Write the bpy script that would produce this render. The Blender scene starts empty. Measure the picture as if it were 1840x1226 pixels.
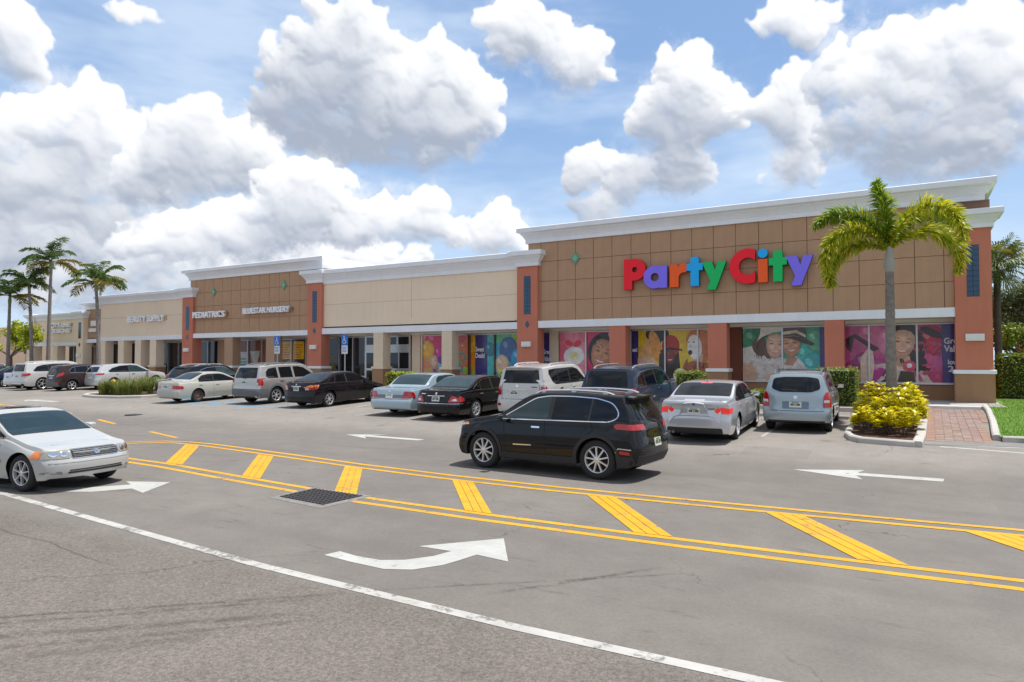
import bpy, bmesh, math, random
import numpy as np
from mathutils import Vector, Matrix
from mathutils.bvhtree import BVHTree
from mathutils.geometry import delaunay_2d_cdt

random.seed(7)
rng = np.random.default_rng(11)
scene = bpy.context.scene
COL = scene.collection
R = math.radians

# ------------------------------------------------------------------ camera
cam_d = bpy.data.cameras.new("camera")
cam_d.sensor_width = 36.0
cam_d.lens = 23.97
cam_d.clip_start = 0.1
cam_d.clip_end = 6000
cam = bpy.data.objects.new("camera", cam_d)
COL.objects.link(cam)
cam.location = (0, 0, 2.1)
cam.rotation_euler = (R(90 + 1.637), 0, R(30))
scene.camera = cam

# ------------------------------------------------------------------ sun + exposure
SUN_DIR = Vector((0.26, 0.20, 1.0)).normalized()          # towards the sun
SUN_EL = math.asin(SUN_DIR.z)
SUN_AZ = math.atan2(SUN_DIR.x, SUN_DIR.y)                 # clockwise from +Y
sun_d = bpy.data.lights.new("sun", 'SUN')
sun_d.energy = 3.2
sun_d.angle = R(0.53)
sun_d.color = (1.0, 0.96, 0.9)
sun = bpy.data.objects.new("sun", sun_d)
COL.objects.link(sun)
sun.location = (20, 20, 60)
sun.rotation_euler = SUN_DIR.to_track_quat('Z', 'Y').to_euler()

vs = scene.view_settings
vs.view_transform = 'Standard'
vs.look = 'None'
vs.gamma = 1.0
vs.exposure = 0.7
vs.use_curve_mapping = False
try:
    scene.cycles.use_denoising = True
    scene.cycles.max_bounces = 8
    scene.cycles.transparent_max_bounces = 8
except Exception:
    pass

# ------------------------------------------------------------------ world: sky with cumulus clouds
world = bpy.data.worlds.new("World")
scene.world = world
world.use_nodes = True
SKY_STRENGTH = 0.12


class NT:
    """tiny node-graph helper"""
    def __init__(self, tree):
        self.t = tree
        self.n = tree.nodes
        self.l = tree.links

    def node(self, typ, **kw):
        n = self.n.new(typ)
        for k, v in kw.items():
            setattr(n, k, v)
        return n

    def link(self, a, b):
        self.l.new(a, b)

    def put(self, sock, v):
        if hasattr(v, 'is_output') or isinstance(v, bpy.types.NodeSocket):
            self.l.new(v, sock)
        else:
            sock.default_value = v

    def math(self, op, a, b=0.0, c=0.0, clamp=False):
        n = self.node('ShaderNodeMath', operation=op, use_clamp=clamp)
        self.put(n.inputs[0], a)
        self.put(n.inputs[1], b)
        if len(n.inputs) > 2:
            self.put(n.inputs[2], c)
        return n.outputs[0]

    def vmath(self, op, a, b=(0, 0, 0), out=0):
        n = self.node('ShaderNodeVectorMath', operation=op)
        self.put(n.inputs[0], a)
        if op in ('SCALE',):
            self.put(n.inputs['Scale'], b)
        else:
            self.put(n.inputs[1], b)
        return n.outputs[out]

    def noise(self, vec, scale, detail=4, rough=0.5, lac=2.0, dist=0.0, out=0, dims='3D'):
        n = self.node('ShaderNodeTexNoise', noise_dimensions=dims)
        if vec is not None:
            self.put(n.inputs['Vector'], vec)
        n.inputs['Scale'].default_value = scale
        n.inputs['Detail'].default_value = detail
        n.inputs['Roughness'].default_value = rough
        n.inputs['Lacunarity'].default_value = lac
        n.inputs['Distortion'].default_value = dist
        return n.outputs[out]

    def voronoi(self, vec, scale, detail=0, rough=0.5, feature='F1', out='Distance', smooth=None, rnd=1.0):
        n = self.node('ShaderNodeTexVoronoi', feature=feature)
        if vec is not None:
            self.put(n.inputs['Vector'], vec)
        n.inputs['Scale'].default_value = scale
        if 'Detail' in n.inputs:
            n.inputs['Detail'].default_value = detail
            n.inputs['Roughness'].default_value = rough
        if smooth is not None and 'Smoothness' in n.inputs:
            n.inputs['Smoothness'].default_value = smooth
        n.inputs['Randomness'].default_value = rnd
        return n.outputs[out]

    def smooth(self, v, lo, hi, a=0.0, b=1.0):
        n = self.node('ShaderNodeMapRange', interpolation_type='SMOOTHSTEP')
        self.put(n.inputs[0], v)
        n.inputs[1].default_value = lo
        n.inputs[2].default_value = hi
        n.inputs[3].default_value = a
        n.inputs[4].default_value = b
        return n.outputs[0]

    def lin(self, v, lo, hi, a=0.0, b=1.0):
        n = self.node('ShaderNodeMapRange', interpolation_type='LINEAR')
        n.clamp = True
        self.put(n.inputs[0], v)
        n.inputs[1].default_value = lo
        n.inputs[2].default_value = hi
        n.inputs[3].default_value = a
        n.inputs[4].default_value = b
        return n.outputs[0]

    def mix(self, fac, a, b, blend='MIX'):
        n = self.node('ShaderNodeMix', data_type='RGBA', blend_type=blend)
        self.put(n.inputs[0], fac)
        self.put(n.inputs[6], a if not isinstance(a, tuple) or len(a) == 4 else (*a, 1))
        self.put(n.inputs[7], b if not isinstance(b, tuple) or len(b) == 4 else (*b, 1))
        return n.outputs[2]


def azel(x, y):
    """photo direction -> azimuth / elevation in degrees (azimuth right of the view axis)"""
    u = x - 920
    return math.degrees(math.atan2(u, 1225)), math.degrees(math.atan2(648 - y, math.hypot(1225, u)))


# cumulus clouds over the mall, cloud by cloud: (x, y, rx, ry) of the puffs that make each one up
CLOUDS = [
    [(60, 510, 190, 62), (270, 500, 170, 60), (440, 465, 170, 55), (160, 455, 190, 70), (640, 450, 140, 45), (-60, 420, 150, 120), (560, 480, 150, 40)],
    [(40, 80, 75, 55), (230, 15, 80, 26), (10, 30, 70, 60)],
    [(150, 225, 95, 85), (70, 300, 125, 110), (190, 320, 105, 95), (30, 420, 140, 90), (120, 420, 150, 80), (245, 235, 34, 36)],
    [(350, 255, 85, 70), (400, 290, 95, 75), (300, 320, 80, 80), (460, 300, 50, 50)],
    [(600, 60, 85, 85), (560, 120, 95, 70), (690, 115, 95, 65), (790, 110, 62, 60), (640, 190, 170, 85), (780, 190, 115, 90),
     (520, 210, 95, 65), (850, 170, 48, 55), (700, 265, 150, 45)],
    [(540, 350, 85, 62), (630, 390, 130, 52), (745, 380, 68, 55), (450, 410, 120, 50), (330, 435, 140, 50), (820, 415, 30, 28)],
    [(890, 425, 48, 45), (930, 440, 40, 30)],
    [(950, 35, 95, 60), (1040, 95, 72, 62), (900, 85, 40, 36)],
    [(1235, 122, 55, 46), (1262, 180, 72, 65), (1195, 208, 58, 46), (1300, 195, 46, 50), (1235, 265, 50, 52), (1105, 322, 80, 42),
     (1050, 308, 34, 34), (1240, 320, 62, 36), (1065, 385, 52, 26)],
    [(1425, 140, 46, 44), (1400, 205, 78, 46), (1440, 240, 46, 46), (1425, 305, 58, 38)],
    [(1440, 30, 72, 46), (1560, 120, 105, 65), (1680, 90, 105, 75), (1790, 90, 110, 100), (1600, 200, 135, 70), (1750, 210, 150, 85),
     (1540, 258, 95, 46), (1700, 285, 150, 40)],
]


def make_cloud_map(W=2048, ppd2=17.5):
    """cumulus layer (rgb = cloud radiance, a = cover), built up from nested puffs, cloud by cloud:
    the whole sky coarse, and the part over the mall fine"""
    H = W // 2
    ppd = W / 360.0
    r = np.random.default_rng(5)
    e0 = -2.0

    def blur(a, s):
        s = max(1, int(round(s)))
        for _ in range(2):
            c = np.cumsum(np.pad(a, ((s + 1, s), (0, 0)), mode='edge'), 0)
            a = (c[2 * s + 1:] - c[:-2 * s - 1]) / (2 * s + 1)
            c = np.cumsum(np.pad(a, ((0, 0), (s + 1, s)), mode='edge'), 1)
            a = (c[:, 2 * s + 1:] - c[:, :-2 * s - 1]) / (2 * s + 1)
        return a

    def vnoise(w, h, period, seed):
        q = np.random.default_rng(seed)
        nx = int(w / period) + 3
        ny = int(h / period) + 3
        g = q.random((ny, nx)).astype(np.float32)
        xs = np.arange(w) / period
        ys = np.arange(h) / period
        x0 = xs.astype(int)
        fx = (xs - x0).astype(np.float32)
        fx = fx * fx * (3 - 2 * fx)
        y0 = ys.astype(int)
        fy = (ys - y0).astype(np.float32)
        fy = (fy * fy * (3 - 2 * fy))[:, None]
        rows = g[:, x0] * (1 - fx) + g[:, x0 + 1] * fx
        return rows[y0] * (1 - fy) + rows[y0 + 1] * fy

    def fbm(w, h, period, octv, seed, gain=0.55):
        a, s, t = 1.0, 0.0, 0.0
        for o in range(octv):
            s = s + a * vnoise(w, h, max(1.5, period / 2 ** o), seed + o * 17)
            t += a
            a *= gain
        return s / t - 0.5

    lo = np.array((.40, .455, .56), np.float32)
    hi = np.array((1.05, 1.06, 1.08), np.float32)

    def render(blobs, w, h, sc, seed, fine_puffs):
        """blobs in pixels (x, y up, rx, ry); sc = pixels per degree"""
        f = sc / 11.38
        hmap = np.full((h, w), -1e3, np.float32)

        def splat(px, py, rad, zc):
            x0, x1 = max(0, int(px - rad)), min(w, int(px + rad) + 2)
            y0, y1 = max(0, int(py - rad)), min(h, int(py + rad) + 2)
            if y1 <= y0 or x1 <= x0:
                return
            q = rad * rad - ((np.arange(x0, x1) - px) ** 2)[None, :] - ((np.arange(y0, y1) - py) ** 2)[:, None]
            hh = np.where(q > 0, zc + np.sqrt(np.maximum(q, 0)), -1e3).astype(np.float32)
            hmap[y0:y1, x0:x1] = np.maximum(hmap[y0:y1, x0:x1], hh)
        for (bx, by, rx, ry) in blobs:
            m = min(rx, ry)
            for i in range(7):
                t = r.uniform(0, 6.283)
                k = .5 * math.sqrt(r.random())
                splat(bx + math.cos(t) * rx * k, by + math.sin(t) * ry * k, m * r.uniform(.5, .68), r.uniform(-.1, .15) * m)
            n2 = int((40 if fine_puffs else 12) * max(1, max(rx, ry) / m * .8))
            for i in range(n2):
                t = r.uniform(0, 6.283)
                k = math.sqrt(r.uniform(.15, 1.0))
                sx, sy = math.cos(t) * rx * k, math.sin(t) * ry * k
                if sy < -.62 * ry and r.random() < .75:
                    continue
                rad = m * r.uniform(.13, .34) * (1.15 - .45 * k)
                zz = m * .62 * math.sqrt(max(0, 1 - k * k * .9)) + r.uniform(-.05, .12) * m
                splat(bx + sx, by + sy, rad, zz)
                if fine_puffs:
                    for j in range(5):
                        tt = r.uniform(-.5, 3.64)
                        splat(bx + sx + math.cos(tt) * rad * .85, by + sy + math.sin(tt) * rad * .85, rad * r.uniform(.22, .5), zz + rad * .35)
        yy, xx = np.mgrid[0:h, 0:w]
        wx = fbm(w, h, 46 * f, 7, seed + 3, .68) * 52 * f
        wy = fbm(w, h, 46 * f, 7, seed + 91, .68) * 44 * f
        hm = hmap[np.clip((yy + wy).astype(np.int32), 0, h - 1), np.clip((xx + wx).astype(np.int32), 0, w - 1)]
        cov = (hm > -500).astype(np.float32)
        hz = np.where(hm > -500, np.maximum(hm, -25), -25).astype(np.float32)
        edge = fbm(w, h, 26 * f, 7, seed + 333, .72)
        big = fbm(w, h, 130 * f, 4, seed + 777)
        c1 = blur(cov, 6 * f)
        sh = np.zeros_like(cov)
        for i, st in enumerate((9, 20, 34, 50, 70)):
            st = int(st * f)
            sh[:-st] += np.roll(c1, -int(st * .25), 1)[st:] * (1.0, .9, .8, .6, .5)[i]
        sh = blur(sh / 3.8, 4 * f)
        under = np.clip(sh * 1.5 - .35 + big * 1.4, 0, 1)
        s1, s2, s3 = blur(cov, 1.6 * f), blur(cov, 6 * f), blur(cov, 15 * f)
        a_crisp = np.clip((s1 * .5 + s2 * .62 + edge * 1.0 - .34) / .48, 0, 1)
        a_soft = np.clip((s2 * .45 + s3 * .85 + edge * 1.5 - .36) / .95, 0, 1)
        alpha = a_crisp * (1 - under) + a_soft * under
        halo = np.clip((s3 * 1.1 + blur(cov, 26 * f) * .5 + edge * 1.3 + big * .8 - .42) / 1.3, 0, .55)
        alpha = np.maximum(alpha, halo)
        alpha = alpha * alpha * (3 - 2 * alpha)
        fine = blur(hz + edge * 9 * f, 1.6 * f)
        mid = blur(hz, 6 * f)
        lrg = blur(hz, 16 * f)
        lit = 0
        for hh, wgt in ((fine, .26), (mid, .40), (lrg, .34)):
            gy, gx = np.gradient(hh)
            nz = 1 / np.sqrt(gx * gx + gy * gy + 1)
            nl = (-gx * .30 - gy * .80) * nz + .52 * nz
            lit = lit + wgt * np.clip(nl * .5 + .5, 0, 1)
        lum = .76 + .92 * (lit - .5) - .68 * sh ** 1.15 + big * .6 + edge * .14
        lum = np.clip(lum, 0, 1)
        lum = lum * lum * (3 - 2 * lum) * .5 + lum * .5
        return lo + (hi - lo) * lum[..., None], alpha

    img = np.zeros((H, W, 4), np.float32)
    # ---- the sky all round, coarse
    cw = W // 2
    cs = cw / 360.0
    chh = int(92 * cs)
    far = []
    for i in range(230):
        a = r.uniform(-180, 180)
        e = 2 + 72 * r.random() ** 1.7
        s = r.uniform(.6, 1.5) * (1 + e / 40)
        if abs(a) < 50 and e < 36:
            continue
        for j in range(r.integers(2, 5)):
            far.append(((a + r.normal(0, 4 * s) + 180) * cs, (e + abs(r.normal(0, 1.6 * s)) - e0) * cs, r.uniform(3, 6.5) * s * cs, r.uniform(2, 3.6) * s * cs))
    col, al = render(far, cw, chh, cs, 50, False)
    off = int((90 + e0) * ppd)
    n = min(chh * 2, H - off)
    up = lambda q: np.repeat(np.repeat(q, 2, 0), 2, 1)
    img[off:off + n, :, :3] = np.stack([blur(up(col[..., i]), 2) for i in range(3)], -1)[:n]
    img[off:off + n, :, 3] = blur(up(al), 2)[:n]
    # ---- the clouds in view, fine, composited cloud by cloud
    vw, vh = int((A1 - A0) * ppd2), int((E1 - e0) * ppd2)
    acc = np.zeros((vh, vw, 3), np.float32)
    aal = np.zeros((vh, vw), np.float32)
    for gi, grp in enumerate(CLOUDS):
        bl = []
        for (x, y, rx, ry) in grp:
            a, e = azel(x, y)
            da = abs(azel(x + rx, y)[0] - azel(x - rx, y)[0]) / 2
            de = abs(azel(x, y - ry)[1] - azel(x, y + ry)[1]) / 2
            bl.append(((a - A0) * ppd2, (e - e0) * ppd2, da * ppd2 * 1.04, de * ppd2 * 1.04))
        # work only in the part of the window this cloud covers
        m_ = 5.0 * ppd2
        x0 = int(max(0, min(q[0] - q[2] for q in bl) - m_))
        x1 = int(min(vw, max(q[0] + q[2] for q in bl) + m_))
        y0 = int(max(0, min(q[1] - q[3] for q in bl) - m_))
        y1 = int(min(vh, max(q[1] + q[3] for q in bl) + m_))
        col, al = render([(q[0] - x0, q[1] - y0, q[2], q[3]) for q in bl], x1 - x0, y1 - y0, ppd2, 1000 + gi * 50, True)
        acc[y0:y1, x0:x1] = acc[y0:y1, x0:x1] * (1 - al[..., None]) + col * al[..., None]
        aal[y0:y1, x0:x1] = aal[y0:y1, x0:x1] * (1 - al) + al
    xx = np.minimum(np.arange(vw), vw - 1 - np.arange(vw)) / (3.0 * ppd2)
    yy = (vh - 1 - np.arange(vh)) / (3.0 * ppd2)
    m = np.clip(np.minimum(xx[None, :], yy[:, None]), 0, 1)
    win = np.zeros((vh, vw, 4), np.float32)
    win[..., :3] = acc / np.maximum(aal[..., None], 1e-4)
    win[..., 3] = aal * m
    return img, win


A0, A1, E1, EL0 = -52.0, 52.0, 38.0, -2.0


def build_world():
    k = NT(world.node_tree)
    k.n.clear()
    out = k.node('ShaderNodeOutputWorld')
    bg = k.node('ShaderNodeBackground')
    sky = k.node('ShaderNodeTexSky', sky_type='NISHITA')
    sky.sun_disc = False
    sky.sun_elevation = SUN_EL
    sky.sun_rotation = SUN_AZ
    sky.altitude = 0
    sky.air_density = 1.0
    sky.dust_density = 0.9
    sky.ozone_density = 2.0
    tc = k.node('ShaderNodeTexCoord')
    d = tc.outputs['Generated']
    sky_map, win_map = make_cloud_map()
    sepd = k.node('ShaderNodeSeparateXYZ')
    k.link(d, sepd.inputs[0])
    # azimuth 0 of the layers lies 30 degrees left of +Y
    rot = k.node('ShaderNodeVectorRotate', rotation_type='Z_AXIS')
    k.link(d, rot.inputs['Vector'])
    rot.inputs['Angle'].default_value = R(-30)
    seq = k.node('ShaderNodeSeparateXYZ')
    k.link(rot.outputs[0], seq.inputs[0])
    az_ = k.math('ARCTAN2', seq.outputs[0], seq.outputs[1])
    el_ = k.math('ARCSINE', seq.outputs[2])

    def layer(name, a, u, v, ext):
        im = bpy.data.images.new(name, a.shape[1], a.shape[0], alpha=True, float_buffer=True)
        im.colorspace_settings.name = 'Non-Color'
        im.alpha_mode = 'CHANNEL_PACKED'
        im.pixels.foreach_set(a.ravel())
        im.update()
        t = k.node('ShaderNodeTexImage')
        t.image = im
        t.extension = ext
        cmb = k.node('ShaderNodeCombineXYZ')
        k.link(u, cmb.inputs[0])
        k.link(v, cmb.inputs[1])
        k.link(cmb.outputs[0], t.inputs[0])
        return t
    full = layer('cloud_layer', sky_map, k.math('ADD', k.math('MULTIPLY', az_, 1 / (2 * math.pi)), .5), k.math('ADD', k.math('MULTIPLY', el_, 1 / math.pi), .5), 'EXTEND')
    dg_ = 180 / math.pi
    fine = layer('cloud_layer_fine', win_map, k.math('MULTIPLY', k.math('SUBTRACT', k.math('MULTIPLY', az_, dg_), A0), 1 / (A1 - A0)),
                 k.math('MULTIPLY', k.math('SUBTRACT', k.math('MULTIPLY', el_, dg_), EL0), 1 / (E1 - EL0)), 'CLIP')
    # thin high veil
    veil = k.noise(k.vmath('MULTIPLY', d, (1.0, 1.0, 3.6)), 3.0, 4, 0.6)
    veil = k.smooth(veil, 0.36, 0.72, 0.0, 0.62)
    low = k.smooth(sepd.outputs[2], 0.42, 0.0, 0.0, 0.55)
    skyc = k.mix(0.5, k.vmath('SCALE', sky.outputs[0], .62), (1.75, 2.95, 5.1))
    skyc = k.mix(low, skyc, (3.7, 4.7, 5.9))
    skyc = k.mix(veil, skyc, (3.9, 4.6, 5.5))
    col = k.mix(full.outputs['Alpha'], skyc, k.vmath('SCALE', full.outputs['Color'], CLOUD_GAIN))
    col = k.mix(fine.outputs['Alpha'], col, k.vmath('SCALE', fine.outputs['Color'], CLOUD_GAIN))
    k.link(col, bg.inputs[0])
    bg.inputs[1].default_value = SKY_STRENGTH
    k.link(bg.outputs[0], out.inputs[0])
    world.cycles.sampling_method = 'MANUAL'
    world.cycles.sample_map_resolution = 512


CLOUD_GAIN = 5.35
build_world()

# ------------------------------------------------------------------ helpers
GROUND = ((-1e4, -.22), (14.2, -.22), (18.2, .045), (27.0, .336), (1e4, .336))


def gz(y):
    """height of the ground: the road is level, the car park climbs gently to the shops"""
    return float(np.interp(y, [g[0] for g in GROUND], [g[1] for g in GROUND]))


MATS = {}


def mat(name, color=(.5, .5, .5), rough=.6, metal=0.0, coat=0.0, spec=.5, var=0.0, vscale=3.0, bump=0.0, bscale=40.0,
        emit=0.0, coat_rough=.05, vdetail=5, streak=0.0):
    """principled material; var = brightness mottling, bump = fine relief"""
    if name in MATS:
        return MATS[name]
    m = bpy.data.materials.new(name)
    m.use_nodes = True
    k = NT(m.node_tree)
    b = m.node_tree.nodes['Principled BSDF']
    b.inputs['Base Color'].default_value = (*color, 1)
    b.inputs['Roughness'].default_value = rough
    b.inputs['Metallic'].default_value = metal
    b.inputs['Coat Weight'].default_value = coat
    b.inputs['Coat Roughness'].default_value = coat_rough
    b.inputs['Specular IOR Level'].default_value = spec
    if emit:
        b.inputs['Emission Color'].default_value = (*color, 1)
        b.inputs['Emission Strength'].default_value = emit
    if var or bump:
        tc = k.node('ShaderNodeTexCoord')
        vec = tc.outputs['Object']
        if var:
            n1 = k.noise(vec, vscale, vdetail, .6)
            f = k.lin(n1, .25, .75, 1 - var, 1 + var)
            if streak:                           # rain streaks and patchy fading on outside walls
                sv = k.vmath('MULTIPLY', vec, (2.2, 2.2, .16))
                f = k.math('MULTIPLY', f, k.lin(k.noise(sv, 2.0, 6, .7), .3, .68, 1 - streak, 1 + streak * .5))
                f = k.math('MULTIPLY', f, k.lin(k.noise(vec, .22, 3, .6), .3, .7, 1 - streak * .7, 1 + streak * .6))
            mx = k.vmath('SCALE', (*color,), f)
            k.link(mx, b.inputs['Base Color'])
        if bump:
            n2 = k.noise(vec, bscale, 3, .6)
            bn = k.node('ShaderNodeBump')
            bn.inputs['Strength'].default_value = min(1.0, bump)
            bn.inputs['Distance'].default_value = .01
            k.link(n2, bn.inputs['Height'])
            k.link(bn.outputs[0], b.inputs['Normal'])
    MATS[name] = m
    return m


class MB:
    """collects polygons, then links them as ONE mesh object"""
    def __init__(self):
        self.v = []
        self.f = []
        self.mi = []

    def add(self, verts, faces, mi=0):
        o = len(self.v)
        self.v.extend([tuple(p) for p in verts])
        for f in faces:
            self.f.append(tuple(i + o for i in f))
            self.mi.append(mi)
        return self

    def box(self, x0, x1, y0, y1, z0, z1, mi=0):
        return self.add([(x0, y0, z0), (x1, y0, z0), (x1, y1, z0), (x0, y1, z0), (x0, y0, z1), (x1, y0, z1), (x1, y1, z1), (x0, y1, z1)],
                        [(0, 3, 2, 1), (4, 5, 6, 7), (0, 1, 5, 4), (1, 2, 6, 5), (2, 3, 7, 6), (3, 0, 4, 7)], mi)

    def bbox(self, x0, x1, y0, y1, z0, z1, b=.02, mi=0):
        """box with chamfered vertical and top edges"""
        b = min(b, (x1 - x0) * .45, (y1 - y0) * .45, (z1 - z0) * .45)
        ring = lambda i, z: [(x0 + b + i, y0 + i, z), (x1 - b - i, y0 + i, z), (x1 - i, y0 + b + i, z), (x1 - i, y1 - b - i, z), (x1 - b - i, y1 - i, z),
                             (x0 + b + i, y1 - i, z), (x0 + i, y1 - b - i, z), (x0 + i, y0 + b + i, z)]
        v = ring(b * .7, z0) + ring(0, z0 + b * .7) + ring(0, z1 - b * .7) + ring(b * .7, z1)
        f = [tuple(reversed(range(8))), tuple(range(24, 32))]
        for r in range(3):
            for i in range(8):
                f.append((r * 8 + i, r * 8 + (i + 1) % 8, r * 8 + 8 + (i + 1) % 8, r * 8 + 8 + i))
        return self.add(v, f, mi)

    def tube(self, pts, rad, n=8, cap=True, mi=0):
        """tube along points; rad is a number or one per point"""
        pts = [Vector(p) for p in pts]
        rads = rad if hasattr(rad, '__len__') else [rad] * len(pts)
        v, f = [], []
        prev = None
        for i, p in enumerate(pts):
            d = (pts[min(i + 1, len(pts) - 1)] - pts[max(i - 1, 0)])
            d = d.normalized() if d.length > 1e-9 else Vector((0, 0, 1))
            if prev is None:
                a = d.orthogonal().normalized()
            else:
                a = (prev - d * prev.dot(d))
                a = a.normalized() if a.length > 1e-6 else d.orthogonal().normalized()
            prev = a
            b = d.cross(a)
            for j in range(n):
                t = 2 * math.pi * j / n
                v.append(p + (a * math.cos(t) + b * math.sin(t)) * rads[i])
        for i in range(len(pts) - 1):
            for j in range(n):
                f.append((i * n + j, i * n + (j + 1) % n, (i + 1) * n + (j + 1) % n, (i + 1) * n + j))
        if cap:
            f.append(tuple(reversed(range(n))))
            f.append(tuple((len(pts) - 1) * n + j for j in range(n)))
        return self.add(v, f, mi)

    def lathe(self, prof, n=24, axis='z', c=(0, 0, 0), mi=0, closed=False):
        """revolve (radius, height) profile"""
        v, f = [], []
        for (r, h) in prof:
            for j in range(n):
                t = 2 * math.pi * j / n
                a, b = r * math.cos(t), r * math.sin(t)
                p = {'z': (a, b, h), 'y': (a, h, b), 'x': (h, a, b)}[axis]
                v.append((p[0] + c[0], p[1] + c[1], p[2] + c[2]))
        m = len(prof)
        for i in range(m if closed else m - 1):
            for j in range(n):
                i2 = (i + 1) % m
                f.append((i * n + j, i * n + (j + 1) % n, i2 * n + (j + 1) % n, i2 * n + j))
        return self.add(v, f, mi)

    def prism(self, poly, plane, d0, d1, mi=0):
        """extrude 2-D outline; plane 'xz' extrudes along y, 'xy' along z, 'yz' along x"""
        def P(a, b, d):
            return {'xz': (a, d, b), 'xy': (a, b, d), 'yz': (d, a, b)}[plane]
        n = len(poly)
        v = [P(a, b, d0) for a, b in poly] + [P(a, b, d1) for a, b in poly]
        f = [tuple(range(n)), tuple(reversed(range(n, 2 * n)))]
        for i in range(n):
            f.append((i, i + n, (i + 1) % n + n, (i + 1) % n))
        return self.add(v, f, mi)

    def mesh(self, name, mats, smooth=False, fix=True, sharp=None):
        me = bpy.data.meshes.new(name)
        me.from_pydata([tuple(p) for p in self.v], [], self.f)
        for m in (mats if isinstance(mats, (list, tuple)) else [mats]):
            me.materials.append(m)
        if any(self.mi):
            me.polygons.foreach_set('material_index', self.mi)
        if fix:
            bm = bmesh.new()
            bm.from_mesh(me)
            bmesh.ops.recalc_face_normals(bm, faces=bm.faces)
            bm.to_mesh(me)
            bm.free()
        if smooth:
            me.polygons.foreach_set('use_smooth', [True] * len(me.polygons))
            if sharp:
                me.set_sharp_from_angle(angle=R(sharp))
        me.update()
        return me

    def build(self, name, mats, parent=None, smooth=False, fix=True, sharp=35, loc=None):
        return obj(name, self.mesh(name, mats, smooth, fix, sharp if smooth else None), parent, loc)


def obj(name, me, parent=None, loc=None):
    o = bpy.data.objects.new(name, me)
    COL.objects.link(o)
    if parent is not None:
        o.parent = parent
    if loc is not None:
        o.location = loc
    return o


def tag(o, label=None, cat=None, group=None, kind=None):
    if label:
        o['label'] = label
    if cat:
        o['category'] = cat
    if group:
        o['group'] = group
    if kind:
        o['kind'] = kind
    return o


def empty(name, loc=(0, 0, 0), rz=0.0, parent=None):
    o = bpy.data.objects.new(name, None)
    o.empty_display_size = .3
    COL.objects.link(o)
    o.location = loc
    o.rotation_euler = (0, 0, rz)
    if parent is not None:
        o.parent = parent
    return o


def thing(name, label, cat, loc=(0, 0, 0), rz=0.0, group=None):
    return tag(empty(name, loc, rz), label, cat, group)


def box(name, m, parent, x0, x1, y0, y1, z0, z1, bevel=None):
    b = MB()
    if bevel:
        b.bbox(x0, x1, y0, y1, z0, z1, bevel)
    else:
        b.box(x0, x1, y0, y1, z0, z1)
    return b.build(name, m, parent)


def ell(cx, cz, rx, rz, n=22, a0=0.0, tilt=0.0):
    out = []
    for i in range(n):
        t = a0 + 2 * math.pi * i / n
        x, z = rx * math.cos(t), rz * math.sin(t)
        out.append((cx + x * math.cos(tilt) - z * math.sin(tilt), cz + x * math.sin(tilt) + z * math.cos(tilt)))
    return out


def text_mesh(name, body, size, extrude, m, parent=None, offset=.0, align='LEFT'):
    c = bpy.data.curves.new(name, 'FONT')
    c.body = body
    c.size = size
    c.extrude = extrude
    c.offset = offset
    c.align_x = align
    c.resolution_u = 3
    t = bpy.data.objects.new(name + '_src', c)
    COL.objects.link(t)
    dg = bpy.context.evaluated_depsgraph_get()
    me = bpy.data.meshes.new_from_object(t.evaluated_get(dg))
    bpy.data.objects.remove(t)
    bpy.data.curves.remove(c)
    me.materials.clear()
    me.materials.append(m)
    # lay it in the x-z plane, facing -Y
    for v in me.vertices:
        x, y, z = v.co
        v.co = (x, -z, y)
    me.update()
    return obj(name, me, parent)


def fit_text(o, x0, x1, z0, z1, y):
    me = o.data
    xs = [v.co.x for v in me.vertices]
    zs = [v.co.z for v in me.vertices]
    ax, bx, az_, bz = min(xs), max(xs), min(zs), max(zs)
    for v in me.vertices:
        v.co.x = x0 + (v.co.x - ax) / (bx - ax) * (x1 - x0)
        v.co.z = z0 + (v.co.z - az_) / (bz - az_) * (z1 - z0)
        v.co.y += y
    me.update()


# ------------------------------------------------------------------ materials
M_white = mat('white_stucco_trim', (.85, .87, .90), .75, var=.04, vscale=1.2, bump=.25, streak=.035)
M_brownp = mat('brown_stucco_panel', (.48, .295, .178), .85, var=.07, vscale=.9, bump=.35, bscale=60, streak=.06)
M_joint = mat('panel_joint', (.23, .135, .085), .9)
M_tan = mat('tan_stucco', (.87, .71, .53), .85, var=.045, vscale=.5, bump=.3, bscale=55, streak=.035)
M_red = mat('terracotta_stucco', (.58, .20, .125), .85, var=.06, vscale=.8, bump=.35, bscale=55, streak=.06)
M_base = mat('brown_base_stucco', (.36, .205, .11), .85, var=.06, vscale=1.0, bump=.3, streak=.06)
M_cream = mat('cream_column_stucco', (.76, .63, .46), .85, var=.05, bump=.3, streak=.06)
M_brcol = mat('taupe_column_stucco', (.42, .27, .17), .85, var=.05, bump=.3)
M_soffit = mat('soffit_paint', (.70, .66, .62), .8, var=.05)
M_alum = mat('aluminium_frame', (.62, .63, .64), .35, .6)
M_dark = mat('dark_interior', (.012, .012, .014), .6)
M_glass = mat('shop_glass', (.018, .022, .024), .03, spec=.65)
M_tileb = mat('blue_glazed_tile', (.012, .055, .12), .15, coat=.5)
M_grout = mat('tile_grout', (.02, .10, .16), .7)
M_green = mat('green_glazed_tile', (.14, .33, .22), .35, var=.05)
M_lampw = mat('lamp_white_metal', (.82, .82, .80), .4)
M_roof = mat('roof_membrane', (.5, .5, .5), .9, var=.05)
M_conc = mat('kerb_concrete', (.46, .44, .41), .9, var=.14, vscale=2.2, bump=.5, bscale=50)
M_walk = mat('walkway_concrete', (.40, .38, .36), .9, var=.10, vscale=1.6, bump=.4)
M_peach = mat('peach_stucco', (.78, .55, .38), .85, var=.04)

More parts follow.
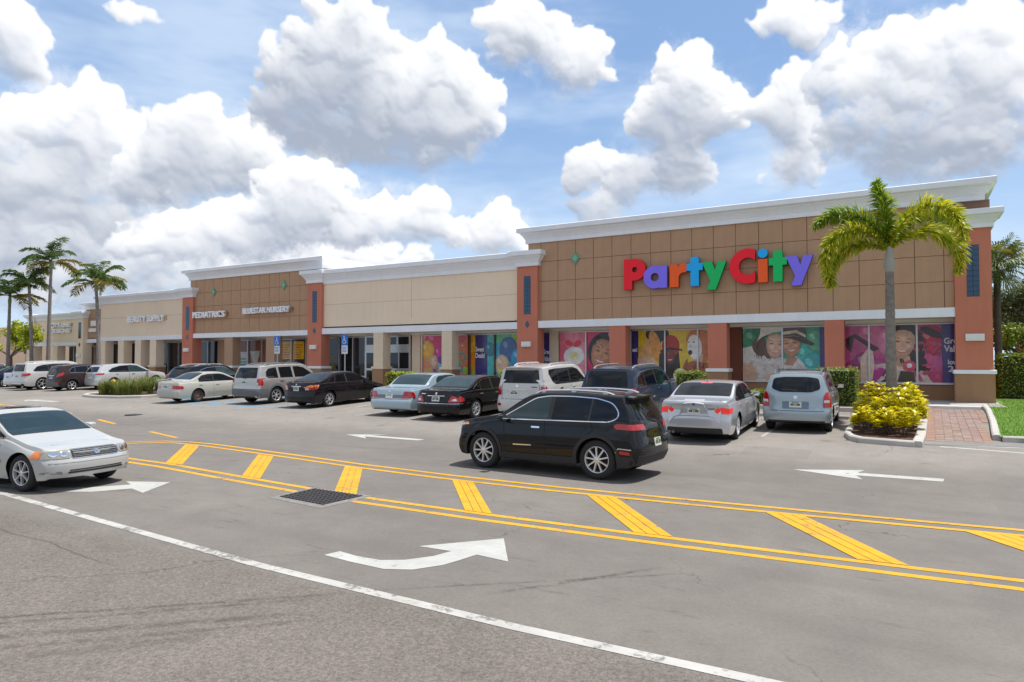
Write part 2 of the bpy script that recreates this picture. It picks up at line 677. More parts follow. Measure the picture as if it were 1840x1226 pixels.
# ------------------------------------------------------------------ ground, road and markings
def asphalt_material():
    m = bpy.data.materials.new('asphalt')
    m.use_nodes = True
    k = NT(m.node_tree)
    b = m.node_tree.nodes['Principled BSDF']
    g = k.node('ShaderNodeNewGeometry')
    P = g.outputs['Position']
    sep = k.node('ShaderNodeSeparateXYZ')
    k.link(P, sep.inputs[0])
    Y = sep.outputs[1]
    Xc = sep.outputs[0]
    # three surfaces: coarse old pavement near, travelled lane, bleached car park
    wob = k.math('MULTIPLY', k.math('SUBTRACT', k.noise(P, .5, 3, .5), .5), .5)
    Yw = k.math('ADD', Y, wob)
    near = k.smooth(Yw, 5.5, 5.0)
    lot = k.smooth(Yw, 15.2, 17.4)
    col = k.mix(near, (.176, .160, .145), (.172, .152, .134))
    col = k.mix(lot, col, (.240, .218, .196))
    big = k.noise(P, .22, 4, .55)
    col = k.vmath('MULTIPLY', col, k.vmath('SCALE', (1, 1, 1), k.lin(big, .3, .7, .88, 1.10)))
    mid = k.noise(P, 1.7, 6, .68)
    col = k.vmath('MULTIPLY', col, k.vmath('SCALE', (1, 1, 1), k.lin(mid, .3, .7, .90, 1.08)))
    # aggregate grain
    gr = k.math('ADD', k.math('MULTIPLY', k.noise(P, 70, 2, .8), .55), k.math('MULTIPLY', k.noise(P, 26, 2, .7), .45))
    amp = k.math('ADD', k.math('MULTIPLY', near, .50), .20)
    grf = k.math('ADD', 1.0, k.math('MULTIPLY', k.math('SUBTRACT', gr, .5), k.math('MULTIPLY', amp, 4.0)))
    col = k.vmath('MULTIPLY', col, k.vmath('SCALE', (1, 1, 1), grf))
    # patches of dark stone showing through, stretched along the lane
    sv = k.vmath('MULTIPLY', P, (.45, 1.6, 1))
    st = k.noise(sv, 2.6, 6, .68)
    st = k.smooth(st, .58, .74, 0, .55)
    lane = k.math('MULTIPLY', k.smooth(Y, 2.0, 6.5), k.smooth(Y, 15.0, 11.5))
    col = k.mix(k.math('MULTIPLY', st, lane), col, (.075, .068, .064))
    # wheel tracks polished along the two lanes, and a few squared repair patches
    trk = None
    for yc in (6.5, 8.0, 12.4, 13.9):
        t_ = k.smooth(k.math('ABSOLUTE', k.math('SUBTRACT', Yw, yc)), .42, .05)
        trk = t_ if trk is None else k.math('MAXIMUM', trk, t_)
    col = k.mix(k.math('MULTIPLY', trk, k.lin(k.noise(k.vmath('MULTIPLY', P, (.2, 1, 1)), 1.2, 4, .6), .35, .7, 0, .38)), col, (.118, .106, .096))
    for (x0, x1, y0, y1, c_) in ((-11.5, -7.6, 13.2, 14.6, (.135, .125, .118)), (1.2, 5.0, 12.2, 13.6, (.15, .138, .126)), (-22.5, -19.2, 9.5, 11.0, (.13, .12, .112)), (-3.4, -1.9, 16.3, 17.5, (.16, .148, .136))):
        mx_ = k.math('MULTIPLY', k.math('MULTIPLY', k.smooth(Xc, x0, x0 + .03), k.smooth(Xc, x1, x1 - .03)), k.math('MULTIPLY', k.smooth(Y, y0, y0 + .03), k.smooth(Y, y1, y1 - .03)))
        col = k.mix(k.math('MULTIPLY', mx_, .30), col, c_)
    # oil drips in the stalls
    oil = k.smooth(k.noise(P, 1.3, 4, .55), .60, .76, 0, .6)
    col = k.mix(k.math('MULTIPLY', oil, lot), col, (.09, .08, .07))
    # tyre marks and one old joint: dark broken streaks on the near pavement
    wobv = k.math('MULTIPLY', k.math('SUBTRACT', k.noise(P, .9, 4, .6), .5), .22)
    for (x0, y0, x1, y1, wd, stg, soft) in ((-8.2, 2.1, -4.75, 5.22, .045, .60, 1), (-8.0, 2.0, -4.9, 4.98, .05, .50, 1), (-7.6, 2.0, -4.7, 4.62, .08, .55, 1), (-7.2, 1.95, -4.5, 4.55, .06, .42, 1), (-6.9, 1.8, -4.9, 4.0, .10, .35, 1),
                                            (-4.83, 5.22, -1.97, 7.54, .035, .50, 1), (-3.6, 5.85, -2.44, 7.45, .05, .65, 1), (-11.4, 4.72, -7.6, 4.48, .018, .55, 0)):
        dx_, dy_ = x1 - x0, y1 - y0
        ln = math.hypot(dx_, dy_)
        px = k.math('SUBTRACT', Xc, x0)
        py = k.math('SUBTRACT', Y, y0)
        al_ = k.math('ADD', k.math('MULTIPLY', px, dx_ / ln), k.math('MULTIPLY', py, dy_ / ln))
        pd = k.math('ADD', k.math('SUBTRACT', k.math('MULTIPLY', px, dy_ / ln), k.math('MULTIPLY', py, dx_ / ln)), k.math('MULTIPLY', wobv, .5 if soft else 1.0))
        msk = k.smooth(k.math('ABSOLUTE', pd), wd * 1.3, wd * .15)
        msk = k.math('MULTIPLY', msk, k.math('MULTIPLY', k.smooth(al_, -.2, ln * .18), k.smooth(al_, ln + .2, ln * .82)))
        brk = k.lin(k.noise(P, 7.0, 6, .75), .38, .56) if soft else 1.0
        col = k.mix(k.math('MULTIPLY', k.math('MULTIPLY', msk, brk), stg), col, (.055, .044, .038))
    # hairline cracks
    cv = k.voronoi(k.vmath('ADD', P, k.vmath('SCALE', k.noise(P, 1.3, 4, .6, out=1), .9)), .16, feature='DISTANCE_TO_EDGE')
    ck = k.math('MULTIPLY', k.smooth(cv, .0028, .0006), k.lin(k.noise(P, .35, 2, .5), .50, .62))
    col = k.mix(k.math('MULTIPLY', ck, .6), col, (.045, .04, .036))
    k.link(col, b.inputs['Base Color'])
    b.inputs['Roughness'].default_value = .88
    b.inputs['Specular IOR Level'].default_value = .3
    bn = k.node('ShaderNodeBump')
    bn.inputs['Distance'].default_value = .012
    k.link(k.math('ADD', .25, k.math('MULTIPLY', near, .6)), bn.inputs['Strength'])
    k.link(k.noise(P, 90, 2, .7), bn.inputs['Height'])
    k.link(bn.outputs[0], b.inputs['Normal'])
    return m


def paint_material(name, color, wear=.35, lines=False):
    m = bpy.data.materials.new(name)
    m.use_nodes = True
    k = NT(m.node_tree)
    b = m.node_tree.nodes['Principled BSDF']
    g = k.node('ShaderNodeNewGeometry')
    P = g.outputs['Position']
    n = k.noise(P, 7, 7, .72)
    n2 = k.noise(P, 1.2, 3, .6)
    f = k.math('ADD', k.math('MULTIPLY', n, .7), k.math('MULTIPLY', n2, .3))
    chip = k.smooth(f, .58 - wear * .10, .66 - wear * .10)
    shade = k.vmath('SCALE', color, k.lin(k.noise(P, 2.0, 6, .7), .3, .7, .80, 1.08))
    dirt = k.smooth(k.noise(k.vmath('MULTIPLY', P, (.35, 1.4, 1)), 1.5, 6, .68), .52, .74, 0, .14 + wear * .35)
    col = k.mix(dirt, shade, (.20, .17, .13))
    col = k.mix(k.math('MULTIPLY', chip, .85), col, (.15, .136, .122))
    if lines:                                   # seams between the passes of the paint roller
        pass
    k.link(col, b.inputs['Base Color'])
    b.inputs['Roughness'].default_value = .7
    bn = k.node('ShaderNodeBump')
    bn.inputs['Distance'].default_value = .006
    bn.inputs['Strength'].default_value = .3
    k.link(k.noise(P, 90, 2, .7), bn.inputs['Height'])
    k.link(bn.outputs[0], b.inputs['Normal'])
    return m


M_asph = asphalt_material()
M_yel = paint_material('yellow_road_paint', (.66, .335, .002), .3)
M_wht = paint_material('white_road_paint', (.46, .46, .435), .2)
M_whe = paint_material('worn_white_edge_paint', (.46, .45, .425), .7)
M_wht2 = paint_material('worn_white_stall_paint', (.40, .39, .37), .9)
M_blu = paint_material('blue_stall_paint', (.07, .34, .58), .45)

ys = [-300, -60, -20, -5, 0, 5, 10, 13.8, 14.2, 14.6, 15.4, 16.2, 17, 17.8, 18.2, 19, 21, 23, 25, 27, 28, 40, 80, 160, 400, 1500]
xs = [-2500, -800, -300, -120, -80, -60, -45, -35, -28, -22, -16, -10, -5, 0, 5, 10, 25, 60, 150, 400, 2000]
gm = MB()
vv, ff = [], []
for y in ys:
    for x in xs:
        vv.append((x, y, gz(y)))
for j in range(len(ys) - 1):
    for i in range(len(xs) - 1):
        a = j * len(xs) + i
        ff.append((a, a + 1, a + 1 + len(xs), a + len(xs)))
gm.add(vv, ff)
road = tag(gm.build('road', M_asph), 'grey asphalt road and car park in front of the shops', kind='structure')


def marking(name, poly, m, label=None, lift=.004, dens=1.2):
    """flat painted outline laid on the road (follows its slope)"""
    b = MB()
    ylo, yhi = min(p[1] for p in poly), max(p[1] for p in poly)
    b.add([(x, y, gz(y) + lift) for x, y in poly], [tuple(range(len(poly)))])
    me = b.mesh(name, m, fix=False)
    if len(me.polygons) and me.polygons[0].normal.z < 0:
        me.flip_normals()
    o = obj(name, me, road)
    if label:
        o['label'] = label
    return o


def strip(pts, w):
    """closed outline of a stripe of width w along pts"""
    L, Rr = [], []
    n = len(pts)
    for i in range(n):
        a, b = pts[max(0, i - 1)], pts[min(n - 1, i + 1)]
        dx, dy = b[0] - a[0], b[1] - a[1]
        l = math.hypot(dx, dy)
        nx, ny = -dy / l * w / 2, dx / l * w / 2
        L.append((pts[i][0] + nx, pts[i][1] + ny))
        Rr.append((pts[i][0] - nx, pts[i][1] - ny))
    return L + Rr[::-1]


def stripe_mesh(name, pts, w, m, lift=.004):
    b = MB()
    s = strip(pts, w)
    n = len(pts)
    v = [(x, y, gz(y) + lift) for x, y in s]
    f = [(i, i + 1, 2 * n - 2 - i, 2 * n - 1 - i) for i in range(n - 1)]
    b.add(v, f)
    me = b.mesh(name, m, fix=False)
    if me.polygons[0].normal.z < 0:
        me.flip_normals()
    return obj(name, me, road)


# white edge line, near lane
stripe_mesh('edge_line', [(-66.29, 9.5), (-33.14, 7.29), (-19.89, 6.35), (-13.92, 5.94), (-9.94, 5.61), (-6.41, 5.32), (-2.98, 5.21), (0, 5.24), (4.42, 5.28), (33.14, 5.52)], .135, M_whe)
# yellow median: two double lines that close in a rounded nose at the left
stripe_mesh('yellow_line', [(-16.46, 9.52), (-14.25, 9.45), (-11.49, 9.14), (-9.28, 8.92), (-7.73, 8.8), (-5.52, 8.76), (-2.76, 8.8), (0, 8.9), (1.33, 8.98), (8.84, 9.39), (33.14, 10.83)], .125, M_yel)
stripe_mesh('yellow_line', [(-16.13, 9.19), (-14.25, 9.11), (-11.49, 8.8), (-9.28, 8.58), (-7.73, 8.47), (-5.52, 8.43), (-2.76, 8.47), (0, 8.57), (1.33, 8.65), (8.84, 9.06), (33.14, 10.5)], .125, M_yel)
stripe_mesh('yellow_line', [(-18.89, 10.5), (-19.17, 10.99), (-19, 11.54), (-18.5, 12.04), (-17.68, 12.28), (-16.57, 12.28), (-14.91, 12.1), (-12.7, 11.84), (-10.5, 11.56), (-7.95, 11.36), (-5.52, 11.29), (-3.31, 11.35), (0, 11.51), (1.33, 11.6), (8.84, 12.04), (33.14, 13.48)], .125, M_yel, .006)
stripe_mesh('yellow_line', [(-18.67, 10.5), (-18.8, 10.99), (-18.64, 11.4), (-18.32, 11.75), (-17.68, 11.92), (-16.57, 11.92), (-14.91, 11.73), (-12.7, 11.48), (-10.5, 11.19), (-7.95, 10.99), (-5.52, 10.93), (-3.31, 10.98), (0, 11.15), (1.33, 11.24), (8.84, 11.68), (33.14, 13.11)], .125, M_yel, .006)
hat = [((-14.56, 9.52), (-13.94, 9.5), (-16.63, 11.84), (-17.23, 11.84)), ((-11.57, 9.2), (-10.99, 9.16), (-13.26, 11.45), (-13.86, 11.49)),
       ((-8.78, 8.93), (-8.23, 8.89), (-10.08, 11.07), (-10.65, 11.14)), ((-5.94, 8.83), (-5.45, 8.83), (-7.13, 10.89), (-7.66, 10.94)),
       ((-3.21, 8.85), (-2.68, 8.87), (-4.29, 10.94), (-4.83, 10.93)), ((-0.52, 8.95), (0, 8.97), (-1.35, 11.05), (-1.9, 11.03)),
       ((2.1, 9.09), (2.65, 9.13), (1.24, 11.18), (0.66, 11.14)), ((4.75, 9.24), (5.3, 9.26), (3.87, 11.31), (3.31, 11.27))]
for h in hat:
    # three roller passes side by side
    (a, b, c, d) = [Vector(p) for p in h]
    for i in range(3):
        t0, t1 = i / 3 + (.012 if i else 0), (i + 1) / 3 - (.012 if i < 2 else 0)
        marking('hatch_bar', [tuple(a.lerp(b, t0)), tuple(a.lerp(b, t1)), tuple(d.lerp(c, t1)), tuple(d.lerp(c, t0))], M_yel, lift=.008)
# broken yellow line beyond the nose and the next median far left
for (a, b) in (((-21.36, 13.41), (-18.97, 12.75)), ((-27, 14.85), (-24.97, 14.35)), ((-32.32, 15.95), (-30.34, 15.59))):
    stripe_mesh('yellow_dash', [a, b], .13, M_yel)
stripe_mesh('yellow_line', [(-34.56, 16.02), (-37.23, 16.44), (-43.07, 16.71), (-53.43, 16.65), (-73, 16.16)], .14, M_yel)
stripe_mesh('yellow_line', [(-35.31, 15.81), (-39.33, 15.52), (-45.04, 15.23), (-59.76, 14.78), (-77.08, 14.31)], .14, M_yel)
marking('hatch_bar', [(-39.53, 15.54), (-38.61, 15.59), (-39.67, 16.48), (-40.57, 16.5)], M_yel, lift=.008)
# arrows
marking('turn_arrow', [(-6.04, 5.98), (-5.99, 6.19), (-5.67, 6.14), (-5.32, 6.15), (-5.08, 6.3), (-4.88, 6.6), (-4.82, 6.87), (-5.3, 6.85), (-4.57, 7.7),
                       (-4, 6.84), (-4.47, 6.9), (-4.52, 6.61), (-4.58, 6.35), (-4.77, 6.05), (-5.06, 5.91), (-5.57, 5.93)], M_wht, 'white curved left turn arrow painted on the near lane')
marking('straight_arrow', [(-2.05, 15.18), (-0.76, 15.61), (-0.86, 15.32), (0.6, 15.34), (0.57, 15.09), (-0.88, 15.07), (-0.75, 14.75)], M_wht, 'white straight arrow pointing left on the far lane at right')
marking('straight_arrow', [(-14.7, 15.42), (-13.44, 15.81), (-13.79, 15.54), (-11.8, 15.52), (-11.87, 15.32), (-13.85, 15.32), (-13.58, 15.06)], M_wht, 'white straight arrow in front of the black sport utility')
marking('turn_arrow', [(-14.69, 6.21), (-13.15, 6.39), (-12.48, 6.78), (-12.17, 7.31), (-11.61, 7.17), (-12.17, 8.06), (-12.98, 7.68), (-12.57, 7.53), (-12.98, 6.96), (-13.48, 6.65), (-14.69, 6.46)], M_wht, 'white turn arrow under the nose of the white sedan')
marking('straight_arrow', [(-39.76, 18.17), (-38.73, 18.76), (-39.04, 18.36), (-36.73, 18.36), (-36.82, 18.01), (-39.14, 18.01), (-38.9, 17.68)], M_wht, 'small white arrow on the far lane at left')
# white gore lines beside the brick path
stripe_mesh('white_line', [(.66, 18.98), (1.4, 18.85), (2.4, 18.62), (12, 16.4)], .13, M_wht)
stripe_mesh('white_line', [(.45, 19.25), (1.3, 19.35), (2.4, 19.5), (12, 20.8)], .12, M_wht)
# stalls
for x in (-3.35, -6.1, -8.85, -11.6, -14.95, -17.6, -20.0, -23.4, -32.9, -41.9, -44.2, -46.8, -49.6, -52.4, -55.2):
    stripe_mesh('stall_line', [(x, 18.9), (x + .05, 21), (x + .1, 24.6)], .10, M_wht2)
for (x, w) in ((-27.35, 1.0), (-23.1, .35), (-28.2, .3), (-31.3, .5)):
    stripe_mesh('stall_line', [(x, 19.2 + .6), (x + .05, 21), (x + .1, 24.6)], .12, M_blu)
stripe_mesh('stall_line', [(-29.4, 20.05), (-28.2, 20.35), (-26.9, 20.7)], .34, M_blu)
stripe_mesh('stall_line', [(-25.4, 19.75), (-24.2, 20.05), (-22.9, 20.4)], .16, M_blu)
stripe_mesh('stall_line', [(-30.9, 20.3), (-30.0, 20.6)], .2, M_blu)
for i in range(3):
    stripe_mesh('stall_line', [(-27.3, 20.0 + i * 1.5), (-26.6 + .1, 20.9 + i * 1.5)], .22, M_blu)

# kerbs, islands, walkway
M_mulch = mat('mulch', (.075, .035, .022), .95, var=.6, vscale=14, bump=1.0, bscale=30)
M_turf = mat('turf_soil', (.10, .20, .02), .95, var=.3, vscale=3)


def kerb(name, pts, w=.16, h=.14, label=None, parent=None, closed=False):
    """cast kerb along a line of (x, y), square section with softened top edges"""
    pts = [Vector((p[0], p[1], 0)) for p in pts]
    n = len(pts)
    prof = [(-w / 2, -.12), (-w / 2, h - .03), (-w / 2 + .03, h), (w / 2 - .03, h), (w / 2, h - .03), (w / 2, -.12)]
    v, f = [], []
    for i in range(n):
        if closed:
            d = pts[(i + 1) % n] - pts[i - 1]
        else:
            d = pts[min(n - 1, i + 1)] - pts[max(0, i - 1)]
        d.normalize()
        nx = Vector((-d.y, d.x, 0))
        for (o, z) in prof:
            q = pts[i] + nx * o
            v.append((q.x, q.y, gz(q.y) + z))
    m = len(prof)
    for i in range(n if closed else n - 1):
        i2 = (i + 1) % n
        for j in range(m - 1):
            f.append((i * m + j, i * m + j + 1, i2 * m + j + 1, i2 * m + j))
    if not closed:
        f.append(tuple(range(m)))
        f.append(tuple((n - 1) * m + j for j in range(m)))
    b = MB()
    b.add(v, f)
    return b.build(name, M_conc, parent)


def sheet(name, poly, m, dz, parent=None):
    b = MB()
    b.add([(x, y, gz(y) + dz) for x, y in poly], [tuple(range(len(poly)))])
    me = b.mesh(name, m, fix=False)
    bm = bmesh.new()
    bm.from_mesh(me)
    bmesh.ops.triangulate(bm, faces=bm.faces)
    bm.to_mesh(me)
    bm.free()
    if me.polygons[0].normal.z < 0:
        me.flip_normals()
    return obj(name, me, parent)


isl_r = tag(empty('planting_island', (0, 0, 0)), kind='structure')
pts = [(-1.30, 24.6), (-1.36, 20.6), (-1.34, 19.9), (-1.2, 19.3), (-.98, 18.98), (-.4, 18.84), (.16, 18.74)]
kerb('kerb', pts, parent=isl_r)
kerb('kerb', [(.20, 18.70), (.30, 20.2), (.46, 24.8), (.50, 26.4)], w=.22, parent=isl_r)
sheet('mulch_bed', [(-1.3, 26.4), (-1.3, 20.6), (-1.25, 19.9), (-1.1, 19.3), (-.9, 19.05), (.12, 18.86), (.25, 20.2), (.40, 24.8), (.44, 26.4)], M_mulch, .09, isl_r)
isl_l = tag(empty('planting_island', (0, 0, 0)), kind='structure')
pts = [(-35.2, 26.5), (-34.6, 24), (-34.3, 22.0), (-34.6, 21.2), (-35.6, 20.6), (-37.2, 20.35), (-38.8, 20.6), (-39.7, 21.3), (-40.0, 22.6), (-40.2, 26.5)]
kerb('kerb', pts, parent=isl_l, w=.2)
sheet('mulch_bed', [(p[0] * .985 - .55, p[1] + (.12 if p[1] < 25 else 0)) for p in pts], M_mulch, .08, isl_l)

# sidewalk along the shops, its white kerb, and the wheel stops' strip
walk = tag(MB().box(-75, 3.1, 29.6, 34.2, .10, .446).build('sidewalk', M_walk), 'shaded concrete sidewalk under the shop canopy', kind='structure')
box('kerb', mat('painted_kerb', (.66, .66, .64), .8, var=.1), walk, -75, 2.3, 29.42, 29.598, .10, .452, .02)
bed = tag(MB().box(-75, -1.6, 26.6, 29.41, .15, .42).build('planting_bed', M_mulch), kind='structure')
for (a, b) in ((-75, -40.5), (-34, -1.6)):
    box('kerb', M_conc, bed, a, b, 26.42, 26.598, .15, .47, .02)
# brick path
pav = tag(sheet('brick_path', [(.34, 19.2), (1.74, 20.0), (2.36, 29.4), (.62, 29.4)], mat('paver_sand', (.25, .2, .17), .95), .006), 'red and grey brick path leading to the shop front', kind='structure')


def paver_material():
    m = bpy.data.materials.new('clay_pavers')
    m.use_nodes = True
    k = NT(m.node_tree)
    b = m.node_tree.nodes['Principled BSDF']
    g = k.node('ShaderNodeNewGeometry')
    cr = k.node('ShaderNodeValToRGB')
    k.link(g.outputs['Random Per Island'], cr.inputs[0])
    e = cr.color_ramp.elements
    e[0].color = (.235, .135, .115, 1)
    e[1].color = (.25, .225, .205, 1)
    for p, c in ((.3, (.27, .18, .155, 1)), (.55, (.28, .20, .17, 1)), (.8, (.30, .225, .19, 1))):
        e.new(p).color = c
    n = k.noise(g.outputs['Position'], 6, 5, .6)
    k.link(k.vmath('MULTIPLY', cr.outputs[0], k.vmath('SCALE', (1, 1, 1), k.lin(n, .3, .7, .82, 1.15))), b.inputs['Base Color'])
    b.inputs['Roughness'].default_value = .9
    return m


def paver_border_material():
    m = bpy.data.materials.new('border_pavers')
    m.use_nodes = True
    k = NT(m.node_tree)
    b = m.node_tree.nodes['Principled BSDF']
    g = k.node('ShaderNodeNewGeometry')
    k.link(k.mix(g.outputs['Random Per Island'], (.30, .16, .12), (.29, .21, .17)), b.inputs['Base Color'])
    b.inputs['Roughness'].default_value = .9
    return m


pm, pb = MB(), MB()
y = 19.9
row = 0
while y < 29.35:
    t = (y - 19.2) / 10.2
    xl, xr_ = .34 + .28 * t + .05, 1.70 + .64 * t
    if y < 20.1:
        xr_ = min(xr_, .5 + (y - 19.2) * 1.9)
    x = xl
    wgt = row % 2
    while x < xr_ - .1:
        edge = (x - xl) < .2 or (xr_ - x) < .24
        L_ = .20 if not edge else .2
        if wgt and x == xl:
            L_ = .2
        dz = random.uniform(-.002, .003)
        (pb if edge else pm).add([(x + .004, y + .004, gz(y) + .012 + dz), (x + L_ - .006, y + .004, gz(y) + .012 + dz), (x + L_ - .006, y + .096, gz(y + .1) + .012 + dz), (x + .004, y + .096, gz(y + .1) + .012 + dz),
                                  (x + .004, y + .004, gz(y) + .002), (x + L_ - .006, y + .004, gz(y) + .002), (x + L_ - .006, y + .096, gz(y + .1) + .002), (x + .004, y + .096, gz(y + .1) + .002)],
                                 [(0, 1, 2, 3), (4, 5, 1, 0), (5, 6, 2, 1), (6, 7, 3, 2), (7, 4, 0, 3)])
        x += L_ if not (wgt and x == xl and not edge) else .1
    y += .1
    row += 1
tag(pm.build('paver_field', paver_material(), pav, fix=False), kind='stuff')
tag(pb.build('paver_border', paver_border_material(), pav, fix=False), kind='stuff')
# flush dark ramp strip at the road end of the path
sheet('ramp_strip', [(.36, 19.15), (.4, 19.85), (1.3, 19.95), (2.6, 20.2), (14, 22.3), (14, 21.7), (2.2, 19.55)], mat('dark_ramp_concrete', (.20, .195, .19), .9, var=.15), .010, pav)

# lawn at the right
lawn = tag(sheet('lawn', [(1.95, 20.55), (2.4, 20.35), (14, 22.4), (60, 30), (60, 90), (3.2, 90), (3.2, 34), (2.55, 29.5)], M_turf, .10), 'bright green mown lawn beside the brick path', kind='structure')
kerb('kerb', [(2.50, 30.6), (2.40, 28), (2.16, 24), (1.95, 21.2), (1.92, 20.6)], w=.17, parent=lawn)
kerb('kerb', [(2.02, 20.45), (2.8, 20.52), (5, 20.9), (14, 22.5)], w=.15, parent=lawn)
# wheel stops
for i, x in enumerate((-4.35, -1.75, -7.2, -9.9, -12.8, -15.9, -21.5, -25.4, -30.0)):
    b = MB()
    b.prism([(-.08, 0), (-.06, .10), (-.045, .115), (.045, .115), (.06, .10), (.08, 0)], 'yz', -.85, .85)
    o = b.build('wheel_stop', M_conc, loc=(x, 24.75 if i > 1 else 24.0, gz(24.75 if i > 1 else 24.0) - .005))
    tag(o, ['concrete wheel stop in front of the silver sedan', 'concrete wheel stop under the nose of the pale blue sport utility', 'concrete wheel stop before the dark blue sport utility', 'concrete wheel stop before the white sport utility with spoiler',
            'concrete wheel stop before the black luxury sedan', 'concrete wheel stop before the pale blue long sedan', 'concrete wheel stop before the black midsize sedan', 'concrete wheel stop before the silver sport utility with grey cladding', 'concrete wheel stop before the cream sedan'][i], 'wheel stop', 'wheel stops')

# storm drain grate in the median edge
gr = thing('drain_grate', 'square dark steel storm drain grate in a concrete collar across the yellow lines', 'drain grate', (0, 0, -.22))
c = [(-9.36, 7.98), (-7.98, 7.82), (-7.91, 8.97), (-9.39, 9.04)]
b = MB()
inner = [(-9.24, 8.1), (-8.1, 7.98), (-8.04, 8.86), (-9.26, 8.92)]
for i in range(4):
    j = (i + 1) % 4
    b.add([(*c[i], .004), (*c[j], .004), (*inner[j], .014), (*inner[i], .014)], [(0, 1, 2, 3)])
    b.add([(*inner[i], .014), (*inner[j], .014), (*inner[j], -.03), (*inner[i], -.03)], [(0, 1, 2, 3)])
b.build('collar', mat('old_collar_concrete', (.20, .19, .18), .9, var=.35, vscale=9, bump=.6), gr, fix=False)
b = MB()
b.add([(*p, .0095) for p in inner], [(0, 1, 2, 3)])
b.build('pit', mat('drain_pit', (.01, .01, .012), .9), gr, fix=False)
M_iron = mat('cast_iron', (.05, .046, .048), .65, .2, var=.3, vscale=8)
for i in range(13):
    t = (i + .5) / 13
    p0 = Vector(inner[0]).lerp(Vector(inner[1]), t)
    p1 = Vector(inner[3]).lerp(Vector(inner[2]), t)
    b = MB()
    hw = .016
    b.add([(p0.x - hw, p0.y, .010), (p0.x + hw, p0.y, .010), (p1.x + hw, p1.y, .010), (p1.x - hw, p1.y, .010), (p0.x - hw, p0.y, .026), (p0.x + hw, p0.y, .026), (p1.x + hw, p1.y, .026), (p1.x - hw, p1.y, .026)],
          [(0, 1, 5, 4), (1, 2, 6, 5), (2, 3, 7, 6), (3, 0, 4, 7), (4, 5, 6, 7)])
    b.build('bar', M_iron, gr)
for i in range(8):
    t = (i + .5) / 8
    p0 = Vector(inner[0]).lerp(Vector(inner[3]), t)
    p1 = Vector(inner[1]).lerp(Vector(inner[2]), t)
    b = MB()
    b.add([(p0.x, p0.y - .018, .010), (p1.x, p1.y - .018, .010), (p1.x, p1.y + .018, .010), (p0.x, p0.y + .018, .010), (p0.x, p0.y - .018, .0225), (p1.x, p1.y - .018, .0225), (p1.x, p1.y + .018, .0225), (p0.x, p0.y + .018, .0225)],
          [(0, 1, 5, 4), (1, 2, 6, 5), (2, 3, 7, 6), (3, 0, 4, 7), (4, 5, 6, 7)])
    b.build('cross_bar', M_iron, gr)
b = MB()
b.lathe([(0.0, .012), (.25, .012), (.27, .010), (.33, .012), (.36, .005), (.40, .004)], 28)
for q in range(3):
    b.box(-.18, .18, -.1 + q * .09, -.06 + q * .09, .0115, .016)
tag(b.build('manhole_cover', M_iron, smooth=False, loc=(-26.95, 16.3, gz(16.3))), 'round dark manhole cover in the far lane', 'manhole cover')

# ------------------------------------------------------------------ the shopping mall
YF = 32.3          # front of the piers
YW = YF + .20      # face of the upper walls
YG = 34.05         # shop windows under the canopy
ZS = .446          # sidewalk


def cornice(parent, x0, x1, zb, zt, yf, over=.42, yb=None, name='cornice', dz=0.0):
    h = zt - zb
    yb = yb if yb is not None else yf + .5
    prof = [(.0, 0), (.09, 0), (.09, .26), (.125, .28), (.125, .31), (.15, .36), (.20, .46), (.27, .56), (.30, .60), (.30, .655), (over * .93, .68), (over, .70), (over, .97), (over - .03, 1.0)]
    v, f = [], []
    for d, t in prof:
        z = zb + h * t + dz
        v += [(x0 - d, yb, z), (x0 - d, yf - d, z), (x1 + d, yf - d, z), (x1 + d, yb, z)]
    n = len(prof)
    for i in range(n - 1):
        for j in range(3):
            f.append((i * 4 + j, i * 4 + j + 1, i * 4 + j + 5, i * 4 + j + 4))
    f.append(((n - 1) * 4, (n - 1) * 4 + 1, (n - 1) * 4 + 2, (n - 1) * 4 + 3))
    f.append((0, 1, 2, 3))
    b = MB()
    b.add(v, f)
    return b.build(name, M_white, parent)


_tile = MB().bbox(-.098, .098, -.012, 0, -.094, .094, .008).mesh('tile', M_tileb)
_tile_s = MB().bbox(-.098, .098, -.012, 0, -.094, .094, .008).mesh('tile', M_tileb)


def pier(parent, x0, x1, ztop, m, zbase=ZS, trim=(1.57, 1.73), tiles=(4.6, 6.67), yf=YF, depth=.75, diamond=True, base_m=None, sc=1.0):
    p = box('pier', m, parent, x0, x1, yf, yf + depth, trim[1] + .002, ztop)
    e = .05
    box('pier_base', base_m or M_base, p, x0 - e, x1 + e, yf - e, yf + depth + e, zbase - .15, trim[0])
    box('base_trim', M_white, p, x0 - e - .05, x1 + e + .05, yf - e - .05, yf + depth + e + .05, trim[0] + .002, trim[1], .02)
    if tiles:
        xm = (x0 + x1) / 2
        n = 10
        dz = (tiles[1] - tiles[0]) / n
        box('tile_bed', M_grout, p, xm - .21 * sc, xm + .21 * sc, yf - .004, yf + .02, tiles[0], tiles[1])
        for i in range(n):
            for s in (-1, 1):
                o = obj('tile', _tile, p, (xm + s * .102 * sc, yf - .004, tiles[0] + dz * (i + .5)))
                o.scale = (sc, 1, dz / .207)
        if diamond:
            zc = tiles[0] - .55
            MB().prism([(xm - .14, zc), (xm, zc + .2), (xm + .14, zc), (xm, zc - .2)], 'xz', yf - .02, yf + .01).build('diamond_tile', M_tileb, p)
    return p


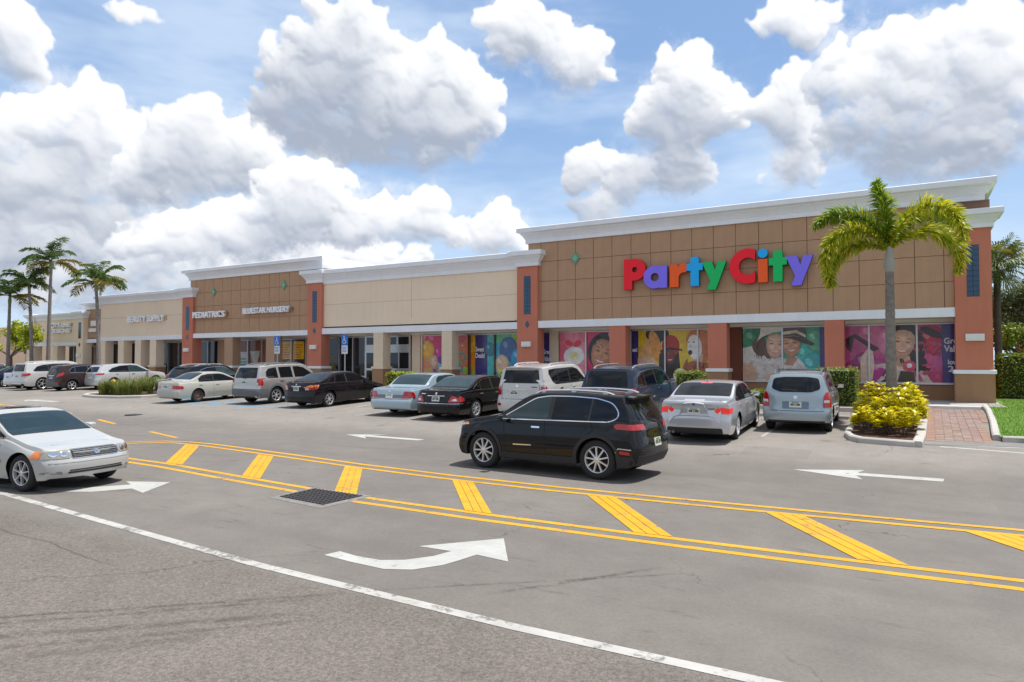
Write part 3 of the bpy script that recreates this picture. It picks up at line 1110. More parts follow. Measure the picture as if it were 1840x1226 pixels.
def pillar(parent, x0, x1, ztop, m, base_m=None, yf=YF + .06, depth=.7, trim=(1.57, 1.73), name='pillar', cap=M_white):
    p = box(name, m, parent, x0, x1, yf, yf + depth, trim[1] + .002, ztop)
    e = .05
    box('pillar_base', base_m or M_base, p, x0 - e, x1 + e, yf - e, yf + depth + e, ZS - .15, trim[0])
    box('base_trim', cap, p, x0 - e - .05, x1 + e + .05, yf - e - .05, yf + depth + e + .05, trim[0] + .002, trim[1], .02)
    return p


def panels(parent, x0, pitch, ncol, zrows, y, xl, xr):
    """stucco panels with recessed joints; x0 = a joint"""
    shared = {}
    for r in range(len(zrows) - 1):
        z1, z0 = zrows[r], zrows[r + 1]
        for c in range(ncol):
            a, b = max(xl, x0 + c * pitch), min(xr, x0 + (c + 1) * pitch)
            if b - a < .08:
                continue
            key = (round(b - a, 3), round(z1 - z0, 3))
            if key not in shared:
                w, h = (b - a) - .018, (z1 - z0) - .018
                shared[key] = MB().bbox(0, w, -.045, .0, 0, h, .012).mesh('panel', M_brownp)
            o = obj('panel', shared[key], parent, (a + .009 + random.uniform(-.002, .002), y + random.uniform(-.004, .002), z0 + .009))
    return


def diamond(parent, x, z, y, rx=.27, rz=.32):
    d = MB().prism([(x - rx, z), (x, z + rz), (x + rx, z), (x, z - rz)], 'xz', y - .06, y + .0).build('diamond_tile', M_green, parent)
    MB().prism([(x - rx * .62, z), (x, z + rz * .62), (x + rx * .62, z), (x, z - rz * .62)], 'xz', y - .085, y - .055).build('diamond_boss', mat('green_tile_boss', (.22, .44, .31), .35), d)
    return d


def canopy(parent, x0, x1, z0, z1, yf=YF + .04):
    box('canopy_band', M_white, parent, x0, x1, yf, yf + .5, z0, z1)
    b = box('soffit', M_soffit, parent, x0, x1, yf + .502, YG + .3, z0 + .03, z0 + .12)
    return b


def shop_wall(parent, x0, x1, z0, z1, m, y=YG):
    return box('shop_wall', m, parent, x0, x1, y, y + .18, z0, z1)


class Print:
    """flat printed window graphic: coloured outlines, layer over layer, cut to the pane"""
    def __init__(self, x0, x1, z0, z1, bg, y=YG + .02):
        self.r = (x0, x1, z0, z1)
        self.y = y
        self.items = [([(x0, z0), (x1, z0), (x1, z1), (x0, z1)], bg)]

    def p(self, poly, col):
        x0, x1, z0, z1 = self.r
        for ax, lim, sg in ((0, x0, 1), (0, x1, -1), (1, z0, 1), (1, z1, -1)):
            out = []
            n = len(poly)
            for i in range(n):
                a, b = poly[i], poly[(i + 1) % n]
                ia, ib = (a[ax] - lim) * sg >= 0, (b[ax] - lim) * sg >= 0
                if ia:
                    out.append(a)
                if ia != ib:
                    t = (lim - a[ax]) / (b[ax] - a[ax])
                    out.append((a[0] + (b[0] - a[0]) * t, a[1] + (b[1] - a[1]) * t))
            poly = out
            if len(poly) < 3:
                return self
        self.items.append((poly, col))
        return self

    def e(self, cx, cz, rx, rz, col, tilt=0.0):
        return self.p(ell(cx, cz, rx, rz, 24, 0, tilt), col)

    def face(self, cx, cz, s, skin, tilt=0.0, lips=(.5, .12, .12), eye=(.03, .02, .02), brow=(.10, .05, .03), smile=1.0):
        """laughing face of height 2s"""
        ca, sa = math.cos(tilt), math.sin(tilt)
        T = lambda x, z: (cx + (x * ca - z * sa) * s, cz + (x * sa + z * ca) * s)
        E = lambda x, z, a, b: [T(x + a * math.cos(t), z + b * math.sin(t)) for t in [i * .3927 for i in range(16)]]
        dk = tuple(c * .72 for c in skin)
        lt = tuple(min(1, c * 1.16) for c in skin)
        out = ((-.74, .35), (-.62, .75), (-.3, .98), (.05, 1.02), (.42, .93), (.68, .65), (.75, .25), (.70, -.2), (.52, -.62), (.22, -.95), (-.05, -1.02), (-.32, -.92), (-.58, -.58), (-.72, -.1))
        for i in range(6):                       # soft modelling from the shaded rim to the lit cheek
            k_ = 1 - i * .13
            f_ = .66 + i * .075
            self.p([T(q[0] * k_ - .07 * i * .5, q[1] * k_ + .035 * i) for q in out], tuple(min(.9, c_ * f_) for c_ in skin))
        for sx in (-1, 1):
            self.p(E(sx * .32, .17, .20, .10), tuple(c_ * .72 for c_ in skin))
            self.p([T(*q) for q in ((sx * .16, .12), (sx * .24, .20), (sx * .34, .22), (sx * .46, .17), (sx * .48, .12), (sx * .40, .155), (sx * .32, .165), (sx * .24, .15))], eye)
            self.p([T(*q) for q in ((sx * .22, .10), (sx * .32, .11), (sx * .42, .10), (sx * .32, .075))], tuple(c_ * .55 for c_ in skin))
            self.p([T(*q) for q in ((sx * .14, .36), (sx * .36, .45), (sx * .56, .36), (sx * .36, .39))], brow)
            self.p(E(sx * .38, -.10, .16, .11), tuple(min(.9, c_ * f2) for c_, f2 in zip(skin, (1.12, 1.0, .98))))
        self.p([T(*q) for q in ((-.04, .2), (.05, .2), (.15, -.2), (.0, -.25), (-.13, -.2))], tuple(c_ * .84 for c_ in skin))
        self.p([T(*q) for q in ((-.40, -.36), (-.15, -.40), (.15, -.40), (.40, -.36), (.26, -.54), (.0, -.64 * smile), (-.26, -.54))], lips)
        self.p([T(*q) for q in ((-.32, -.40), (-.12, -.43), (.12, -.43), (.32, -.40), (.2, -.49), (.0, -.53), (-.2, -.49))], (.66, .62, .58))
        return self

    def hair(self, cx, cz, rx, rz, col, n=26, seed=1, lo=0.0, hi=6.283):
        """loose strands round a head"""
        q = random.Random(seed)
        for i in range(n):
            a = q.uniform(lo, hi)
            x, z = cx + rx * math.cos(a) * q.uniform(.75, 1.0), cz + rz * math.sin(a) * q.uniform(.75, 1.0)
            ln = q.uniform(.25, .6)
            d = a - 1.3 * (1 if math.cos(a) > 0 else -1)
            x2, z2 = x + ln * math.cos(d) * .5, z + ln * math.sin(d) * .6 - .1
            f = q.uniform(.6, 2.4)
            self.p([(x, z), (x + .03, z + .02), ((x + x2) / 2 + .03, (z + z2) / 2 + .05), (x2, z2), ((x + x2) / 2 - .01, (z + z2) / 2 + .02)], tuple(min(.9, c * f) for c in col))
        return self

    def folds(self, x0, x1, z0, z1, col, n=16, seed=2):
        """soft creases in clothing"""
        q = random.Random(seed)
        for i in range(n):
            x, z = q.uniform(x0, x1), q.uniform(z0, z1)
            w_, h_, t_ = q.uniform(.08, .3), q.uniform(.03, .09), q.uniform(-1.2, 1.2)
            f = q.choice((.78, .86, 1.1))
            self.e(x, z, w_, h_, tuple(min(.9, c * f) for c in col), t_)
        return self

    def balloon(self, cx, cz, r, col, string=True):
        self.e(cx, cz, r, r * 1.18, tuple(c * .72 for c in col))
        self.e(cx - r * .05, cz + r * .05, r * .92, r * 1.08, tuple(c * .84 for c in col))
        self.e(cx - r * .10, cz + r * .10, r * .82, r * .98, tuple(c * .93 for c in col))
        self.e(cx - r * .15, cz + r * .16, r * .68, r * .82, col)
        self.e(cx - r * .35, cz + r * .45, r * .22, r * .32, tuple(min(1, c * 1.2 + .12) for c in col), .5)
        if string:
            self.p([(cx - .012, cz - r * 1.15), (cx + .012, cz - r * 1.15), (cx + .05, cz - r * 2.6), (cx + .026, cz - r * 2.6)], (.7, .7, .7))
        return self

    def build(self, parent, name='window_print'):
        self.items = [(q, tuple(min(.9, c * 1.35) for c in col)) for q, col in self.items]
        cols = []
        b = MB()
        for i, (poly, c) in enumerate(self.items):
            if c not in cols:
                cols.append(c)
            y = self.y - .0005 * i
            b.add([(x, y, z) for x, z in poly], [tuple(range(len(poly)))], cols.index(c))
        ms = [mat('print_%d_%d_%d' % tuple(int(q * 255) for q in c), c, .3, spec=.4, coat=.55, coat_rough=.02, var=.25, vscale=4.5, vdetail=4) for c in cols]
        me = b.mesh(name, ms, fix=False)
        bm = bmesh.new()
        bm.from_mesh(me)
        bmesh.ops.triangulate(bm, faces=bm.faces, ngon_method='EAR_CLIP')
        for f in bm.faces:
            if f.normal.y > 0:
                f.normal_flip()
        bm.to_mesh(me)
        bm.free()
        return obj(name, me, parent)


def mullion(parent, x, z0, z1, w=.07, m=None, y=YG):
    return box('mullion', m or M_alum, parent, x - w / 2, x + w / 2, y - .09, y + .02, z0, z1)


def window(parent, x0, x1, z0, z1, mulls=(), prnt=None, m=None, head=True):
    w = box('window', M_glass if prnt is None else M_dark, parent, x0, x1, YG + .03, YG + .06, z0, z1)
    if head:
        box('window_head', M_alum, w, x0, x1, YG - .06, YG + .028, z1 - .06, z1)
    box('window_sill', M_alum, w, x0, x1, YG - .08, YG + .028, z0 - .05, z0 + .03)
    for x in mulls:
        mullion(w, x, z0 + .031, z1 - .061, m=m)
    if prnt is not None:
        prnt.build(w)
    return w


def letters(parent_sign, word, size, x0, x1, z0, z1, y, m=None):
    o = text_mesh('lettering', word, size, .07, m or mat('white_letter_acrylic', (.95, .96, .98), .3), parent_sign, offset=.012)
    fit_text(o, x0, x1, z0, z1, y)
    return o


def wall_lamp(x, z, y, label, w=.62, h=.27):
    t = thing('wall_lamp', label, 'wall lamp', (x, y, z), group='white wall lamps on the piers')
    b = MB()
    b.bbox(-w / 2, w / 2, -.16, 0, -h / 2, h / 2, .015)
    b.build('housing', M_lampw, t)
    box('lens', mat('lamp_lens', (.75, .76, .74), .25), t, -w / 2 + .05, w / 2 - .05, -.172, -.1605, -h / 2 + .05, h / 2 - .05)
    return t


# ---------------- A: the brown store at the right
A = thing('store_building', 'brown panelled store with tall white cornice and coloured sign at right', 'shop building')
box('wall', M_joint, A, -17.75, 2.95, YW + .046, YF + 24, 4.0, 8.46)
rows = [8.455, 7.41, 6.35, 5.285, 4.225]
panels(A, -15.95 - 2 * 1.02, 1.02, 20, rows, YW + .046, -17.75, 1.735)
cornice(A, -17.78, 2.70, 8.45, 9.27, YW, .46, YF + 24)
box('roof', M_roof, A, -17.7, 2.9, YF + .6, YF + 23.9, 8.2, 8.9)
canopy(A, -17.06, 1.728, 3.85, 4.222)
pier(A, 1.73, 2.95, 7.32, M_red, zbase=.34, tiles=(4.62, 6.67), diamond=False)
cornice(A, 1.73, 2.95, 7.32, 8.03, YF, .40, YF + 1.2)
box('side_wall', M_red, A, 2.0, 2.944, YF + .751, YF + 24, .2, 8.2)
for (a, b) in ((-12.99, -12.13), (-8.05, -7.19), (-3.04, -2.28)):
    pillar(A, a, b, 3.878, M_red)
diamond(A, -14.92, 7.45, YW + .0)
diamond(A, -.2, 7.45, YW + .0)
# shop front
shop_wall(A, -18.3, 2.2, ZS - .1, 1.10, M_base)
shop_wall(A, -18.3, 2.2, 3.72, 3.9, mat('soffit_light_strip', (.9, .84, .72), .6))
box('backing', M_dark, A, -18.3, 2.2, YG + .19, YG + .25, 1.10, 3.72)
shop_wall(A, -17.25, -16.68, 1.10, 3.72, M_tan)
shop_wall(A, -7.40, -6.84, 1.10, 3.72, mat('dark_red_stucco', (.22, .07, .04), .85))
PUR = (.045, .035, .16)
p = Print(-18.0, -17.26, 1.13, 3.70, PUR)
window(A, -18.0, -17.26, 1.13, 3.70, (), p)
# bay 1: pink print with a laughing girl
p = Print(-16.62, -12.55, 1.13, 3.70, (.62, .14, .20))
p.e(-15.2, 2.2, 1.0, .9, (.70, .24, .30))
p.e(-16.2, 3.5, .8, .5, (.66, .18, .25))
p.e(-15.75, 2.35, .62, .50, (.72, .70, .68), .15)
p.e(-15.75, 2.35, .30, .24, (.68, .60, .30))
p.e(-15.55, 3.02, .26, .17, (.55, .02, .03), .4)
p.e(-16.05, 3.06, .24, .16, (.55, .02, .03), -.3)
p.p([(-14.97, 1.1), (-14.97, 3.75), (-12.5, 3.75), (-12.5, 1.1)], (.55, .015, .10))
p.e(-14.0, 2.55, .92, 1.05, (.022, .014, .012))
p.e(-13.5, 1.7, .55, .9, (.022, .014, .012))
p.e(-14.3, 1.15, .7, .35, (.16, .32, .06))
p.p([(-14.4, 1.1), (-14.25, 1.9), (-13.6, 1.8), (-13.4, 1.1)], (.36, .15, .07))
p.hair(-14.0, 2.55, .9, 1.05, (.03, .02, .016), 40, 3)
p.face(-14.12, 2.42, .82, (.50, .24, .12), -.28)
p.hair(-14.0, 3.2, .55, .25, (.03, .02, .016), 16, 4)
p.e(-13.35, 3.5, .36, .3, (.70, .42, .44))
p.e(-13.0, 1.5, .3, .5, (.16, .26, .30))
window(A, -16.62, -12.55, 1.13, 3.70, (-15.0,), p, M_alum)
# bay 2: yellow print with costumed figures
mullion(A, -12.47, 1.14, 3.66, .12)
p = Print(-12.38, -7.62, 1.13, 3.70, (.60, .42, .02))
p.p([(-12.4, 1.1), (-12.06, 1.1), (-12.06, 3.75), (-12.4, 3.75)], PUR)
p.e(-11.55, 2.6, .38, .95, (.62, .36, .14), -.5)
p.p([(-12.05, 1.1), (-12.05, 2.2), (-11.4, 2.3), (-11.0, 1.9), (-11.1, 1.1)], (.58, .40, .30))
p.e(-11.05, 3.45, .62, .42, (.03, .025, .02))
p.p([(-11.35, 3.7), (-10.75, 3.7), (-10.9, 2.7), (-11.15, 2.6)], (.035, .028, .022))
p.e(-11.15, 2.85, .30, .8, (.60, .26, .05), .25)
p.p([(-11.0, 1.1), (-10.95, 2.4), (-10.5, 3.0), (-9.95, 2.7), (-9.8, 1.1)], (.028, .02, .018))
p.e(-10.35, 2.85, .46, .55, (.34, .03, .02))
p.p([(-10.9, 2.62), (-10.4, 2.78), (-9.75, 2.66), (-9.75, 2.58), (-10.4, 2.66), (-10.9, 2.54)], (.05, .012, .012))
p.face(-10.4, 2.3, .36, (.22, .05, .035), .1)
p.p([(-9.75, 1.1), (-9.6, 1.95), (-9.2, 2.1), (-8.55, 2.0), (-8.0, 1.4), (-8.0, 1.1)], (.34, .11, .05))
for q in range(4):
    p.p([(-9.7 + q * .42, 1.1), (-9.55 + q * .40, 1.95), (-9.45 + q * .40, 1.95), (-9.58 + q * .42, 1.1)], (.17, .05, .03))
p.folds(-9.6, -8.0, 1.2, 2.0, (.34, .11, .05), 24, 11)
p.e(-8.98, 3.05, .58, .66, (.50, .15, .03))
p.hair(-8.85, 3.0, .5, .6, (.45, .13, .025), 40, 12)
p.e(-8.72, 2.5, .30, .5, (.46, .13, .03))
p.p([(-9.25, 2.1), (-9.0, 2.6), (-8.7, 2.4), (-8.75, 2.0)], (.55, .35, .26))
p.e(-9.12, 2.78, .36, .62, (.72, .68, .64), .08)
p.e(-9.34, 2.50, .10, .13, (.05, .01, .01))
p.e(-9.16, 3.02, .08, .03, (.10, .07, .06))
p.e(-9.40, 3.02, .05, .03, (.10, .07, .06))
p.p([(-9.33, 2.98), (-9.27, 2.98), (-9.26, 2.74), (-9.40, 2.72)], (.56, .52, .48))
p.e(-9.85, 1.35, .36, .36, (.70, .60, .44))
window(A, -12.38, -7.62, 1.13, 3.70, (-10.62, -8.95), p)
p = Print(-7.61, -7.41, 1.13, 3.70, PUR)
p.p([(-7.6, 1.3), (-7.45, 1.3), (-7.42, 1.7), (-7.6, 1.6)], (.5, .5, .62))
window(A, -7.61, -7.41, 1.13, 3.70, (), p)
# bay 3: couple in hats on green
p = Print(-6.80, -2.95, 1.13, 3.70, (.06, .34, .20))
p.balloon(-6.3, 3.05, .55, (.02, .22, .09), False)
p.balloon(-5.95, 3.62, .42, (.015, .15, .07), False)
p.balloon(-4.0, 2.3, .5, (.05, .42, .36), False)
p.balloon(-3.65, 1.75, .62, (.04, .36, .36), False)
p.balloon(-3.55, 3.0, .45, (.10, .38, .22), False)
p.p([(-6.85, 1.1), (-6.85, 2.7), (-6.3, 2.8), (-5.6, 2.3), (-4.9, 2.2), (-4.6, 1.1)], (.54, .50, .46))
p.p([(-5.0, 1.1), (-5.05, 2.1), (-4.4, 2.3), (-4.05, 1.9), (-3.8, 1.1)], (.58, .56, .54))
p.p([(-4.95, 1.9), (-4.7, 2.4), (-4.35, 2.2), (-4.55, 1.85)], (.38, .20, .12))
p.e(-6.0, 2.75, .36, .45, (.10, .05, .025), .4)
p.e(-5.55, 2.55, .3, .4, (.12, .06, .03))
p.folds(-6.7, -4.9, 1.2, 2.2, (.54, .50, .46), 30, 5)
p.folds(-4.9, -3.9, 1.2, 1.9, (.58, .56, .54), 18, 6)
p.hair(-5.75, 2.7, .45, .5, (.10, .05, .025), 30, 7)
p.face(-5.30, 2.78, .58, (.62, .40, .29), -.10)
p.p([(-6.15, 3.0), (-5.9, 3.22), (-5.4, 3.42), (-4.88, 3.5), (-4.88, 3.75), (-5.95, 3.75), (-6.0, 3.35)], (.60, .54, .46))
p.face(-4.62, 2.82, .56, (.50, .28, .17), .12)
p.p([(-5.0, 3.18), (-4.5, 3.24), (-3.9, 3.05), (-3.6, 2.86), (-3.72, 2.78), (-4.1, 2.92), (-4.6, 3.1)], (.06, .045, .03))
p.p([(-4.98, 3.22), (-4.95, 3.75), (-4.05, 3.75), (-3.95, 3.1), (-4.5, 3.26)], (.09, .065, .04))
p.p([(-4.96, 3.30), (-4.4, 3.38), (-3.98, 3.16), (-3.97, 3.28), (-4.4, 3.52), (-4.96, 3.44)], (.50, .46, .38))
p.e(-6.55, 1.45, .38, .55, (.52, .32, .22), .3)
p.e(-5.3, 1.3, .5, .22, (.56, .36, .25))
p.p([(-3.40, 1.1), (-2.9, 1.1), (-2.9, 3.75), (-3.40, 3.75)], PUR)
window(A, -6.80, -2.95, 1.13, 3.70, (-5.0,), p)
# bay 4: graduate on magenta
p = Print(-2.75, 2.1, 1.13, 3.70, (.42, .05, .17))
p.balloon(-1.3, 3.15, .55, (.50, .10, .22), False)
p.balloon(-.55, 2.9, .55, (.55, .16, .30), False)
p.balloon(.95, 2.95, .55, (.48, .01, .05), False)
p.balloon(-1.95, 1.5, .55, (.30, .01, .10), False)
p.balloon(-1.55, 1.9, .50, (.26, .02, .14), False)
p.balloon(-1.0, 1.6, .5, (.36, .03, .20), False)
p.e(.9, 1.7, 1.1, .6, (.52, .08, .24))
p.e(1.1, 1.3, 1.2, .35, (.42, .04, .14))
p.p([(-2.1, 3.2), (-1.95, 3.3), (-1.0, 2.62), (-1.2, 2.5)], (.05, .012, .016))
for q in range(6):
    a = -2.15 - q * .07
    p.p([(-2.05, 3.25), (-1.98, 3.2), (a + .03, 2.45 + q * .09), (a - .02, 2.47 + q * .09)], (.03, .012, .014))
p.p([(-1.75, 1.1), (-1.75, 2.2), (-1.45, 2.65), (-1.25, 2.5), (-1.2, 1.9), (-1.3, 1.1)], (.60, .44, .36))
p.p([(-1.05, 1.1), (-.6, 1.9), (.0, 2.1), (.55, 1.9), (1.0, 1.1)], (.60, .46, .40))
p.p([(-1.0, 1.1), (-.75, 1.8), (-.45, 1.1)], (.03, .02, .025))
p.p([(.25, 3.6), (.6, 3.2), (.72, 2.2), (.92, 1.75), (.7, 1.45), (.3, 1.7), (.1, 2.4)], (.028, .014, .012))
p.e(-.02, 2.95, .62, .78, (.04, .02, .016))
p.p([(-.4, 1.8), (-.3, 2.3), (.15, 2.3), (.2, 1.85)], (.54, .30, .20))
p.folds(-1.0, .8, 1.15, 1.9, (.60, .46, .40), 22, 8)
p.folds(.4, 1.3, 1.2, 3.0, (.50, .06, .16), 16, 9)
p.hair(.2, 2.7, .55, .9, (.035, .018, .014), 46, 10)
p.face(-.12, 2.80, .62, (.62, .38, .26), -.12)
p.e(.13, 1.86, .24, .24, (.50, .06, .11))
p.e(.13, 1.88, .10, .10, (.65, .62, .6))
p.p([(-.35, 1.1), (-.2, 1.65), (.3, 1.6), (.35, 1.1)], (.05, .045, .04))
p.e(.95, 3.3, .45, .16, (.03, .015, .02), -.5)
p.p([(1.33, 1.1), (2.1, 1.1), (2.1, 3.75), (1.33, 3.75)], PUR)
window(A, -2.75, 2.1, 1.13, 3.70, (-1.40, .42), p)
M_ptxt = mat('print_text_white', (.85, .83, .85), .3)
for (tx, s, x0, x1, z0, z1) in (('Great', .3, 1.40, 2.12, 2.80, 3.06), ('Values', .3, 1.40, 2.2, 2.46, 2.74), ('low as', .2, 1.53, 2.15, 1.93, 2.14), ('25', .4, 1.53, 1.95, 1.62, 1.88),
                                ('Great', .2, -17.62, -17.1, 2.45, 2.72), ('Values', .2, -17.62, -17.05, 2.05, 2.36), ('ues!', .2, -12.36, -12.09, 2.55, 2.78)):
    o = text_mesh('print_text', tx, s, .0005, M_ptxt, A, offset=.008)
    fit_text(o, x0, x1, z0, z1, YG - .075)

# the store sign
sgn = thing('store_sign', 'big multicoloured PartyCity letters on the brown panelled store', 'shop sign', (0, YW - .045, 5.63))


def arc(cx, cz, r, a0, a1, n=18):
    return [(cx + r * math.cos(R(a0 + (a1 - a0) * i / n)), cz + r * math.sin(R(a0 + (a1 - a0) * i / n))) for i in range(n + 1)]


L_P = ([(0, 0), (0, 1.5)] + arc(.58, .97, .53, 90, -90) + [(.42, .44), (.42, 0)], [arc(.56, .97, .145, 0, 345, 15)])
L_a = (arc(.54, .535, .55, 62, 298, 30) + [(.79, 0), (1.16, 0), (1.16, 1.07), (.79, 1.07)], [arc(.55, .535, .215, 0, 345, 20)])
L_r = ([(0, 0), (0, 1.08), (.38, 1.08), (.38, .92)] + [(.44, 1.0), (.55, 1.07), (.68, 1.10), (.80, 1.11), (.80, .69), (.66, .69), (.53, .64), (.45, .55), (.42, .42), (.42, 0)], [])
L_t = ([(.18, 0), (.18, .74), (0, .74), (0, 1.06), (.18, 1.06), (.18, 1.30), (.23, 1.37), (.53, 1.37), (.56, 1.31), (.56, 1.06), (.74, 1.06), (.74, .74), (.56, .74), (.56, 0)], [])
L_y = ([(0, 1.08), (.43, 1.08), (.60, .62), (.69, 1.08), (1.08, 1.08), (.60, -.22), (.20, -.22), (.36, .22)], [])
L_y = ([(0, 1.08), (.44, 1.08), (.585, .66), (.72, 1.08), (1.09, 1.08), (.61, -.22), (.20, -.22), (.38, .20)], [])
L_C = (arc(.80, .77, .80, 66, 294, 40) + arc(.80, .77, .40, 321, 39, 24), [])
L_i = ([(0, 0), (0, 1.04), (.39, 1.04), (.39, 0)], [])
L_d = (arc(.195, 1.305, .205, 0, 350, 24), [])


def letter(shape, x, col, nm):
    c = bpy.data.curves.new('letter', 'CURVE')
    c.dimensions = '2D'
    c.fill_mode = 'BOTH'
    c.extrude = .11
    c.bevel_depth = .012
    c.bevel_resolution = 1
    for poly in [shape[0]] + shape[1]:
        s = c.splines.new('POLY')
        s.points.add(len(poly) - 1)
        for i, (a, b) in enumerate(poly):
            s.points[i].co = (a, b, 0, 1)
        s.use_cyclic_u = True
    t = bpy.data.objects.new('tmp', c)
    COL.objects.link(t)
    dg = bpy.context.evaluated_depsgraph_get()
    me = bpy.data.meshes.new_from_object(t.evaluated_get(dg))
    bpy.data.objects.remove(t)
    bpy.data.curves.remove(c)
    me.materials.clear()
    face = mat('letter_%s' % nm, col, .3, spec=.35)
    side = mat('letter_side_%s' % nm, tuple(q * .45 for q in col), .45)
    me.materials.append(face)
    me.materials.append(side)
    for v in me.vertices:
        a, b, d = v.co
        v.co = (a, -d - .15, b)
    me.update()
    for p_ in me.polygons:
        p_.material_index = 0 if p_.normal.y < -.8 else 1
    return obj('letter', me, sgn, (x, 0, 0))


RED, PURP, ORG, BLU, GRN = (.95, .006, .024), (.24, .18, .95), (.96, .12, .010), (.005, .45, .97), (.0, .55, .13)
letter(L_P, -12.13, RED, 'red')
letter(L_a, -11.10, PURP, 'purple')
letter(L_r, -9.80, ORG, 'orange')
letter(L_t, -8.97, BLU, 'blue')
letter(L_y, -8.24, GRN, 'green')
letter(L_C, -6.98, RED, 'red')
letter(L_i, -5.72, ORG, 'orange')
letter(L_d, -5.72, BLU, 'blue')
letter(L_t, -5.26, GRN, 'green')
letter(L_y, -4.54, PURP, 'purple')

# ---------------- B: low tan store
B = thing('store_building', 'low tan store with cream columns and glass doors beside the brown store', 'shop building')
box('wall', M_tan, B, -34.0, -17.2, YW, YF + 24, 4.3, 7.6)
for (x0, x1, z0, z1) in ((-33.0, -17.1, 5.735, 5.75), (-25.77, -25.755, 4.6, 7.2)):
    box('wall_joint', mat('tan_joint', (.36, .27, .18), .9), B, x0, x1, YW - .003, YW + .01, z0, z1)
cornice(B, -33.9, -17.3, 7.10, 7.99, YW, .42, YF + 24)
pier(B, -18.33, -17.07, 7.22, M_red)
cornice(B, -18.33, -17.07, 7.20, 8.01, YF, .40, YF + 1.2, dz=.004)
pier(B, -34.29, -33.03, 7.22, M_red)
cornice(B, -34.29, -33.03, 7.20, 8.01, YF, .40, YF + 1.2, dz=.004)
canopy(B, -33.02, -18.34, 3.82, 4.20)
for (a, b) in ((-28.62, -27.85), (-23.42, -22.70)):
    pillar(B, a, b, 3.848, M_cream, cap=M_cream)
shop_wall(B, -35.5, -18.32, ZS - .1, 1.05, M_base)
shop_wall(B, -35.5, -18.32, 3.71, 3.9, mat('soffit_light_strip'))
box('backing', M_dark, B, -35.5, -18.32, YG + .19, YG + .25, .3, 3.72)
shop_wall(B, -26.95, -26.3, 1.05, 3.71, M_tan)
w = window(B, -35.4, -30.8, 1.06, 3.68, (-34.3, -33.1, -31.85), m=M_alum)
for s in (-1, 1):                                    # crossed yellow straps behind the glass
    MB().prism([(-33.75 - s * .22, 1.3), (-33.68 - s * .22, 1.3), (-33.68 + s * .22, 2.5), (-33.75 + s * .22, 2.5)], 'xz', YG + .022, YG + .028).build('window_strap', mat('yellow_strap', (.45, .33, .04), .6), w)
d = box('entrance', M_alum, B, -30.75, -26.98, YG - .12, YG - .06, ZS, 3.7)
for (x0, x1, z0, z1) in ((-30.6, -29.9, .6, 1.45), (-30.6, -29.9, 1.6, 2.6), (-29.6, -28.75, .6, 1.45), (-29.6, -28.75, 1.6, 2.6), (-28.6, -27.95, .6, 1.45), (-28.6, -27.95, 1.6, 2.6), (-27.85, -27.1, .6, 1.45), (-27.85, -27.1, 1.6, 2.6),
                         (-30.6, -29.9, 3.12, 3.6), (-29.6, -28.1, 3.12, 3.6), (-27.95, -27.1, 3.12, 3.6)):
    box('door_pane', M_glass, d, x0, x1, YG - .126, YG - .121, z0, z1)
box('door_sticker', mat('print_11_8_40'.replace('print', 'sticker'), PUR, .3), d, -28.45, -28.05, YG - .131, YG - .127, .72, 1.35)
# prints: balloons and a generic party scene
p = Print(-26.28, -22.70, 1.06, 3.68, (.58, .20, .05))
p.e(-26.1, 3.3, .6, .6, (.62, .28, .24))
p.balloon(-25.2, 3.2, .75, (.50, .015, .10), False)
p.balloon(-25.75, 2.7, .55, (.62, .34, .02), False)
p.balloon(-24.85, 2.5, .4, (.45, .02, .16), False)
p.e(-25.9, 1.6, .6, .6, (.55, .22, .10))
p.face(-25.25, 2.0, .42, (.60, .40, .28), .15)
p.p([(-25.8, 1.0), (-25.6, 1.55), (-25.1, 1.6), (-24.8, 1.0)], (.16, .07, .30))
p.e(-25.55, 1.45, .25, .2, (.45, .38, .10))
p.e(-24.75, 1.7, .18, .4, (.15, .40, .45))
p.e(-24.7, 2.15, .25, .25, (.10, .03, .22))
p.p([(-23.5, 1.0), (-23.5, 3.75), (-22.6, 3.75), (-22.6, 1.0)], (.55, .12, .02))
p.e(-23.4, 3.5, .5, .4, (.50, .04, .03))
p.e(-23.1, 3.0, .06, .06, (.8, .7, .5))
p.e(-23.15, 2.3, .30, .30, (.05, .25, .20))
p.e(-23.18, 2.26, .19, .19, (.55, .12, .02))
p.e(-23.35, 1.95, .22, .16, (.10, .30, .12))
p.e(-23.3, 1.55, .25, .25, (.08, .20, .30))
p.e(-22.9, 1.5, .2, .25, (.25, .42, .06))
window(B, -26.28, -22.70, 1.06, 3.68, (-26.1,), p)
p = Print(-22.62, -18.6, 1.06, 3.68, (.60, .22, .02))
p.p([(-22.6, 2.6), (-22.2, 2.6), (-22.2, 3.75), (-22.6, 3.75)], (.62, .34, .02))
p.p([(-22.62, 1.0), (-22.3, 1.7), (-22.2, 1.0)], (.2, .5, .08))
p.p([(-22.20, 1.0), (-22.20, 3.75), (-21.34, 3.75), (-21.34, 1.0)], PUR)
p.p([(-21.34, 1.0), (-21.34, 3.75), (-20.86, 3.75), (-20.86, 1.0)], (.05, .36, .34))
p.p([(-20.86, 1.0), (-20.86, 3.75), (-18.5, 3.75), (-18.5, 1.0)], (.04, .30, .42))
p.e(-20.3, 3.6, .7, .5, (.10, .38, .14))
p.e(-19.2, 3.5, .5, .7, (.22, .40, .04))
p.balloon(-19.9, 2.75, .62, (.04, .10, .26), False)
p.balloon(-19.25, 2.2, .5, (.02, .26, .46), False)
p.balloon(-20.35, 1.85, .5, (.55, .40, .26), False)
p.balloon(-21.15, 2.75, .35, (.03, .16, .22), False)
p.e(-19.6, 1.2, .5, .35, (.05, .05, .16))
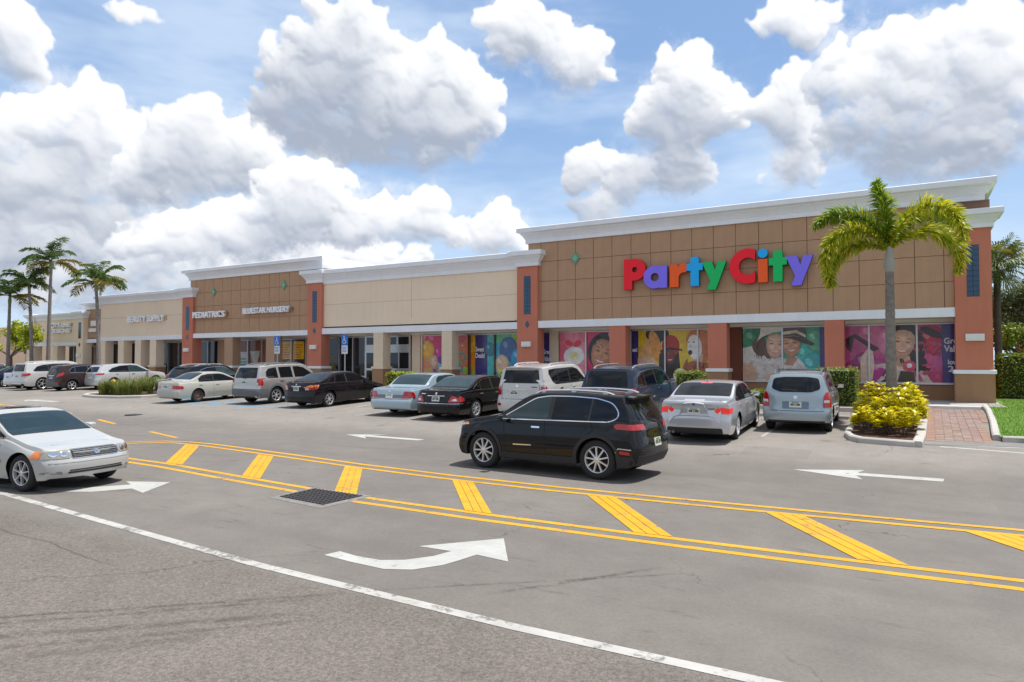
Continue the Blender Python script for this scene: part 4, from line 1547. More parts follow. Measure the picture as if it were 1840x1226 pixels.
window(B, -22.62, -18.6, 1.06, 3.68, (-22.55, -20.80), p, mat('dark_mullion', (.08, .08, .08), .5))
for (tx, x0, x1, z0, z1) in (('Sweet', -22.12, -21.5, 2.62, 2.92), ('Deals!', -22.12, -21.45, 2.25, 2.55)):
    o = text_mesh('print_text', tx, .3, .0005, M_ptxt, B, offset=.008)
    fit_text(o, x0, x1, z0, z1, YG - .075)

# ---------------- C: second brown store
Cb = thing('store_building', 'brown panelled store with PEDIATRICS sign and tall white cornice', 'shop building')
box('wall', M_joint, Cb, -46.95, -33.35, YW + .046, YF + 24, 4.0, 8.16)
box('end_wall', M_red, Cb, -33.345, -33.0, YW + .1, YF + 24, 7.0, 8.15)
panels(Cb, -46.9 - .35, 1.0, 15, [8.155, 7.15, 6.14, 5.13, 4.125], YW + .046, -46.95, -33.35)
cornice(Cb, -46.95, -33.2, 8.15, 8.92, YW, .46, YF + 24)
canopy(Cb, -46.33, -34.3, 3.78, 4.12)
for (a, b) in ((-42.75, -41.85), (-38.35, -37.5)):
    pillar(Cb, a, b, 3.808, M_brcol)
diamond(Cb, -36.75, 7.26, YW)
diamond(Cb, -44.15, 7.14, YW)
shop_wall(Cb, -49.5, -35.52, ZS - .1, .95, M_brcol)
shop_wall(Cb, -49.5, -35.52, 3.66, 3.84, M_soffit)
box('backing', M_dark, Cb, -49.5, -35.52, YG + .19, YG + .25, .3, 3.72)
window(Cb, -49.4, -45.8, .96, 3.64, (-48.2, -46.85))
shop_wall(Cb, -45.78, -43.8, .95, 3.66, M_brcol)
p = Print(-43.7, -40.4, .96, 3.64, (.17, .055, .035))
for q in range(16):
    p.p([(-43.65 + q * .2, 2.6), (-43.60 + q * .2, 2.6), (-43.60 + q * .2, 3.6), (-43.65 + q * .2, 3.6)], (.11, .035, .022))
p.p([(-43.6, 1.0), (-42.35, 1.0), (-42.35, 2.75), (-43.6, 2.75)], (.46, .46, .45))
for q in range(4):
    p.p([(-43.5, 2.28 - q * .22), (-42.5 + .1 * (q % 2), 2.28 - q * .22), (-42.5, 2.16 - q * .22), (-43.5, 2.14 - q * .22)], (.03, .25, .22))
p.p([(-42.1, 2.8), (-41.0, 2.8), (-41.5, 1.2)], (.36, .35, .32))
window(Cb, -43.7, -40.4, .96, 3.64, (-42.25, -40.75), p)
shop_wall(Cb, -40.38, -38.95, .95, 3.66, M_brcol)
p = Print(-38.9, -36.4, .96, 3.64, (.03, .022, .02))
for (a, b) in ((-38.85, -37.75), (-37.6, -36.5)):
    p.p([(a, 2.2), (b, 2.2), (b, 3.45), (a, 3.45)], (.62, .36, .015))
    for q in range(6):
        p.p([(a + .12, 3.24 - q * .17), (b - .14 - .1 * (q % 3), 3.24 - q * .17), (b - .14 - .1 * (q % 3), 3.16 - q * .17), (a + .12, 3.16 - q * .17)], (.42, .12, .015))
for q in range(14):
    p.e(-38.8 + random.random() * 2.2, 1.2 + random.random() * .9, .12 + .2 * random.random(), .08 + .1 * random.random(), random.choice([(.30, .20, .12), (.42, .34, .26), (.12, .07, .04), (.36, .24, .2)]), random.random())
window(Cb, -38.9, -36.4, .96, 3.64, (-37.67,), p)
shop_wall(Cb, -36.38, -35.52, .95, 3.66, M_brcol)
for (tx, x0, x1, z0, z1, lb) in (('PEDIATRICS', -46.28, -42.65, 5.26, 5.72, 'white PEDIATRICS letters on the second brown store'), ('BLUESTAR NURSERY', -40.66, -35.97, 5.39, 5.80, 'long white lettering right of the PEDIATRICS sign')):
    s = thing('shop_lettering', lb, 'shop sign', (0, YW - .05, 0), group='white shop name letters')
    letters(s, tx, .5, x0, x1, z0, z1, -.16)
    box('raceway', mat('sign_raceway', (.30, .17, .10), .7), s, x0 + .05, x1 + .12, -.075, .06, z0 + .08, z1 - .08)

# ---------------- D: second tan store
D = thing('store_building', 'tan store with white BEAUTY SUPPLY sign and four tan columns', 'shop building')
box('wall', M_tan, D, -58.95, -46.6, YW, YF + 24, 4.0, 7.2)
box('wall_joint', mat('tan_joint'), D, -58.9, -47.65, YW - .003, YW + .01, 5.62, 5.635)
cornice(D, -58.95, -46.7, 6.82, 7.52, YW, .42, YF + 24)
pier(D, -47.6, -46.34, 6.90, M_red, tiles=(4.4, 6.2))
cornice(D, -47.6, -46.34, 6.86, 7.54, YF, .40, YF + 1.2, dz=.004)
canopy(D, -58.9, -47.61, 3.73, 4.05)
for (a, b) in ((-58.75, -57.95), (-56.1, -55.3), (-53.75, -52.95), (-51.75, -50.95)):
    pillar(D, a, b, 3.758, M_tan, cap=M_cream)
shop_wall(D, -62, -49.52, ZS - .1, .95, M_tan)
shop_wall(D, -62, -49.52, 3.6, 3.8, M_soffit)
box('backing', M_dark, D, -62, -49.52, YG + .19, YG + .25, .3, 3.72)
window(D, -53.0, -49.55, .96, 3.58, (-51.9, -50.5))
shop_wall(D, -55.9, -53.02, .95, 3.6, M_tan)
window(D, -58.6, -55.92, .96, 3.58, (-57.5,))
window(D, -61.9, -58.7, .96, 3.58, (-60.4,))
s = thing('shop_lettering', 'white BEAUTY SUPPLY letters on the tan store', 'shop sign', (0, YW, 0), group='white shop name letters')
letters(s, 'BEAUTY SUPPLY', .5, -54.74, -49.9, 5.18, 5.68, -.16)
box('raceway', mat('sign_raceway_tan', (.55, .42, .26), .7), s, -54.6, -49.8, -.075, .0, 5.28, 5.56)

# ---------------- E + F: farther shops
Eb = thing('store_building', 'narrow dark brown store between the two far tan stores', 'shop building')
box('wall', M_joint, Eb, -61.6, -58.97, YW + .246, YF + 24, 4.0, 6.6)
panels(Eb, -61.6, .9, 3, [6.55, 5.7, 4.85, 4.02], YW + .246, -61.6, -58.97)
cornice(Eb, -61.6, -59.2, 6.5, 7.05, YW + .2, .36, YF + 24)
canopy(Eb, -61.6, -58.95, 3.62, 3.95, YF + .3)
shop_wall(Eb, -62.8, -62.02, ZS - .1, 3.7, M_brcol)
s = thing('shop_lettering', 'two small white panels on the narrow dark brown store', 'shop sign', (0, YW + .2, 0), group='white shop name letters')
box('panel', M_lampw, s, -60.6, -59.8, -.14, .0, 5.05, 5.5)
box('panel', M_lampw, s, -60.9, -59.8, -.14, .0, 4.55, 4.85)
F = thing('store_building', 'farthest low tan store behind the tall thin palms', 'shop building')
box('wall', M_tan, F, -70.3, -61.3, YW, YF + 24, 3.7, 6.1)
cornice(F, -70.3, -61.5, 5.72, 6.30, YW, .36, YF + 24)
pier(F, -62.3, -61.25, 5.75, M_tan, tiles=(4.0, 5.4), trim=(1.5, 1.6), base_m=M_tan)
cornice(F, -62.3, -61.25, 5.74, 6.34, YF, .34, YF + 1.2, dz=.004)
pier(F, -70.4, -69.5, 5.75, M_tan, tiles=(4.0, 5.4), trim=(1.5, 1.6), base_m=M_tan)
cornice(F, -70.4, -69.5, 5.74, 6.34, YF, .34, YF + 1.2, dz=.004)
canopy(F, -69.49, -62.31, 3.40, 3.72)
pillar(F, -66.2, -65.5, 3.428, M_tan, cap=M_cream)
shop_wall(F, -66.9, -62.0, ZS - .1, .9, M_tan)
window(F, -66.9, -62.05, .91, 3.4, (-65.9, -64.6, -63.3))
box('backing', M_dark, F, -66.9, -62.0, YG + .19, YG + .25, .3, 3.5)
for (tx, x0, x1, z0, z1) in (('CITY-LINE', -66.6, -63.4, 5.05, 5.42), ('DESIGNS', -66.6, -63.5, 4.55, 4.88)):
    s = thing('shop_lettering', 'upper row of white letters on the farthest tan store' if z0 > 5 else 'lower row of white letters on the farthest tan store', 'shop sign', (0, YW, 0), group='white shop name letters')
    letters(s, tx, .5, x0, x1, z0, z1, -.14)
    box('raceway', mat('sign_raceway_tan'), s, x0 + .05, x1 + .1, -.06, .0, z0 + .06, z1 - .06)
G = thing('peach_building', 'plain peach stucco building wall far behind the shops at left', 'building')
box('wall', M_peach, G, -150, -74, 45, 75, 0, 6.2)
box('parapet', mat('peach_trim', (.70, .52, .38), .8), G, -150.2, -73.8, 44.8, 75.2, 6.2, 6.5)
box('roof_unit', M_roof, G, -120, -117, 52, 54, 6.5, 7.6)

wall_lamp(2.36, 3.01, YF - .0, 'white wall lamp on the rightmost terracotta pier')
wall_lamp(-17.72, 2.98, YF, 'white wall lamp on the pier right of the low tan store', .55)
wall_lamp(-33.68, 2.98, YF, 'white wall lamp on the pier left of the low tan store', .55)
wall_lamp(-46.98, 2.90, YF, 'white wall lamp on the pier left of the PEDIATRICS sign', .55)
wall_lamp(-61.8, 2.55, YF, 'white wall lamp on the far tan pier', .5)

# ------------------------------------------------------------------ cars
M_tyre = mat('tyre_rubber', (.022, .022, .023), .85, var=.15, vscale=12)
M_plas = mat('black_plastic', (.022, .022, .024), .6)
M_gry = mat('grey_plastic', (.12, .125, .135), .65)
M_chr = mat('chrome', (.78, .78, .80), .10, 1.0)
M_alloy = mat('alloy_wheel', (.70, .70, .71), .3, .55)
M_alloyd = mat('dull_alloy_wheel', (.40, .40, .42), .4, .6)
M_steel = mat('rusty_steel_wheel', (.16, .09, .07), .75, .2, var=.35, vscale=14)
M_autog = mat('tinted_car_glass', (.004, .006, .009), .02, spec=.4)
M_autog2 = mat('clear_car_glass', (.022, .045, .052), .02, spec=.5)
M_autog3 = mat('windscreen_glass', (.008, .028, .042), .02, spec=.4)
M_seam = mat('panel_gap', (.006, .006, .007), .8)
M_redl = mat('red_lamp', (.42, .006, .008), .10, coat=1.0)
M_redlit = mat('lit_red_lamp', (.95, .03, .02), .15, coat=1.0, emit=.12)
M_amb = mat('amber_lamp', (.75, .20, .015), .12, coat=1.0)
M_clr = mat('clear_lamp', (.62, .62, .60), .10, .3, coat=1.0)
M_under = mat('car_underside', (.008, .008, .009), .9)
M_plate = mat('licence_plate', (.66, .68, .66), .4)
M_plateg = mat('licence_plate_green', (.05, .16, .09), .5)
M_plateo = mat('licence_plate_orange', (.70, .22, .02), .5)
M_rotor = mat('brake_disc', (.10, .10, .10), .45, .6)


def paint(name, c, metal=.35, rough=.32, flake=True):
    dark = max(c) < .08
    if max(c) < .03:
        c = tuple(q * .4 for q in c)
    return mat('paint_' + name, c, rough if not dark else .45, metal if not dark else 0.0, coat=1.0 if not dark else .8, coat_rough=.03, spec=.5 if not dark else .05)


def gsm(pts, sig=.06, n=400):
    """smoothed interpolation through (x, z) points"""
    xs = np.array([p[0] for p in pts], float)
    zs = np.array([p[1] for p in pts], float)
    lo, hi = xs[0], xs[-1]
    g = np.linspace(lo - .6, hi + .6, n)
    v = np.interp(g, xs, zs)
    dx = g[1] - g[0]
    kk = int(3 * sig / dx) + 1
    ker = np.exp(-.5 * (np.arange(-kk, kk + 1) * dx / sig) ** 2)
    ker /= ker.sum()
    v = np.convolve(np.pad(v, kk, mode='edge'), ker, mode='valid')
    return lambda x: float(np.interp(x, g, v))


def rnd(poly, r=.06, n=4):
    """round the corners of an outline"""
    out = []
    m = len(poly)
    for i in range(m):
        p, a, b = Vector(poly[i]), Vector(poly[i - 1]), Vector(poly[(i + 1) % m])
        ra = min(r, (a - p).length * .45)
        rb = min(r, (b - p).length * .45)
        q0, q1 = p + (a - p).normalized() * ra, p + (b - p).normalized() * rb
        for k in range(n + 1):
            t = k / n
            out.append(tuple(q0 * (1 - t) ** 2 + p * 2 * t * (1 - t) + q1 * t * t))
    return out


def clip_x(poly, x0a, x0b, sgn):
    """keep the part of an (x, z) outline on one side of the slanted line x = a + b*(z-1)"""
    out = []
    n = len(poly)
    f = lambda p: (p[0] - (x0a + x0b * (p[1] - 1.0))) * sgn
    for i in range(n):
        a, b = poly[i], poly[(i + 1) % n]
        fa, fb = f(a), f(b)
        if fa >= 0:
            out.append(a)
        if (fa >= 0) != (fb >= 0):
            t = fa / (fa - fb)
            out.append((a[0] + (b[0] - a[0]) * t, a[1] + (b[1] - a[1]) * t))
    return out


def grow(poly, d):
    """offset an outline outwards"""
    n = len(poly)
    area = sum(poly[i][0] * poly[(i + 1) % n][1] - poly[(i + 1) % n][0] * poly[i][1] for i in range(n))
    s = 1 if area > 0 else -1
    out = []
    for i in range(n):
        p, a, b = Vector(poly[i]), Vector(poly[i - 1]), Vector(poly[(i + 1) % n])
        t = (b - a)
        if t.length < 1e-9:
            out.append(tuple(p))
            continue
        t.normalize()
        out.append((p.x + t.y * d * s, p.y - t.x * d * s))
    return out


WHEELS = {}


def wheel_meshes(r, w, style):
    key = (round(r, 3), style)
    if key in WHEELS:
        return WHEELS[key]
    rim_r = r * {'suv': .66, 'big': .74, 'steel': .62}.get(style, .68)
    # lies in x-z, axle along y, outside face at +y
    ty = MB()
    h = w / 2
    ty.lathe([(rim_r * .98, -h * .85), (rim_r + .01, -h), (r - .045, -h), (r - .012, -h * .86), (r, -h * .6), (r, h * .6), (r - .012, h * .86), (r - .045, h), (rim_r + .01, h), (rim_r * .98, h * .85)], 36, 'y')
    tyre = ty.mesh('tyre', M_tyre, True, sharp=50)
    rm = MB()
    M_rim = M_steel if style == 'steel' else (M_alloyd if style == 'dull' else M_alloy)
    rm.lathe([(rim_r * .93, -h * .6), (rim_r * .95, h * .7), (rim_r * 1.0, h * .92), (rim_r * .97, h * .97), (rim_r * .93, h * .9), (rim_r * .90, h * .4)], 32, 'y')
    ns = {'five': 5, 'suv': 6, 'big': 5, 'multi': 9, 'seven': 7, 'hub': 8, 'dull': 7}.get(style, 0)
    if style == 'steel':
        rm.lathe([(rim_r * .92, h * .45), (rim_r * .75, h * .35), (rim_r * .55, h * .5), (rim_r * .38, h * .62), (rim_r * .2, h * .55), (0.001, h * .55)], 28, 'y')
    else:
        hub = rim_r * .2
        rm.lathe([(rim_r * .24, h * .3), (hub, h * .86), (hub * .7, h * .92), (.001, h * .92)], 20, 'y')
        wid = {'five': .30, 'suv': .26, 'big': .26, 'multi': .25, 'seven': .20, 'hub': .2, 'dull': .2}[style]
        for k in range(ns):
            a = 2 * math.pi * k / ns + .3
            ca, sa = math.cos(a), math.sin(a)
            prs = [(hub * .8, wid * .55), (rim_r * .55, wid * (.36 if style != 'multi' else .40)), (rim_r * .93, wid * (.62 if style in ('five', 'big', 'suv') else .5))]
            vs_, fs = [], []
            for (rr, ww) in prs:
                hw = ww * rim_r * .5
                yo = h * (.90 if rr < rim_r * .5 else .84)
                for (sx, yy) in ((-1, yo), (1, yo), (1, h * .4), (-1, h * .4)):
                    px, pz = rr, sx * hw
                    vs_.append((px * ca - pz * sa, yy, px * sa + pz * ca))
            for i in range(2):
                for j in range(4):
                    fs.append((i * 4 + j, i * 4 + (j + 1) % 4, i * 4 + 4 + (j + 1) % 4, i * 4 + 4 + j))
            rm.add(vs_, fs)
    rim = rm.mesh('rim', M_rim, True, sharp=40)
    dk = MB()
    dk.lathe([(rim_r * .94, h * .30), (rim_r * .6, h * .28), (.001, h * .28)], 24, 'y')
    dk.lathe([(rim_r * .94, -h * .8), (.001, -h * .8)], 24, 'y')
    disc = dk.mesh('wheel', M_under, False)
    WHEELS[key] = (disc, tyre, rim)
    return WHEELS[key]


class Car:
    def __init__(s, L, W, H, wb, fo, wr, top, belt, rear, front, tumble=.28, round_r=.30, round_f=.42, clear=.19, flare=0.0, nroof=3.0, taper=(.05, .07), zsill=.30):
        s.L, s.W, s.H, s.wb, s.fo, s.wr = L, W, H, wb, fo, wr
        s.ro = L - wb - fo
        s.xr, s.xf = s.ro, s.ro + wb
        s.top = gsm(top, .07)
        s.belt = gsm(belt, .15)
        s.rear_f = gsm(rear, .035)
        s.front_f = gsm(front, .035)
        s.tumble, s.rr, s.rf, s.clear, s.nroof = tumble, round_r, round_f, clear, nroof
        s.taper = taper
        s.arch = wr + .045
        s.flare = flare

    def w(s, x):
        t = 0
        if x > s.xf:
            t = s.taper[1] * ((x - s.xf) / s.fo) ** 2
        elif x < s.xr:
            t = s.taper[0] * ((s.xr - x) / s.ro) ** 2
        return s.W / 2 * (1 - t)

    def side(s, x, z, zs):
        """half width of the lower body"""
        zm = .60
        w = s.w(x)
        if z < zm:
            y = w - .085 * ((zm - z) / (zm - .15)) ** 2.2
        else:
            y = w - .045 * ((z - zm) / max(.1, zs - zm)) ** 2
        return y

    def section(s, x):
        zt = s.top(x)
        zs = min(s.belt(x), zt - .045)
        z0 = s.clear + .02
        end = min(x, s.L - x)
        if end < .5:
            z0 += .05 * (1 - end / .5)
        for xc in (s.xr, s.xf):
            d = abs(x - xc)
            if d < s.arch:
                z0 = max(z0, s.wr + math.sqrt(max(0, s.arch ** 2 - d * d)))
        z0 = min(z0, zs - .06)
        pts = []
        for i in range(9):
            z = z0 + (zs - z0) * i / 8
            pts.append((s.side(x, z, zs), z))
        ws = pts[-1][0]
        gh = zt - zs
        ze = zs + gh * .84
        we = ws - .018 - s.tumble * (ze - zs)
        for i in range(1, 7):
            t = i / 6
            pts.append((ws - .018 * min(1, t * 6) - s.tumble * (ze - zs) * (t ** 1.15), zs + (ze - zs) * t))
        n = s.nroof
        for i in range(1, 10):
            a = math.pi / 2 * i / 9
            pts.append((we * max(0, math.cos(a)) ** (2 / n), ze + (zt - ze) * math.sin(a) ** (2 / n)))
        return pts, z0

    def ends(s, x, y, z):
        w = s.W / 2
        q = min(1, abs(y) / w)
        lo = s.rear_f(z) + s.rr * (1 - (1 - q ** 3.2) ** (1 / 3.2))
        hi = s.L - s.front_f(z) - s.rf * (1 - (1 - q ** 2.6) ** (1 / 2.6))
        return min(max(x, lo), hi)

    def body(s):
        xs = list(np.arange(0, s.L + .001, .07))
        xs[-1] = s.L
        for xc in (s.xr, s.xf):
            for k in range(0, 19):
                xs.append(xc + s.arch * math.cos(math.pi * k / 18))
            xs += [xc - s.arch - .004, xc + s.arch + .004]
        xs = sorted(x for x in xs if 0 <= x <= s.L)
        xx = [xs[0]]
        for x in xs[1:]:
            if x - xx[-1] > .003:
                xx.append(x)
        V, F = [], []
        n = None
        for x in xx:
            pts, z0 = s.section(x)
            n = len(pts)
            for (y, z) in pts:
                V.append((s.ends(x, y, z), y, z))
        m = len(xx)
        for i in range(m - 1):
            for j in range(n - 1):
                F.append((i * n + j, i * n + j + 1, (i + 1) * n + j + 1, (i + 1) * n + j))
        # end caps
        for (ri, x) in ((0, xx[0]), (m - 1, xx[-1])):
            base = [(y, z) for (y, z) in s.section(x)[0]]
            base = [(base[0][0] * k_ / 5, base[0][1]) for k_ in range(5)] + base
            nb_ = len(base)
            zc = (base[0][1] + base[-1][1]) / 2
            prev = []
            for (y, z) in base[:5]:
                V.append((s.ends(-9 if ri == 0 else 99, y, z), y, z))
                prev.append(len(V) - 1)
            prev += [ri * n + j for j in range(n)]
            for kk in (.92, .8, .65, .5, .35, .2, .08):
                cur = []
                for (y, z) in base:
                    yy_, zz = y * kk, zc + (z - zc) * (kk * .5 + .5 * kk)
                    V.append((s.ends(-9 if ri == 0 else 99, yy_, zz), yy_, zz))
                    cur.append(len(V) - 1)
                for j in range(nb_ - 1):
                    F.append((prev[j], prev[j + 1], cur[j + 1], cur[j]))
                prev = cur
            # inner rows down to the centre line are closed by the mirrored half
            V.append((s.ends(-9 if ri == 0 else 99, 0, zc), 0, zc))
            c = len(V) - 1
            for j in range(nb_ - 1):
                F.append((prev[j], prev[j + 1], c))
        nv = len(V)
        V2 = V + [(x, -y, z) for (x, y, z) in V]
        F2 = F + [tuple(reversed([i + nv for i in f])) for f in F]
        bm = bmesh.new()
        bv = [bm.verts.new(p) for p in V2]
        for f in F2:
            try:
                bm.faces.new([bv[i] for i in f])
            except ValueError:
                pass
        bmesh.ops.remove_doubles(bm, verts=bm.verts, dist=.0015)
        bmesh.ops.dissolve_degenerate(bm, edges=bm.edges, dist=.0008)
        bmesh.ops.recalc_face_normals(bm, faces=bm.faces)
        bm.normal_update()
        return bm

    def start(s, name, label, cat, pm, loc, heading, pitch=0.0, group='parked cars', roll=0):
        s.root = thing(name, label, cat, loc, 0, group)
        s.root.rotation_euler = (0, -pitch, heading)
        bm = s.body()
        s.bvh = BVHTree.FromBMesh(bm)
        me = bpy.data.meshes.new('body')
        bm.to_mesh(me)
        bm.free()
        for v in me.vertices:
            v.co.x -= s.ro
        me.materials.append(pm)
        me.polygons.foreach_set('use_smooth', [True] * len(me.polygons))
        me.set_sharp_from_angle(angle=R(32))
        s.bodyo = obj('body', me, s.root)
        # dark underside with wheel wells
        u = MB()
        hw = s.W / 2 - .10
        zf = s.clear + .03
        zt_ = .62
        u.box(.25 - s.ro, s.xr - s.arch - .0 - s.ro, -hw, hw, zf, zt_)
        u.box(s.xr + s.arch - s.ro, s.xf - s.arch - s.ro, -hw, hw, zf, zt_)
        u.box(s.xf + s.arch - s.ro, s.L - .35 - s.ro, -hw, hw, zf, zt_)
        wi = s.W / 2 - .32
        for xc in (s.xr, s.xf):
            u.box(xc - s.arch + .002 - s.ro, xc + s.arch - .002 - s.ro, -wi, wi, zf + .02, .80)
        u.build('underbody', M_under, s.root)
        return s

    def hit(s, view, a, b, sg=1):
        if view == 'side':
            o, d = Vector((a, sg * 3, b)), Vector((0, -sg, 0))
        elif view == 'rear':
            o, d = Vector((-3, a, b)), Vector((1, 0, 0))
        elif view == 'front':
            o, d = Vector((s.L + 3, a, b)), Vector((-1, 0, 0))
        else:
            o, d = Vector((a, b, 4)), Vector((0, 0, -1))
        loc, nor, idx, dist = s.bvh.ray_cast(o, d)
        if loc is None or (view != 'top' and (d.dot(nor) > -.02)):
            q = {'side': Vector((a, sg * s.W / 2, b)), 'rear': Vector((.1, a, b)), 'front': Vector((s.L - .1, a, b)), 'top': Vector((a, b, 1.4))}[view]
            r_ = s.bvh.find_nearest(q)
            loc, nor = r_[0], r_[1]
        if nor.dot(d) > 0:
            nor = -nor
        return loc, nor

    def patch(s, name, m, items, off=.006, skirt=.02, ds=.09, parent=None, bulge=0.0):
        """surface piece: outlines thrown on to the body from the side / rear / front / top"""
        b = MB()
        for it in items:
            view, poly = it[0], it[1]
            sg = it[2] if len(it) > 2 else 1
            P2 = []
            n = len(poly)
            for i in range(n):
                a, c = Vector(poly[i]), Vector(poly[(i + 1) % n])
                k = max(1, int((c - a).length / ds))
                for t in range(k):
                    P2.append(a.lerp(c, t / k))
            # drop repeated points
            Q = []
            for p in P2:
                if not Q or (p - Q[-1]).length > 1e-4:
                    Q.append(p)
            if (Q[0] - Q[-1]).length < 1e-4:
                Q.pop()
            nb = len(Q)
            x0, x1 = min(p.x for p in Q), max(p.x for p in Q)
            y0, y1 = min(p.y for p in Q), max(p.y for p in Q)
            inner = []
            if x1 - x0 > ds * 1.2 and y1 - y0 > ds * 1.2:
                xx_ = x0 + ds * .5
                while xx_ < x1:
                    yy_ = y0 + ds * .5
                    while yy_ < y1:
                        inner.append(Vector((xx_, yy_)))
                        yy_ += ds
                    xx_ += ds
            pts = Q + inner
            r_ = delaunay_2d_cdt(pts, [(i, (i + 1) % nb) for i in range(nb)], [list(range(nb))], 1, 1e-5)
            ov, oe, of = r_[0], r_[1], r_[2]
            V3, N3 = [], []
            for p in ov:
                l, nn = s.hit(view, p.x, p.y, sg)
                V3.append(l + nn * off)
                N3.append(nn)
            o = len(b.v)
            b.v.extend([(v.x - s.ro, v.y, v.z) for v in V3])
            cnt = {}
            dirv = {'side': Vector((0, sg, 0)), 'rear': Vector((-1, 0, 0)), 'front': Vector((1, 0, 0)), 'top': Vector((0, 0, 1))}[view]
            for f in of:
                nf = (V3[f[1]] - V3[f[0]]).cross(V3[f[2]] - V3[f[0]])
                if nf.dot(dirv) < 0:
                    f = list(reversed(f))
                b.f.append(tuple(i + o for i in f))
                b.mi.append(0)
                for i in range(len(f)):
                    e = (f[i], f[(i + 1) % len(f)])
                    cnt[e] = 1
            if skirt:
                for (i, j) in list(cnt):
                    if (j, i) not in cnt:
                        q = len(b.v)
                        a_, c_ = V3[i] - N3[i] * skirt, V3[j] - N3[j] * skirt
                        b.v.extend([(a_.x - s.ro, a_.y, a_.z), (c_.x - s.ro, c_.y, c_.z)])
                        b.f.append((j + o, i + o, q, q + 1))
                        b.mi.append(0)
        return b.build(name, m, parent or s.root, smooth=True, fix=False, sharp=40)

    def mirror(s, name, m, view, poly, off=.006, both=True, parent=None, **kw):
        for sg in ((1, -1) if both else (1,)):
            if view == 'side':
                s.patch(name, m, [('side', poly, sg)], off, parent=parent, **kw)
            else:
                pl = [((p[0], sg * p[1]) if view == 'top' else (sg * p[0], p[1])) for p in poly]
                s.patch(name, m, [(view, pl)], off, parent=parent, **kw)

    def lamp(s, name, m, rear_poly=None, side_poly=None, view='rear', off=.01, skirt=.03):
        for sg in (1, -1):
            it = []
            if rear_poly:
                it.append((view, [(sg * min(a, s.W / 2 - .07), b) for a, b in rear_poly]))
            if side_poly:
                lim = s.rr * .5 if view == 'rear' else 0
                it.append(('side', [(max(a, lim + (a * .15)), b) for a, b in side_poly], sg))
            s.patch(name, m, it, off, skirt=skirt, ds=.06)

    def strip_side(s, name, m, pts, w, off=.005, both=True, closed=False):
        """thin strip following points in the side view"""
        pl = strip(pts, w)
        for sg in ((1, -1) if both else (1,)):
            s.patch(name, m, [('side', pl, sg)], off, skirt=.006, ds=.12)

    def wheels(s, style, rear_style=None, tw=.215):
        tr = s.W / 2 - tw / 2 - .035
        for (x, st) in ((0, rear_style or style), (s.wb, style)):
            d, t, r_ = wheel_meshes(s.wr, tw, st)
            for sg in (1, -1):
                wo = obj('wheel', d, s.root, (x, sg * tr, s.wr))
                a = random.uniform(0, 6)
                wo.rotation_euler = (0, a, 0 if sg > 0 else math.pi)
                obj('tyre', t, wo)
                obj('rim', r_, wo)

    def dlo(s, poly, pillars, frame=None, fw=.022, glass=None, trim=None, drop=None):
        """side windows: outline split by slanted pillars"""
        for sg in (1, -1):
            if frame:
                s.patch('window_frame', frame, [('side', grow(poly, fw), sg)], .004, skirt=.01, ds=.12)
            s.patch('window_trim', trim or M_plas, [('side', grow(poly, .006), sg)], .007, skirt=.012, ds=.12)
            cuts = [None] + list(pillars) + [None]
            for i in range(len(cuts) - 1):
                p = poly
                if cuts[i] is not None:
                    xa, sl, w = cuts[i]
                    p = clip_x(p, xa + w / 2, sl, 1)
                if cuts[i + 1] is not None:
                    xa, sl, w = cuts[i + 1]
                    p = clip_x(p, xa - w / 2, sl, -1)
                if len(p) > 2:
                    g = glass[i] if isinstance(glass, (list, tuple)) else (glass or M_autog)
                    s.patch('side_window', g, [('side', p, sg)], .011, skirt=.006, ds=.12)

    def screen(s, x0, x1, in0=.07, in1=.06, m=None, name='windscreen', trim=True):
        """glass across the top surface between two stations"""
        def half(x, d):
            pts, _ = s.section(x)
            return pts[14][0] - d
        n = 6
        L_ = []
        for i in range(n + 1):
            x = x0 + (x1 - x0) * i / n
            L_.append((x, half(x, in0 + (in1 - in0) * i / n)))
        poly = L_ + [(a, -b) for a, b in L_[::-1]]
        if trim:
            s.patch(name + '_trim', M_plas, [('top', grow(poly, .022))], .003, skirt=.008, ds=.13)
        return s.patch(name, m or M_autog, [('top', poly)], .007, skirt=.008, ds=.13)

    def mirrors(s, x, z, m, m2=None, size=1.0):
        for sg in (1, -1):
            loc, nn = s.hit('side', x, z, sg)
            b = MB()
            n = 10
            w, h, d = .20 * size, .135 * size, .11 * size
            for k, (sc, dx) in enumerate(((.55, .10), (.92, .06), (1.0, 0), (.98, -.045), (.9, -.05))):
                for i in range(n):
                    a = 2 * math.pi * i / n
                    cy = (abs(math.cos(a)) ** .6) * math.copysign(1, math.cos(a)) * w / 2 * sc
                    cz = (abs(math.sin(a)) ** .6) * math.copysign(1, math.sin(a)) * h / 2 * sc
                    b.v.append((loc.x - s.ro + dx * size, loc.y + sg * (.14 * size) + cy, loc.z + .03 + cz))
            for k in range(4):
                for i in range(n):
                    b.f.append((k * n + i, k * n + (i + 1) % n, (k + 1) * n + (i + 1) % n, (k + 1) * n + i))
                    b.mi.append(0)
            b.f.append(tuple(range(n)))
            b.mi.append(0)
            b.f.append(tuple(reversed(range(4 * n, 5 * n))))
            b.mi.append(0)
            b.tube([(loc.x - s.ro, loc.y - sg * .02, loc.z), (loc.x - s.ro, loc.y + sg * .08, loc.z + .02)], .025 * size, 6)
            o = b.build('door_mirror', m, s.root, smooth=True)
            g = MB()
            g.add([(loc.x - s.ro - .053 * size, loc.y + sg * .14 * size + a * w * .4, loc.z + .03 + c * h * .4) for a, c in ((-1, -1), (1, -1), (1, 1), (-1, 1))], [(0, 1, 2, 3)])
            g.build('mirror_glass', M_chr, o, fix=False)

